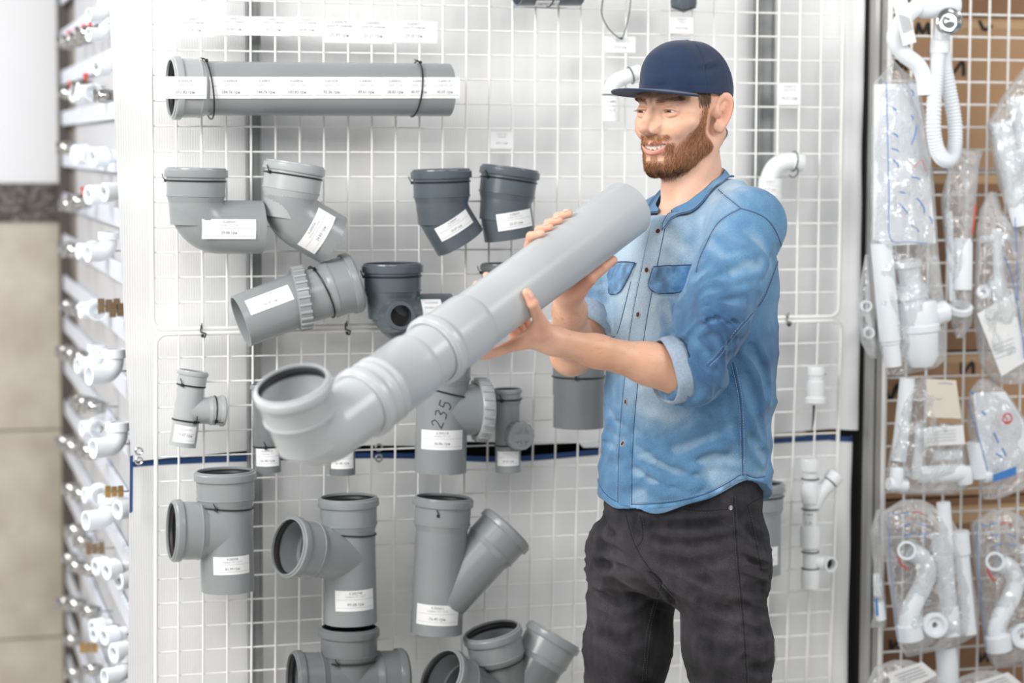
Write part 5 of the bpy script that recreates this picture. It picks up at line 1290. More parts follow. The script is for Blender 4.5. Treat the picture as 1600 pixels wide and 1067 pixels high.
# --- shoes ---------------------------------------------------------------
M_shoe = mat('dark_shoe', lin((40, 40, 44)), .5); M_sole = mat('pale_sole', lin((200, 198, 192)), .6)
for A in (AN, AR):
    fd = nrm(np.array([TF[0], TF[1], 0])); c0 = np.array([A[0], A[1], 0.0])
    def shoe(P, c0=c0, fd=fd):
        a = (c0 - fd * .05 + MZ * .045).astype(F32); b = (c0 + fd * .16 + MZ * .035).astype(F32); d = rc(P, a, b, .040, .034); d = smin(d, rc(P, (c0 + MZ * .06).astype(F32), (c0 + MZ * .11).astype(F32), .043, .042), .03)
        return smax(d, .012 - P[:, 2], .004).astype(F32)
    lo, hi = bbox_of([c0 - .12, c0 + .12, c0 + fd * .22, c0 - fd * .12 + MZ * .17], .02); lo[2] = 0
    v_, q_ = surface_nets(shoe, lo, hi, .004); so = fast_mesh('shoe', to_world(v_), q_, M_shoe, man)
    n = 40; ring = [c0 + fd * (.055 + .142 * math.cos(2 * PI * k / n)) + np.array([-fd[1], fd[0], 0]) * (.045 * math.sin(2 * PI * k / n)) for k in range(n)]
    MB().grid(to_world(np.array([[p * (1, 1, 0) + MZ * z for p in ring] for z in (0.0, .002, .016, .018)]).reshape(-1, 3)).reshape(4, n, 3), closev=True).build('sole', M_sole, so, angle=40)
# ================================================================== white fittings and loose labels on the grid
M_wp = mat('white_pipe_plastic', lin((234, 237, 238)), .28, spec=.5)
M_gtie = mat('dark_green_cable_tie', lin((20, 62, 48)), .4)
def wtube(m, px, rpx, off, n=22, smooth_n=7):
    """tube through picture points at a distance in front of the grid; radius in picture pixels"""
    P = np.array([W(u, v, off) for u, v in px]); 
    if smooth_n and len(P) > 2: P = catmull(P, smooth_n)
    dep = float((P[0] - CAM) @ FWD); rr = np.asarray(rpx, float) * dep / FPX
    if not np.isscalar(rpx): rr = np.interp(np.linspace(0, 1, len(P)), np.linspace(0, 1, len(rr)), rr)
    m.sweep(P, rr if np.ndim(rr) else float(rr), n); return P
def catmull(P, k):
    P = np.asarray(P, float); out = []
    Q_ = np.concatenate([[2 * P[0] - P[1]], P, [2 * P[-1] - P[-2]]])
    for i in range(1, len(Q_) - 2):
        a, b, c, d = Q_[i - 1:i + 3]
        for j in range(k):
            t = j / k; out.append(.5 * (2 * b + (c - a) * t + (2 * a - 5 * b + 4 * c - d) * t * t + (3 * b - a - 3 * c + d) * t ** 3))
    out.append(P[-1]); return np.array(out)
def ring_tie(u, v, rpx, off, axis, par, m=M_gtie, th=.0013, name='cable_tie'):
    p = W(u, v, off); dep = float((p - CAM) @ FWD); r = rpx * dep / FPX; a = nrm(axis); e1 = nrm(np.cross(a, (0.2, 1, .1))); e2 = np.cross(a, e1)
    mm = MB(); mm.sweep(np.array([p + (e1 * math.cos(2 * PI * k / 28) + e2 * math.sin(2 * PI * k / 28)) * (r + th * .5) for k in range(28)]), th, 6, closed=True)
    c = to_cam(p); c = nrm(c - a * (c @ a)); mm.sweep([p + c * r, p - c * r, np.array([p[0], .005, p[2]]), p - c * r + a * .002], .0009, 6); return mm.build(name, m, par)
def card(u0, v0, u1, v1, off, lines, parent=None, name='label_text', m_=M_paper, tilt=0):
    """flat paper card; returns (paper builder, ink builder)"""
    c = W((u0 + u1) / 2, (v0 + v1) / 2, off); w_ = W(u1, v0, off)[0] - W(u0, v0, off)[0]; h = W(u0, v0, off)[2] - W(u0, v1, off)[2]
    ex = np.array([math.cos(tilt), 0, math.sin(tilt)]); ez = np.array([-math.sin(tilt), 0, math.cos(tilt)]); pb, ib = MB(), MB()
    pb.box(c, (w_, .0008, h), (ex, (0, 1, 0), ez))
    for txt, size, yy in lines:
        v, fs = text_geo(txt, size * h); mx = abs(v[:, 0]).max() if len(v) else 1
        k = min(1, w_ * .46 / mx); ib.add([c + ex * x * k + ez * (y * k + yy * h) + (0, -.0007, 0) for x, y in v], fs)
    return c, pb, ib
def loose_card(label, u0, v0, u1, v1, lines, off=.004, group=None):
    c, pb, ib = card(u0, v0, u1, v1, off, lines); t = thing('price_label', label, 'price label', c, group); p = pb.build('paper', M_paper, t, smooth=False)
    if ib.n: ib.build('label_text', M_ink2, p, smooth=False)
    return t
GL = 'loose price labels on the grid'
loose_card('white price label on the grid under the thin wire loop', 945, 57, 993, 82, LT('0.205617', 'Заглушка', '10.26 грн'), group=GL)
loose_card('white price label on the grid behind the man\'s head, over the upright', 1216, 131, 1251, 164, LT('0.205713', 'Трап ПП 50', '46.21 грн'), group=GL)
loose_card('white price label alone on the grid above the nearly straight elbow', 766, 206, 802, 232, LT('0.021102', 'Редукція', '8.91 грн'), group=GL)
# strip of labels along the top
c = W(476, 46, .004); t = thing('price_label', 'long strip of overlapping white price labels taped across the top of the grid', 'price label', c, GL)
for k, (u0, v0, u1, v1, code, pr) in enumerate(((268, 26, 335, 57, '0.600675', '53.54 грн'), (330, 25, 400, 55, '0.600674', '36.86 грн'), (398, 26, 455, 56, '0.600673', '34.72 грн'), (452, 27, 506, 56, '0.600672', '30.90 грн'), (504, 29, 556, 67, '0.600678', '25.49 грн'), (554, 31, 612, 68, '0.600802', '31.21 грн'), (610, 33, 683, 67, '0.600871', '29.28 грн'))):
    c, pb, ib = card(u0, v0, u1, v1, .004 + .0009 * (k % 2), LT(code, 'Труба ПП зовнішня', pr)); p = pb.build('paper', M_paper, t, smooth=False); ib.build('label_text', M_ink2, p, smooth=False)
# a thin dark loop of wire
c = W(965, 20, .01); m = MB(); P = catmull([W(u, v, .012) for u, v in ((943, -8), (940, 20), (948, 40), (958, 52), (971, 60), (977, 46), (983, 22), (986, -8))], 6); m.sweep(P, .0011, 6)
m.box(W(971, 60, .013), (.005, .005, .005)); tag(m.build('wire_loop', M_gtie, origin=c), 'thin dark green wire loop hanging at the top edge above the cap', 'wire loop')
GW = 'white drain parts on the grid'
def wfit(label, u, v, off=.03, name='white_fitting'): return thing(name, label, 'white pipe fitting', W(u, v, off), GW)
# left white elbow
t = wfit('small white elbow on the grid behind the brim of the cap', 955, 160); m = MB(); wtube(m, [(955, 188), (955, 160), (955, 140), (963, 127), (978, 120), (1000, 112)], 12, .03); m.build('bend', M_wp, t)
MB().lathe(W(955, 189, .03), (0, 0, 1), [(0, .0), (0, .0175), (.042, .0175), (.044, .0165)], 28).build('collar', M_wp, t); label_part(W(956, 167, .03), (W(955, 189, .03), np.array((0, 0, 1.))), .0176, .029, .036, t, [('0.4801', .2, .3), ('Коліно', .15, .05), ('14.72', .2, -.2)])
ring_tie(955, 148, 13, .03, (0, 0, 1), t); ring_tie(985, 118, 13, .03, (.93, 0, .3), t)
# right white elbow
t = wfit('white elbow on the grid behind the man\'s shoulder, label on its upright leg', 1200, 270); m = MB(); wtube(m, [(1201, 290), (1203, 275), (1212, 260), (1228, 253), (1246, 252)], 14, .03); m.build('bend', M_wp, t)
MB().lathe(W(1201, 317, .03), W(1204, 275, .03) - W(1201, 317, .03), [(0, 0), (0, .0265), (.002, .0275), (.016, .0275), (.018, .0255), (.052, .025), (.054, .02)], 32).build('collar', M_wp, t)
MB().lathe(W(1253, 255, .03), W(1240, 252, .03) - W(1253, 255, .03), [(0, 0), (0, .019), (.003, .0205), (.022, .0205), (.024, .017)], 28).build('end_cap', M_wp, t)
label_part(W(1203, 292, .03), (W(1201, 317, .03), W(1204, 275, .03) - W(1201, 317, .03)), .0253, .042, .030, t, LT('0.205719', 'Коліно 40', '27.37 грн')); ring_tie(1201, 307, 19, .03, (.05, 0, 1), t); ring_tie(1240, 252, 15, .03, (1, 0, -.1), t); m = MB(); m.sweep(catmull([W(u, v, .052) for u, v in ((1246, 262), (1247, 270), (1240, 277), (1233, 274))], 6), .0012, 6); m.build('tie_tail', M_black, t)
# white valve with a dark spike
t = wfit('small white capped fitting with a dark spike under it, behind the man\'s back', 1275, 610, name='white_adapter'); MB().lathe(W(1275, 573, .025), (0, 0, -1), [(0, 0), (0, .017), (.004, .0185), (.018, .0185), (.02, .016), (.03, .0155), (.032, .019), (.05, .0195), (.064, .018), (.068, .0225), (.078, .0225), (.08, .012), (.08, 0)], 32).build('barrel', M_wp, t)
m = MB(); m.sweep([W(1272, 633, .025), W(1271, 655, .025), W(1268, 673, .025)], [.0028, .0022, .0006], 8); m.build('spike', M_black, t); m = MB(); m.sweep([W(1262, 585, .01), W(1262, 585, -.004), W(1290, 585, -.004), W(1290, 585, .01)], .001, 6); m.build('cable_tie', M_black, t)
# white branched stack
t = wfit('white stack of branch fittings on the grid behind the man\'s hip', 1268, 820, name='white_branch_stack'); m = MB(); wtube(m, [(1266, 722), (1266, 920)], 11.5, .03, smooth_n=0); m.build('pipe', M_wp, t)
for (v, r_, h_) in ((722, 15, 20), (765, 14, 30), (832, 15, 34), (898, 14, 30)):
    dep = float((W(1266, v, .03) - CAM) @ FWD) / FPX; MB().lathe(W(1266, v - h_ * .3, .03), (0, 0, -1), [(0, 0), (0, r_ * dep), (h_ * .3 * dep, (r_ + 1.2) * dep), (h_ * dep, r_ * dep), (h_ * dep, 0)], 28).build('collar', M_wp, t)
m = MB(); P = wtube(m, [(1268, 795), (1280, 773), (1296, 755)], 12, .03); m.build('side_branch', M_wp, t); MB().lathe(W(1307, 741, .03), W(1290, 762, .03) - W(1307, 741, .03), [(0, 0), (0, .018), (.004, .0195), (.02, .0195), (.022, .016)], 28).build('end_cap', M_wp, t)
m = MB(); q = nrm(np.array([.25, -1, 0])); p0 = W(1290, 880, .03); hollow(m, [p0 - q * .01, p0 + q * .02], .0165, .004, 28); m.sweep([W(1266, 878, .03), W(1284, 880, .03)], .0155, 20); m.build('side_outlet', M_wp, t); MB().lathe(p0 + q * .006, q, [(0, 0), (0, .0125)], 24).build('outlet_inside', M_rub, t)
for v in (748, 795, 862, 888): ring_tie(1266, v, 13, .03, (0, 0, 1), t, m=M_black)
label_part(W(1266, 906, .03), (W(1266, 920, .03), np.array((0, 0, 1.))), .0185, .030, .028, t, [('0.4807', .2, .3), ('19.30', .2, -.2)])
label_part(W(1263, 812, .03), (W(1266, 920, .03), np.array((0, 0, 1.))), .0200, .026, .036, t, [('0.4805', .2, .3), ('41.60', .2, -.2)])
# dark valve and grey pipe end cut by the top edge
t = thing('dark_fitting', 'dark grey fitting with a hanging label at the top edge above the cap', 'pipe fitting', W(1068, 4, .03)); MB().lathe(W(1068, 20, .03), (0, 0, 1), [(0, 0), (.004, .012), (.010, .026), (.02, .028), (.06, .027), (.06, 0)], 28).build('barrel', G_D, t); c, pb, ib = card(1047, 27, 1083, 52, .03, LT('0.205610', 'Клапан', '47.00 грн')); p = pb.build('price_label', M_paper, t, smooth=False); ib.build('label_text', M_ink2, p, smooth=False)
m = MB(); m.sweep([W(1050, 10, .05), W(1066, 16, .06), W(1086, 12, .05)], .0013, 6); m.sweep([W(1068, 12, .05), W(1068, 12, -.004)], .001, 6); m.build('cable_tie', M_black, t)
p0, p1 = W(808, -26, .05), W(905, -26, .05); t = thing('drain_pipe', 'grey pipe whose lower edge shows at the top of the picture', 'pipe', p0); m = MB(); hollow(m, [p0, p1], .046); m.build('pipe', G_D, t)
label_part(W(854, 6, .05), (p0, p1 - p0), .0465, .05, .026, t, [('98.76 грн', .35, 0)], around=False, bars=False); tie_part((p0 + p1) / 2, p1 - p0, .046, t)
# short ties that hold the two grid panels together
for (u, v, lab) in ((312, 518, 'black cable tie joining the two grids near the adjustable elbow\'s open end'), (538, 514, 'black cable tie joining the two grids below the adjustable elbow\'s socket'), (1227, 501, 'black cable tie joining the two grids behind the man\'s back')):
    m = MB(); p = W(u, v, .0); m.sweep(np.array([p + np.array((.0006 * k, -.0075 * math.cos(2 * PI * k / 20), .0125 * math.sin(2 * PI * k / 20))) for k in range(20)]), .0013, 6, closed=True); m.box(p + (.004, -.008, -.008), (.005, .004, .006)); m.sweep([p + (.004, -.008, .006), p + (.002, -.012, .018)], .001, 5)
    tag(m.build('cable_tie', M_tie, origin=p), lab, 'cable tie', 'cable ties between the grids')
# ================================================================== the neighbouring stand on the right: grid, boxes, bagged parts
def film_mat():
    m = bpy.data.materials.new('clear_bag_film'); m.use_nodes = True; nt = m.node_tree; nt.nodes.clear()
    out = nt.nodes.new('ShaderNodeOutputMaterial'); tr = nt.nodes.new('ShaderNodeBsdfTransparent'); gl = nt.nodes.new('ShaderNodeBsdfGlossy'); df = nt.nodes.new('ShaderNodeBsdfDiffuse'); m1 = nt.nodes.new('ShaderNodeMixShader'); m2 = nt.nodes.new('ShaderNodeMixShader')
    gl.inputs['Roughness'].default_value = .16; df.inputs['Color'].default_value = (.97, .98, .99, 1); tr.inputs['Color'].default_value = (.97, .98, .985, 1)
    tc = nt.nodes.new('ShaderNodeTexCoord'); nz = nt.nodes.new('ShaderNodeTexNoise'); nz.inputs['Scale'].default_value = 16; nz.inputs['Detail'].default_value = 2.5; nz.inputs['Distortion'].default_value = 1.6
    bp = nt.nodes.new('ShaderNodeBump'); bp.inputs['Strength'].default_value = .8; bp.inputs['Distance'].default_value = .02
    nt.links.new(tc.outputs['Object'], nz.inputs['Vector']); nt.links.new(nz.outputs['Fac'], bp.inputs['Height']); nt.links.new(bp.outputs['Normal'], gl.inputs['Normal'])
    lw = nt.nodes.new('ShaderNodeLayerWeight'); lw.inputs['Blend'].default_value = .32; nt.links.new(bp.outputs['Normal'], lw.inputs['Normal'])
    mr = nt.nodes.new('ShaderNodeMapRange'); mr.inputs[3].default_value = .24; mr.inputs[4].default_value = .62; nt.links.new(lw.outputs['Fresnel'], mr.inputs[0])
    m1.inputs[0].default_value = .55; nt.links.new(df.outputs[0], m1.inputs[1]); nt.links.new(gl.outputs[0], m1.inputs[2])
    nt.links.new(mr.outputs[0], m2.inputs[0]); nt.links.new(tr.outputs[0], m2.inputs[1]); nt.links.new(m1.outputs[0], m2.inputs[2]); nt.links.new(m2.outputs[0], out.inputs['Surface'])
    return m
M_film = film_mat()
M_bwp = mat('bluish_white_plastic', lin((238, 243, 247)), .3); M_card = mat('brown_cardboard', lin((176, 140, 106)), .75, noise=(6, .06)); M_card2 = mat('dark_cardboard', lin((140, 106, 78)), .75, noise=(6, .08))
M_chrome = mat('chrome', (.62, .63, .64), .12, 1.0); M_pblue = mat('blue_print', lin((70, 130, 200)), .5); M_pred = mat('red_print', lin((206, 80, 70)), .5); M_grn = mat('green_edge', lin((150, 200, 180)), .4)
M_wbag = mat('white_inner_bag', lin((236, 240, 244)), .45)
# uprights, and a dark strip added for the shade in the gap between the stands
o = MB().box((W(1357.5, 500, -.14)[0], .20, 1.25), (W(1366, 500, -.14)[0] - W(1349, 500, -.14)[0], .10, 2.5)).build('gap_shade_strip', M_dark, smooth=False); tag(o, 'dark strip standing in for the shade between the white banner and the bag stand', 'post')
for k, (u0, u1, lab) in enumerate(((1364, 1371, 'slim pale metal post next to the dark gap'), (1375, 1382, 'slim pale metal post next to the bag stand\'s own grid'))):
    x0, x1 = W(u0, 500, -.03)[0], W(u1, 500, -.03)[0]; tag(MB().box(((x0 + x1) / 2, .055, 1.25), (x1 - x0, .03, 2.5)).build('metal_post', mat('pale_metal', (.58, .58, .56), .4, .3), smooth=False), lab, 'post')
# its grid
xs = [W(u, 300, -.02)[0] for u in (1387, 1420.5, 1452, 1482, 1511, 1541, 1571, 1600, 1630)]
zs = [W(1500, 22 + 35.35 * k, -.02)[2] for k in range(-6, 32)]
t = thing('grid_panel', 'white wire grid of the bag stand, cardboard boxes behind it', 'grid panel', (xs[3], .02, 0)); m = MB()
m.sweep([(xs[0], .02, 0.0), (xs[0], .02, 2.25)], .0062, 10); m.build('frame', M_wire, t); m = MB()
for x in xs[1:]: m.sweep([(x, .02, .1), (x, .02, 2.25)], .0027, 8)
m.build('upright_wires', M_wire, t); m = MB()
for z in zs: m.sweep([(xs[0], .026, z), (xs[-1], .026, z)], .0025, 8)
m.build('cross_wires', M_wire, t)
# cardboard boxes behind the grid, stacked from the floor up
def cbox(label, u0, v0, u1, v1, y0, dep, m_, marks=()):
    a, b = W(u0, 300, -yb), W(u1, 300, -yb); a[2] = W(1500, v0, -yb)[2]; b[2] = max(W(1500, v1, -yb)[2], 0); y0 = yb; t = thing('cardboard_box', label, 'cardboard box', ((a[0] + b[0]) / 2, y0, b[2]), 'cardboard boxes behind the bag stand')
    c = ((a[0] + b[0]) / 2, y0 + dep / 2, (a[2] + b[2]) / 2); w_, h = b[0] - a[0], a[2] - b[2]; MB().box(c, (w_, dep, h - .003)).build('carton', m_, t, smooth=False)
    MB().box((c[0], y0 - .0006, c[2] + h * .45), (w_, .0012, h * .05)).build('tape', mat('parcel_tape', lin((190, 160, 122)), .3), t, smooth=False)
    if marks:
        for (u, v, s, sh) in marks:
            mm = MB(); P = np.array([W(u + x * s, v + y * s, -y0 + .002) for x, y in sh]); mm.sweep(catmull(P, 5), .004, 6); mm.build('marker_writing', mat('black_marker', (.02, .02, .022), .6), t)
Mh = [(0, 1), (.15, 0), (.5, .8), (.9, 0), (1, 1)]; Ih = [(0, 0), (.1, 1), (.9, 0), (1, 1)]; Ch = [(0, .2), (.4, .9), (1, .6)]
yb = .22
zf = [1.0]
cbox('dark brown cardboard box on top of the stack behind the bag stand', 1380, -60, 1640, 26, yb + .05, .4, M_card2, [])
cbox('pale brown cardboard box with black marker letters behind the chrome drain', 1380, 26, 1640, 264, yb, .4, M_card, [(1432, 36, 20, Mh), (1484, 96, 22, Ih), (1398, 92, 18, Mh), (1530, 28, 20, Ch)])
cbox('brown cardboard box in the stack behind the bag with the paper sheet', 1380, 266, 1640, 548, yb + .06, .4, M_card2, [])
cbox('brown cardboard box in the stack behind the bag with two paper labels', 1380, 550, 1640, 775, yb + .03, .4, M_card, [(1376, 600, 30, Mh), (1503, 566, 18, Ih)])
cbox('brown cardboard box at the bottom of the stack, behind the twin trap bags', 1380, 777, 1640, 1420, yb, .4, M_card2, [(1392, 1000, 14, Ih), (1530, 1020, 14, Ih)])

def bagfilm(rows, off, th, par, seed, m_=None, name='bag_film', inset=0, back=True):
    rows = np.array(rows, float); n = 44; nv = 30; ys = np.linspace(rows[0, 0], rows[-1, 0], n); xl = np.interp(ys, rows[:, 0], rows[:, 1]); xr = np.interp(ys, rows[:, 0], rows[:, 2]); F, B = [], []
    for i in range(n):
        a, b = [], []
        for j in range(nv):
            s = j / (nv - 1); u = xl[i] + (xr[i] - xl[i]) * s; k = max(0, (1 - (2 * s - 1) ** 2)) ** .6 * min(1, 5 * min(i + .3, n - 1 - i + .3) / n) ** .6
            w_ = mnoise.noise(Vector((u * .035 + seed, ys[i] * .028, seed))) + .6 * mnoise.noise(Vector((u * .09 + seed, ys[i] * .07, 3.3 + seed))) + .35 * abs(mnoise.noise(Vector((u * .2 + ys[i] * .12, seed, ys[i] * .1)))); e = 1.2 * mnoise.noise(Vector((seed, ys[i] * .06, j * .9))) if j in (0, nv - 1) else 0
            a.append(W(u + e, ys[i], off + th * k * (1 + .3 * w_) + .005 * w_)); b.append(W(u + e, ys[i], off - th * .25 * k + .004 * w_ - .0005))
        F.append(a); B.append(b)
    m = MB().grid(F)
    if back: m.grid(np.array(B)[::-1])
    return m.build(name, m_ or M_film, par, angle=180)
def bag(label, u, v, off, name='bagged_part'): return thing(name, label, 'bagged plumbing part', W(u, v, off), 'clear bags of white plumbing parts')
def stroke(m, px, off, r=.0012): m.sweep(catmull([W(u, v, off) for u, v in px], 5) if len(px) > 2 else np.array([W(u, v, off) for u, v in px]), r, 6)
def flat(m, px, off): m.add([W(u, v, off) for u, v in px] + [W(u, v, off - .0008) for u, v in px], [tuple(range(len(px))), tuple(range(len(px), 2 * len(px)))[::-1]])
def cyl(m, u0, v0, u1, v1, rpx, off, prof=None, n=26):
    a, b = W(u0, v0, off), W(u1, v1, off); k = float((a - CAM) @ FWD) / FPX; L = np.linalg.norm(b - a); pr = prof or [(0, 1), (1, 1)]
    m.lathe(a, b - a, [(0, 0)] + [(t_ * L, q * rpx * k) for t_, q in pr] + [(L, 0)], n)
NUT = [(0, .88), (.08, 1), (.92, 1), (1, .88)]
# A: sink trap with corrugated hose and chrome drain
t = thing('sink_trap', 'white sink trap with a corrugated hose loop and chrome drain', 'sink trap', W(1450, 60, .15))
m = MB(); wtube(m, [(1490, 4), (1455, 6), (1432, 12), (1408, 34), (1398, 60), (1410, 82), (1434, 102), (1444, 124), (1446, 148)], 13, .15); m.build('bend_pipe', M_bwp, t)
m = MB(); cyl(m, 1437, 8, 1494, 8, 21, .15, NUT); cyl(m, 1476, 0, 1472, 62, 13, .15); m.build('trap_body', M_bwp, t)
p0 = W(1482, 34, .19); q = nrm(np.array([-.25, -1, .12])); MB().lathe(p0, q, [(0, 0), (0, .029), (.006, .0295), (.010, .028), (.011, .025), (.005, .020), (.004, .012), (.007, .004), (.008, 0)], 40).build('chrome_drain', M_chrome, t)
m = MB(); cyl(m, 1469, 62, 1468, 84, 15, .15, NUT); m.build('nut', M_bwp, t)
P = catmull([W(u, v, .15 + d) for u, v, d in ((1467, 82, 0), (1464, 110, .004), (1460, 152, .008), (1459, 205, .01), (1467, 240, .006), (1481, 250, -.002), (1491, 235, -.012), (1492, 195, -.018), (1485, 150, -.02), (1477, 108, -.02), (1474, 80, -.02))], 34)
k = float((P[0] - CAM) @ FWD) / FPX; MB().sweep(P, np.array([(11.6 + .9 * math.sin(i * 2 * PI / 4)) * k for i in range(len(P))]), 22).build('corrugated_hose', M_bwp, t)
m = MB(); flat(m, [(1393, -4), (1417, -4), (1432, 66), (1411, 72)], .185); tg = m.build('paper_tag', M_paper, t, smooth=False); m = MB()
for k_ in range(6): stroke(m, [(1405 + k_ * 3, 22 + k_ * 1), (1412 + k_ * 2.6, 52 - k_)], .1862, .0006)
m.build('label_text', M_ink2, tg)
m = MB(); m.sweep([W(1440, 2, .15), W(1440, 2, -.022)], .003, 8); m.build('hook', M_wire, t)
# B: big printed bag
t = bag('large clear bag with blue printing and a long white pipe inside, under the hose', 1415, 340, .10)
m = MB(); flat(m, [(1366, 132), (1432, 130), (1450, 250), (1462, 380), (1392, 384), (1364, 374)], .112); m.build('inner_wrap', M_wbag, t)
m = MB(); cyl(m, 1377, 380, 1391, 532, 17, .11); cyl(m, 1391, 528, 1396, 572, 14, .11, [(0, 1.08), (.2, 1.08), (.22, .96), (1, .92)]); m.build('tail_pipe', M_bwp, t)
m = MB(); cyl(m, 1418, 408, 1428, 480, 19, .105, [(0, 1.15), (.12, 1.15), (.14, .9), (.5, .9), (.52, 1.2), (.8, 1.2), (.82, 1), (1, 1)]); cyl(m, 1434, 470, 1440, 572, 30, .105, [(0, .9), (.05, 1), (.35, 1), (.37, 1.07), (.46, 1.07), (.48, .98), (.85, .92), (1, .6)]); cyl(m, 1440, 498, 1478, 486, 15, .11, [(0, .8), (.45, .8), (.5, 1.15), (1, 1.15)]); m.build('trap_body', M_bwp, t)
m = MB(); stroke(m, [(1385, 128), (1387, 220), (1389, 300), (1391, 372), (1420, 378), (1450, 380)], .150, .0010)
for (a, b) in (((1395, 168), (1402, 178)), ((1395, 208), (1403, 214)), ((1393, 232), (1404, 236)), ((1424, 140), (1427, 150)), ((1424, 180), (1426, 188)), ((1396, 250), (1404, 262)), ((1404, 318), (1418, 334)), ((1406, 300), (1414, 302)), ((1432, 310), (1440, 320)), ((1424, 276), (1438, 280)), ((1440, 318), (1444, 334)), ((1424, 352), (1436, 362)), ((1452, 338), (1456, 350)), ((1424, 226), (1432, 196))): stroke(m, [a, ((a[0] + b[0]) / 2 + 2, (a[1] + b[1]) / 2), b], .150, .0014)
fb = bagfilm([(95, 1393, 1398), (108, 1386, 1410), (130, 1364, 1436), (200, 1362, 1450), (300, 1361, 1461), (390, 1361, 1466), (470, 1366, 1476), (545, 1375, 1479), (572, 1382, 1474), (586, 1388, 1412)], .085, .055, t, 1.3); m.build('blue_print', M_pblue, fb)
m = MB(); stroke(m, [(1428, 262), (1440, 250), (1447, 268)], .150, .0008); m.build('red_print', M_pred, fb); m = MB(); m.sweep([W(1395, 96, .09), W(1395, 93, -.022)], .0015, 6); m.build('hook', M_wire, t)
# C: small bag on the far left
t = bag('small clear bag of ring nuts hanging beside the black gap', 1360, 480, .085)
for (u, v, r) in ((1353, 478, 9), (1357, 520, 9)):
    p = W(u, v, .095); k = float((p - CAM) @ FWD) / FPX; m = MB(); m.lathe(p, (-.3, -1, 0), [(-.01, r * k), (.008, r * k), (.010, r * k * .9), (.010, r * k * .68), (-.01, r * k * .68)], 26, closed=True); m.build('ring_nut', M_bwp, t)
bagfilm([(398, 1352, 1357), (430, 1346, 1359), (480, 1342, 1362), (535, 1345, 1370), (552, 1354, 1370), (560, 1362, 1370)], .075, .035, t, 4.1); m = MB(); m.sweep([W(1355, 400, .08), W(1372, 398, .03), W(1386, 396, -.022)], .0012, 6); m.build('hook', M_wire, t)
# D: crinkled bag with a strainer
t = bag('crinkled clear bag with a slotted white strainer inside, below the hose loop', 1500, 390, .075); m = MB(); cyl(m, 1504, 372, 1502, 452, 16, .085, [(0, .8), (.1, 1), (1, 1.05)]); m.build('strainer', M_bwp, t)
m = MB(); p = W(1500, 482, .085); k = float((p - CAM) @ FWD) / FPX; m.lathe(p, (-.1, -.45, 1), [(-.006, 20 * k), (.006, 20 * k), (.008, 18 * k), (.008, 14 * k), (-.006, 14 * k)], 28, closed=True); m.build('flange_ring', M_bwp, t)
m = MB(); cyl(m, 1482, 330, 1488, 470, 6, .08); m.build('tube', M_bwp, t); fb = bagfilm([(236, 1500, 1536), (262, 1482, 1530), (310, 1470, 1526), (380, 1476, 1520), (450, 1482, 1520), (505, 1486, 1520), (528, 1494, 1506)], .06, .045, t, 7.7); m = MB(); stroke(m, [(1525, 318), (1522, 344), (1519, 366)], .112, .002); m.build('red_print', M_pred, fb); m = MB(); m.sweep([W(1518, 240, .07), W(1530, 236, -.022)], .0012, 6); m.build('hook', M_wire, t)
# E: bag with a paper sheet
t = bag('clear bag with a tilted white paper sheet in front of white valve parts', 1562, 450, .09); m = MB(); cyl(m, 1557, 358, 1560, 440, 8, .09); cyl(m, 1535, 374, 1575, 370, 6, .09); cyl(m, 1556, 436, 1566, 478, 14, .09, NUT); m.build('valve_body', M_bwp, t)
m = MB(); p = W(1536, 456, .10); k = float((p - CAM) @ FWD) / FPX; m.lathe(p, (-.2, -1, 0), [(-.006, 11 * k), (.006, 11 * k), (.008, 9 * k), (.006, 4 * k), (-.006, 4 * k)], 24, closed=True); m.build('washer', M_bwp, t)
m = MB(); flat(m, [(1527, 490), (1584, 458), (1602, 565), (1565, 588)], .125); sh = m.build('paper_sheet', M_paper, t, smooth=False); m = MB()
for k_ in range(4): stroke(m, [(1552 + k_, 540 + k_ * 7), (1570 + k_, 533 + k_ * 7), (1584 + k_, 528 + k_ * 7)], .1264, .0005)
stroke(m, [(1540, 492), (1548, 500), (1558, 488)], .1264, .0007); m.build('label_text', M_ink2, sh)
fb = bagfilm([(300, 1544, 1558), (330, 1530, 1566), (366, 1525, 1596), (400, 1523, 1612), (500, 1521, 1618), (570, 1530, 1612), (600, 1552, 1600)], .07, .058, t, 9.2); m = MB(); stroke(m, [(1586, 340), (1589, 400), (1590, 470)], .131, .0011); stroke(m, [(1568, 400), (1580, 430), (1594, 500), (1600, 560)], .131, .0009); m.build('blue_print', M_pblue, fb); m = MB(); m.sweep([W(1550, 303, .075), W(1550, 299, -.022)], .0012, 6); m.build('hook', M_wire, t)
# F: bag at the right edge
t = bag('clear bag of two long white parts beside the corrugated hose loop', 1585, 240, .10); m = MB(); cyl(m, 1562, 190, 1598, 350, 17, .10); cyl(m, 1592, 150, 1612, 300, 18, .10); m.build('long_parts', M_bwp, t); bagfilm([(108, 1598, 1606), (150, 1566, 1618), (195, 1541, 1626), (260, 1552, 1632), (330, 1572, 1634), (362, 1588, 1626)], .08, .05, t, 12.5); m = MB(); m.sweep([W(1601, 110, .09), W(1601, 106, -.022)], .0012, 6); m.build('hook', M_wire, t)
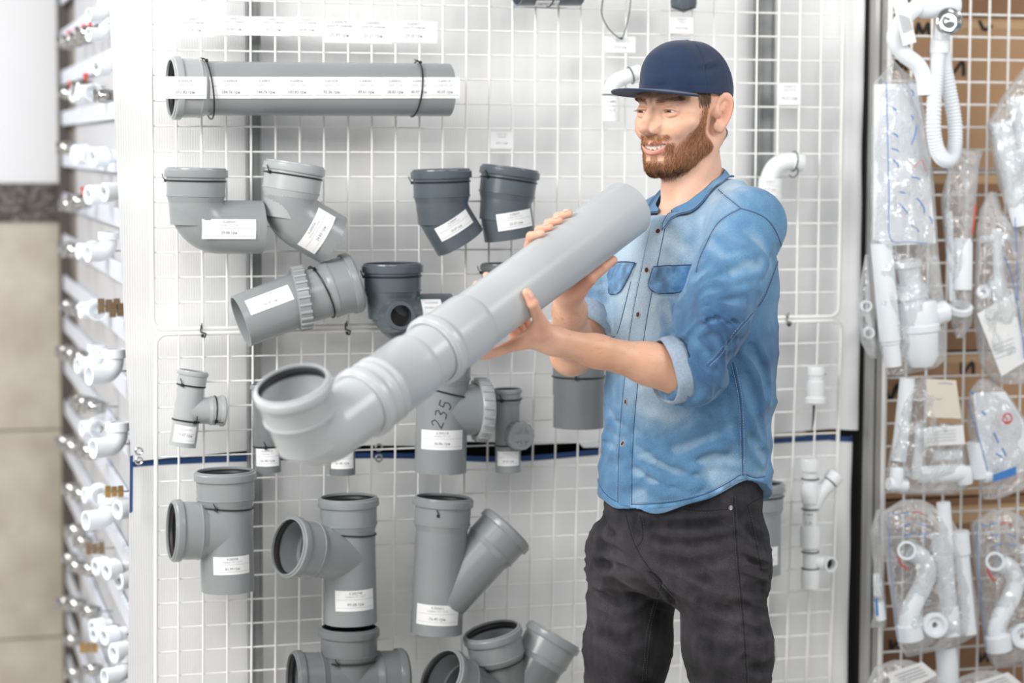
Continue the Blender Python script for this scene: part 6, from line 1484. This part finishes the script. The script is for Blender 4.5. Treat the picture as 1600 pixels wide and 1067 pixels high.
# G: bag with two paper labels
t = bag('clear bag with a cream and a white paper label, trap parts at its bottom', 1452, 670, .09); m = MB(); cyl(m, 1418, 590, 1404, 720, 12, .085); cyl(m, 1438, 660, 1432, 748, 8, .09); cyl(m, 1436, 742, 1506, 738, 14, .09, NUT); cyl(m, 1460, 712, 1500, 710, 8, .085); cyl(m, 1402, 730, 1400, 762, 11, .09, NUT); cyl(m, 1388, 756, 1416, 758, 10, .09); cyl(m, 1505, 728, 1508, 756, 13, .09, NUT); m.build('trap_parts', M_bwp, t)
m = MB(); flat(m, [(1448, 592), (1494, 594), (1502, 654), (1447, 652)], .122); a_ = m.build('cream_label', mat('cream_paper', lin((226, 218, 204)), .6), t, smooth=False); m = MB(); flat(m, [(1447, 653), (1502, 655), (1502, 662), (1447, 660)], .1222); m.build('brown_band', mat('tan_print', lin((170, 138, 104)), .6), a_, smooth=False)
m = MB(); flat(m, [(1443, 668), (1505, 664), (1508, 694), (1444, 697)], .124); b_ = m.build('white_label', M_paper, t, smooth=False); m = MB()
for k_ in range(4): stroke(m, [(1460, 674 + 5 * k_), (1478, 673 + 5 * k_), (1494, 672 + 5 * k_)], .1254, .0005)
stroke(m, [(1463, 622), (1468, 624), (1473, 621)], .1234, .0006); stroke(m, [(1466, 599), (1478, 598), (1488, 600)], .1234, .0006); m.build('label_text', M_ink2, b_)
bagfilm([(588, 1436, 1446), (600, 1418, 1490), (640, 1404, 1502), (700, 1392, 1508), (745, 1384, 1516), (766, 1386, 1508), (772, 1410, 1490)], .07, .055, t, 15.1); m = MB(); m.sweep([W(1441, 591, .08), W(1441, 587, -.022)], .0012, 6); m.build('hook', M_wire, t)
# H: printed bag, lower right
t = bag('clear bag with blue lines and a round red stamp, elbow inside', 1560, 680, .10); m = MB(); flat(m, [(1520, 614), (1570, 612), (1600, 660), (1606, 735), (1548, 748), (1530, 690)], .112); m.build('inner_wrap', M_wbag, t); m = MB(); cyl(m, 1524, 690, 1534, 745, 15, .10); cyl(m, 1536, 745, 1548, 742, 10, .11, NUT); m.build('elbow', M_bwp, t)
fb = bagfilm([(592, 1530, 1545), (612, 1514, 1572), (660, 1511, 1606), (720, 1520, 1616), (760, 1530, 1612), (780, 1536, 1560)], .08, .05, t, 18.4); m = MB(); stroke(m, [(1512, 628), (1522, 660), (1534, 700), (1543, 735)], .138, .0011); flat(m, [(1551, 742), (1588, 728), (1588, 742), (1552, 753)], .138)
for (a, b) in (((1516, 612), (1522, 616)), ((1534, 643), (1540, 648)), ((1553, 676), (1560, 692)), ((1566, 700), (1572, 712)), ((1556, 708), (1566, 714))): stroke(m, [a, b], .138, .0018)
m.build('blue_print', M_pblue, fb); m = MB(); p = W(1574, 654, .138); k = float((p - CAM) @ FWD) / FPX; m.lathe(p, (0, -1, 0), [(0, 9 * k), (.0004, 9 * k), (.0004, 6.5 * k), (0, 6.5 * k)], 28, closed=True); stroke(m, [(1570, 650), (1574, 656), (1571, 660), (1578, 658)], .1385, .0011); m.build('red_stamp', M_pred, fb); m = MB(); m.sweep([W(1537, 594, .09), W(1537, 590, -.022)], .0012, 6); m.build('hook', M_wire, t)
# I, J: twin trap bags
def twin(label, dx, dy, seed, off):
    S = lambda pts: [(u + dx, v + dy) for u, v in pts]; t = bag(label, 1445 + dx, 900 + dy, off)
    m = MB(); wtube(m, S([(1424, 862), (1440, 872), (1448, 892), (1442, 915), (1430, 938), (1420, 962), (1419, 984)]), 15, off + .01); m.build('bend_pipe', M_bwp, t)
    m = MB(); p = W(1417 + dx, 860 + dy, off + .035); q_ = nrm(np.array([-.55, -1, .15])); k = float((p - CAM) @ FWD) / FPX; hollow(m, [p - q_ * .03, p], 15 * k, 4 * k, 28); m.build('mouth', M_bwp, t)
    m = MB(); cyl(m, 1420 + dx, 974 + dy, 1424 + dx, 1000 + dy, 21, off + .01, NUT); m.build('nut', M_bwp, t)
    m = MB(); p = W(1462 + dx, 977 + dy, off + .04); m.lathe(p, (-.2, -1, .1), [(-.03, 18 * k), (.0, 20.5 * k), (.004, 19 * k), (.004, 14 * k), (-.004, 11 * k), (-.004, 5 * k), (-.012, 4 * k)], 32); m.build('drain_cup', M_bwp, t)
    m = MB(); cyl(m, 1471 + dx, 836 + dy, 1486 + dx, 992 + dy, 15, off, [(0, 1.12), (.17, 1.12), (.18, .95), (.24, 1), (.7, .86), (.72, 1.05), (1, 1.05)]); m.build('tail_pipe', M_bwp, t)
    m = MB(); cyl(m, 1500 + dx, 830 + dy, 1514 + dx, 990 + dy, 14, off - .005, [(0, 1.0), (.22, 1.0), (.23, .8), (1, .85)]); cyl(m, 1474 + dx, 785 + dy, 1478 + dx, 836 + dy, 11, off - .005); m.build('extension_pipe', M_bwp, t)
    fb = bagfilm([(780 + dy, 1410 + dx, 1440 + dx), (800 + dy, 1378 + dx, 1480 + dx), (850 + dy, 1380 + dx, 1512 + dx), (920 + dy, 1390 + dx, 1524 + dx), (990 + dy, 1400 + dx, 1530 + dx), (1008 + dy, 1404 + dx, 1500 + dx), (1026 + dy, 1416 + dx, 1424 + dx)], off - .03, .062, t, seed); m = MB()
    for (a, b) in (((1394, 802), (1406, 806)), ((1410, 802), (1420, 800)), ((1410, 822), (1422, 818)), ((1436, 818), (1450, 822)), ((1412, 838), (1428, 832)), ((1434, 836), (1450, 834))): stroke(m, S([a, b]), off + .040, .0012)
    stroke(m, S([(1388, 800), (1390, 860), (1396, 930), (1404, 1000)]), off + .034, .0008); m.build('blue_print', M_pblue, fb); m = MB(); stroke(m, S([(1424, 802), (1434, 800), (1444, 804)]), off + .040, .0014); stroke(m, S([(1404, 872), (1410, 884), (1418, 890)]), off + .036, .0022); m.build('red_print', M_pred, fb)
    m = MB(); m.sweep([W(1425 + dx, 783 + dy, off), W(1425 + dx, 779 + dy, -.022)], .0012, 6); m.build('hook', M_wire, t)
twin('clear bag holding an S-shaped white trap, under the cream paper label', 0, 0, 21.7, .10)
twin('clear bag holding an S-shaped white trap, under the round red stamp', 138, 17, 24.9, .09)
t = bag('slim clear bag of fittings squeezed between metal posts and trap bag', 1380, 880, .06); m = MB(); cyl(m, 1371, 896, 1372, 931, 7, .06, NUT); cyl(m, 1373, 940, 1377, 968, 8, .06); m.build('fittings', M_bwp, t); bagfilm([(796, 1370, 1376), (830, 1360, 1377), (880, 1364, 1379), (960, 1366, 1386), (980, 1360, 1384)], .04, .035, t, 27.3); m = MB(); stroke(m, [(1369, 935), (1370, 950), (1371, 962)], .08, .003); m.build('blue_print', M_pblue, t); m = MB(); m.sweep([W(1375, 798, .05), W(1386, 796, -.022)], .0012, 6); m.build('hook', M_wire, t)
# K: bags cut by the bottom edge
for (dx, dy, lab, sd) in ((0, 0, 'clear bag with a paper label at the bottom edge, next to the posts', 30.1), (134, 16, 'clear bag with a paper label cut by the picture\'s bottom corner', 33.3)):
    t = bag(lab, 1410 + dx, 1060 + dy, .12); m = MB(); cyl(m, 1478 + dx, 1010, 1484 + dx, 1100, 17, .05); cyl(m, 1396 + dx, 1075 + dy, 1450 + dx, 1085 + dy, 16, .11); m.build('pipe_piece', M_bwp, t)
    m = MB(); flat(m, [(1383 + dx, 1053 + dy), (1441 + dx, 1034 + dy), (1465 + dx, 1054 + dy), (1410 + dx, 1084 + dy)], .158); lb = m.build('paper_label', M_paper, t, smooth=False); m = MB()
    for k_ in range(4): stroke(m, [(1398 + dx + 4 * k_, 1056 + dy + 4 * k_), (1420 + dx + 4 * k_, 1048 + dy + 4 * k_), (1438 + dx + 4 * k_, 1042 + dy + 4 * k_)], .1594, .0006)
    m.build('label_text', M_ink, lb); bagfilm([(1031 + dy, 1396 + dx, 1420 + dx), (1042 + dy, 1366 + dx, 1452 + dx), (1070 + dy, 1354 + dx, 1476 + dx), (1130 + dy, 1352 + dx, 1480 + dx), (1180 + dy, 1370 + dx, 1460 + dx)], .10, .055, t, sd); m = MB(); m.sweep([W(1408 + dx, 1034 + dy, .11), W(1408 + dx, 1030 + dy, -.022)], .0012, 6); m.build('hook', M_wire, t)
# ================================================================== side of the stand on the left: a peg rack of small metal and white fittings
RA, RB = np.array([-.045, .26]), np.array([.100, 2.36])
rd = nrm(RB - RA); rn = np.array([-rd[1], rd[0]]); rn = rn if rn[0] < 0 else -rn                 # outward, to the corridor
def RK(u, v, out=0.0):
    d = ray(u, v); p0 = RA + rn * out; t = ((p0 - CAM[:2]) @ rn) / (d[:2] @ rn); return CAM + d * t
rack = thing('peg_rack', 'tall peg rack of small fittings on the stand\'s side, beside the tiled wall', 'rack', (*((RA + RB) / 2), 0))
R3 = np.array([rd[0], rd[1], 0]); N3 = np.array([rn[0], rn[1], 0]); LEN = float(np.linalg.norm(RB - RA))
def rb(m, s0, s1, z0, z1, o0, o1): c = np.array([*(RA + rd * (s0 + s1) / 2), (z0 + z1) / 2]) + N3 * (o0 + o1) / 2; m.box(c, (s1 - s0, abs(o1 - o0), z1 - z0), (R3, N3, np.array([0, 0, 1.]))); return m
M_rackw = mat('pale_perforated_panel', lin((186, 187, 190)), .5); M_rackd = mat('brown_grey_upright', lin((82, 76, 72)), .5); M_gap = mat('taupe_gap', lin((128, 118, 108)), .6)
rb(MB(), 0, LEN * .78, 0, 2.5, -.03, 0).build('panel', M_rackw, rack, smooth=False); rb(MB(), LEN * .78, LEN, 0, 2.5, -.03, -.012).build('panel', M_gap, rack, smooth=False)
rb(MB(), LEN - .06, LEN, 0, 2.5, -.012, .02).build('upright', M_rackd, rack, smooth=False)
M_rail = mat('pale_price_rail', lin((224, 229, 238)), .35); M_railb = mat('blue_rail_mark', lin((150, 170, 205)), .5)
ZR = [RK(114, 180 + 66 * k)[2] for k in range(-3, 14)]
_nt = M_rail.node_tree; _b = _nt.nodes['Principled BSDF']; _tc = _nt.nodes.new('ShaderNodeTexCoord'); _sp = _nt.nodes.new('ShaderNodeSeparateXYZ'); _nt.links.new(_tc.outputs['Object'], _sp.inputs[0])
_dv = _nt.nodes.new('ShaderNodeMath'); _dv.operation = 'MULTIPLY'; _dv.inputs[1].default_value = 21.0; _fr = _nt.nodes.new('ShaderNodeMath'); _fr.operation = 'FRACT'; _lt = _nt.nodes.new('ShaderNodeMath'); _lt.operation = 'LESS_THAN'; _lt.inputs[1].default_value = .13
_nt.links.new(_sp.outputs['Y'], _dv.inputs[0]); _nt.links.new(_dv.outputs[0], _fr.inputs[0]); _nt.links.new(_fr.outputs[0], _lt.inputs[0])
_mx = _nt.nodes.new('ShaderNodeMixRGB'); _mx.inputs[1].default_value = (*lin((224, 229, 238)), 1); _mx.inputs[2].default_value = (*lin((140, 160, 200)), 1); _nt.links.new(_lt.outputs[0], _mx.inputs[0]); _nt.links.new(_mx.outputs[0], _b.inputs['Base Color'])
for z in ZR:
    rb(MB(), .0, LEN - .05, z - .026, z + .014, .004, .012).build('price_rail', M_rail, rack, smooth=False)
M_brass = mat('brass', lin((196, 160, 104)), .3, .9); M_nick = mat('nickel', (.50, .49, .47), .22, 1.0); M_bronze = mat('bronze_nuts', lin((150, 128, 100)), .35, .8); M_red = mat('red_lever', lin((214, 66, 44)), .4)
def hexr(m, c, a, r, L): 
    a = nrm(a); e1 = nrm(np.cross(a, (0.1, .2, 1))); e2 = np.cross(a, e1); P = [[c + a * t + (e1 * math.cos(PI / 3 * k) + e2 * math.sin(PI / 3 * k)) * q for k in range(6)] for t, q in ((0, r * .01), (0, r), (L, r), (L, r * .01))]; m.grid(P, closev=True)
def peg(par, p): m = MB(); m.sweep([p - N3 * .055, p + N3 * .02], .002, 6); m.build('peg', M_nick, par)
def chrome_valve(n, lab, p, s, lever=True, m_=None):
    t = thing(n, lab, 'valve', p, 'metal valves on the side rack'); m = MB(); a = N3; m.lathe(p - a * .02 * s, a, [(0, 0), (0, .011 * s), (.008 * s, .012 * s), (.012 * s, .017 * s), (.026 * s, .019 * s), (.040 * s, .016 * s), (.044 * s, .012 * s), (.055 * s, .012 * s), (.055 * s, .008 * s), (.03 * s, .008 * s)], 20); m.build('valve_body', m_ or M_nick, t); m = MB(); hexr(m, p + a * .028 * s, a, .017 * s, .009 * s); m.build('hex_nut', m_ or M_nick, t, smooth=False); m = MB(); hexr(m, p - a * .018 * s, a, .016 * s, .008 * s); m.build('hex_nut', m_ or M_nick, t, smooth=False)
    if lever: m = MB(); m.sweep([p + (0, 0, .015 * s), p + (0, 0, .028 * s)], .004 * s, 8); m.box(p + np.array((0, 0, .031 * s)), (.036 * s, .012 * s, .007 * s), (R3, N3, (0, 0, 1))); m.build('lever', M_red, t)
    peg(t, p); return t
def white_tee(n, lab, p, s):
    t = thing(n, lab, 'pipe tee', p, 'white fittings on the side rack'); m = MB(); hollow(m, [p - R3 * .03 * s, p + R3 * .03 * s], .017 * s, .005 * s, 24); m.build('barrel', M_bwp, t); m = MB(); q = nrm(N3 + np.array([0, -.3, 0])); hollow(m, [p, p + q * .034 * s], .0165 * s, .005 * s, 24); m.build('branch', M_bwp, t)
    for k in (-1, 1): m = MB(); m.lathe(p + R3 * k * .03 * s, -R3 * k, [(0, .013 * s), (0, .0195 * s), (.012 * s, .0195 * s), (.013 * s, .016 * s)], 22); m.build('collar', M_bwp, t)
    peg(t, p); return t
def white_socket(n, lab, p, s):
    t = thing(n, lab, 'pipe socket', p, 'white fittings on the side rack'); q = nrm(N3 * 1 + np.array([0, -.45, -.05])); m = MB(); m.lathe(p - q * .03 * s, q, [(0, 0), (0, .013 * s), (.02 * s, .014 * s), (.022 * s, .020 * s), (.05 * s, .020 * s), (.052 * s, .018 * s), (.052 * s, .012 * s), (.03 * s, .011 * s), (.03 * s, 0)], 26); m.build('socket', M_bwp, t); peg(t, p); return t
def white_elbow(n, lab, p, s):
    t = thing(n, lab, 'pipe elbow', p, 'white fittings on the side rack'); m = MB(); pts = arc_path(p + (0, 0, .035 * s), p - (0, 0, .004 * s), p + nrm(N3 + np.array((0, -.4, 0))) * .045 * s - (0, 0, .004 * s), .022 * s, 8); hollow(m, pts, .0165 * s, .004 * s, 22); m.build('bend', M_bwp, t); m = MB(); m.lathe(p + (0, 0, .036 * s), (0, 0, -1), [(0, .012 * s), (0, .020 * s), (.014 * s, .020 * s), (.015 * s, .016 * s)], 22); m.build('collar', M_bwp, t); peg(t, p); return t
def hex_union(n, lab, p, s, m_=None):
    t = thing(n, lab, 'union fitting', p, 'metal valves on the side rack'); m = MB()
    for k in range(3): hexr(m, p + N3 * (k * .016 - .02) * s, N3, (.017 - .002 * (k == 1)) * s, .013 * s)
    m.build('union_nuts', m_ or M_bronze, t, smooth=False); peg(t, p); return t
KIND = {'v': (chrome_valve, 'chrome_valve', 'chrome valve with a red lever'), 'c': (lambda n, l, p, s: chrome_valve(n, l, p, s, False), 'chrome_nipple', 'plain chrome connector'), 't': (white_tee, 'white_tee', 'white plastic tee'), 's': (white_socket, 'white_socket', 'white plastic socket'), 'e': (white_elbow, 'white_elbow', 'white plastic elbow'), 'b': (hex_union, 'hex_union', 'bronze-coloured hex union'), 'g': (lambda n, l, p, s: hex_union(n, l, p, s, M_brass), 'brass_union', 'yellow brass union')}
ROWS = [(62, [('v', 108, 68, 1), ('v', 119, 64, 1), ('v', 131, 60, 1), ('v', 141, 52, 1), ('e', 166, 52, 1), ('e', 166, 22, 1)]), (140, [('v', 110, 146, 1), ('s', 124, 148, 1), ('v', 134, 136, 1), ('t', 144, 144, 1.1), ('s', 163, 105, 1), ('c', 168, 150, .9)]),
        (235, [('c', 108, 231, 1), ('s', 130, 240, 1.2), ('t', 143, 244, 1.2), ('s', 159, 245, 1.2)]), (315, [('c', 114, 321, 1.1), ('v', 130, 315, 1.1), ('s', 152, 304, 1.2), ('s', 176, 300, 1.1)]),
        (390, [('c', 112, 388, 1.1), ('c', 122, 392, 1.2), ('t', 146, 392, 1.2), ('e', 170, 392, 1.2)]), (480, [('c', 112, 478, 1), ('c', 124, 485, 1), ('c', 133, 484, 1), ('t', 150, 484, 1.2), ('b', 172, 478, 1.1), ('b', 190, 484, 1.1)]),
        (555, [('c', 107, 549, 1), ('c', 120, 555, 1.1), ('c', 133, 559, 1), ('e', 152, 566, 1.2), ('e', 178, 580, 1.4)]), (632, [('c', 128, 626, .9), ('c', 140, 631, 1.1), ('c', 153, 636, 1)]),
        (690, [('c', 106, 690, 1), ('c', 120, 698, 1.1), ('t', 152, 668, 1.2), ('c', 146, 706, 1.1), ('e', 184, 694, 1.4)]), (768, [('c', 117, 764, 1), ('c', 131, 772, .9), ('t', 156, 772, 1.2), ('g', 180, 768, .9), ('e', 172, 806, 1.4), ('s', 198, 794, 1.2)]),
        (835, [('c', 124, 829, 1.1), ('c', 134, 846, .9), ('b', 150, 857, 1)]), (878, [('c', 113, 872, .9), ('c', 125, 885, 1), ('c', 146, 890, 1), ('s', 162, 884, 1.1), ('s', 180, 890, 1.1), ('s', 199, 905, 1.1)]),
        (945, [('c', 110, 942, 1.2), ('c', 124, 945, 1.1), ('c', 146, 956, 1), ('s', 156, 978, 1), ('s', 176, 992, 1.1), ('s', 192, 1018, 1.2)]), (1002, [('c', 118, 1000, 1), ('g', 140, 1011, 1), ('s', 158, 990, 1)]), (1052, [('c', 121, 1052, 1), ('c', 150, 1046, .9), ('e', 196, 1050, 1.2)])]
ORD = 'first second third fourth fifth sixth'.split(); RW_ = 'topmost second third fourth fifth sixth seventh eighth ninth tenth eleventh twelfth thirteenth fourteenth lowest'.split()
for i, (yv, its) in enumerate(ROWS):
    its = sorted(its, key=lambda q: q[1])
    for j, (k, u, v, s) in enumerate(its):
        fn, n, desc = KIND[k]; p = RK(u, v, .045)
        if p[1] < .26: d_ = nrm(ray(u, v)); p = CAM + d_ * ((.26 - CAM[1]) / d_[1])
        fn(n, f'{desc}, {ORD[j]} from the far end in the {RW_[i]} rack row', p, s * .92)
# ================================================================== camera, light
cd = bpy.data.cameras.new('camera'); cam = bpy.data.objects.new('camera', cd); COL.objects.link(cam)
cd.lens = 85.0; cd.sensor_width = 36.0; cd.sensor_fit = 'HORIZONTAL'; cd.clip_start = .1; cd.clip_end = 60
cam.matrix_world = Matrix(((RGT[0], UPV[0], -FWD[0], CAM[0]), (RGT[1], UPV[1], -FWD[1], CAM[1]), (RGT[2], UPV[2], -FWD[2], CAM[2]), (0, 0, 0, 1)))
SC.camera = cam
cd.dof.use_dof = True; cd.dof.focus_distance = 4.5; cd.dof.aperture_fstop = 2.2; cd.dof.aperture_blades = 9
def area(name, loc, tgt, sx, sy, power, col=(1, 1, 1)):
    l = bpy.data.lights.new(name, 'AREA'); l.shape = 'RECTANGLE'; l.size = sx; l.size_y = sy; l.energy = power; l.color = col
    o = bpy.data.objects.new(name, l); COL.objects.link(o); o.location = loc
    o.rotation_euler = (Vector(tgt) - Vector(loc)).to_track_quat('-Z', 'Y').to_euler(); return o
area('unseen_lamp', (-2.3, -1.7, 2.8), (.3, -.2, 1.1), 1.6, 1.4, 106, (1, .985, .965))
area('unseen_lamp', (-.6, -3.6, 3.0), (.6, -.3, 1.0), 1.8, 1.2, 36, (1, .99, .975))  # added soft front fill, not a real fixture
area('unseen_lamp', (2.2, -2.2, 2.9), (1.6, -.2, .9), 1.4, .9, 34, (1, .985, .965))  # added out of view to brighten the bag stand
area('unseen_lamp', (-1.9, 1.0, 3.0), (-1.4, 1.3, 0), 1.4, 1.2, 54, (1, .99, .98))  # unseen lamp, power set to brighten the tiled wall
w = bpy.data.worlds.new('shop_light'); SC.world = w; w.use_nodes = True
w.node_tree.nodes['Background'].inputs[0].default_value = (.985, .99, 1, 1); w.node_tree.nodes['Background'].inputs[1].default_value = .33
SC.view_settings.view_transform = 'Standard'; SC.view_settings.look = 'None'; SC.view_settings.exposure = 0.12; SC.view_settings.gamma = 1.0
SC.view_settings.use_curve_mapping = False
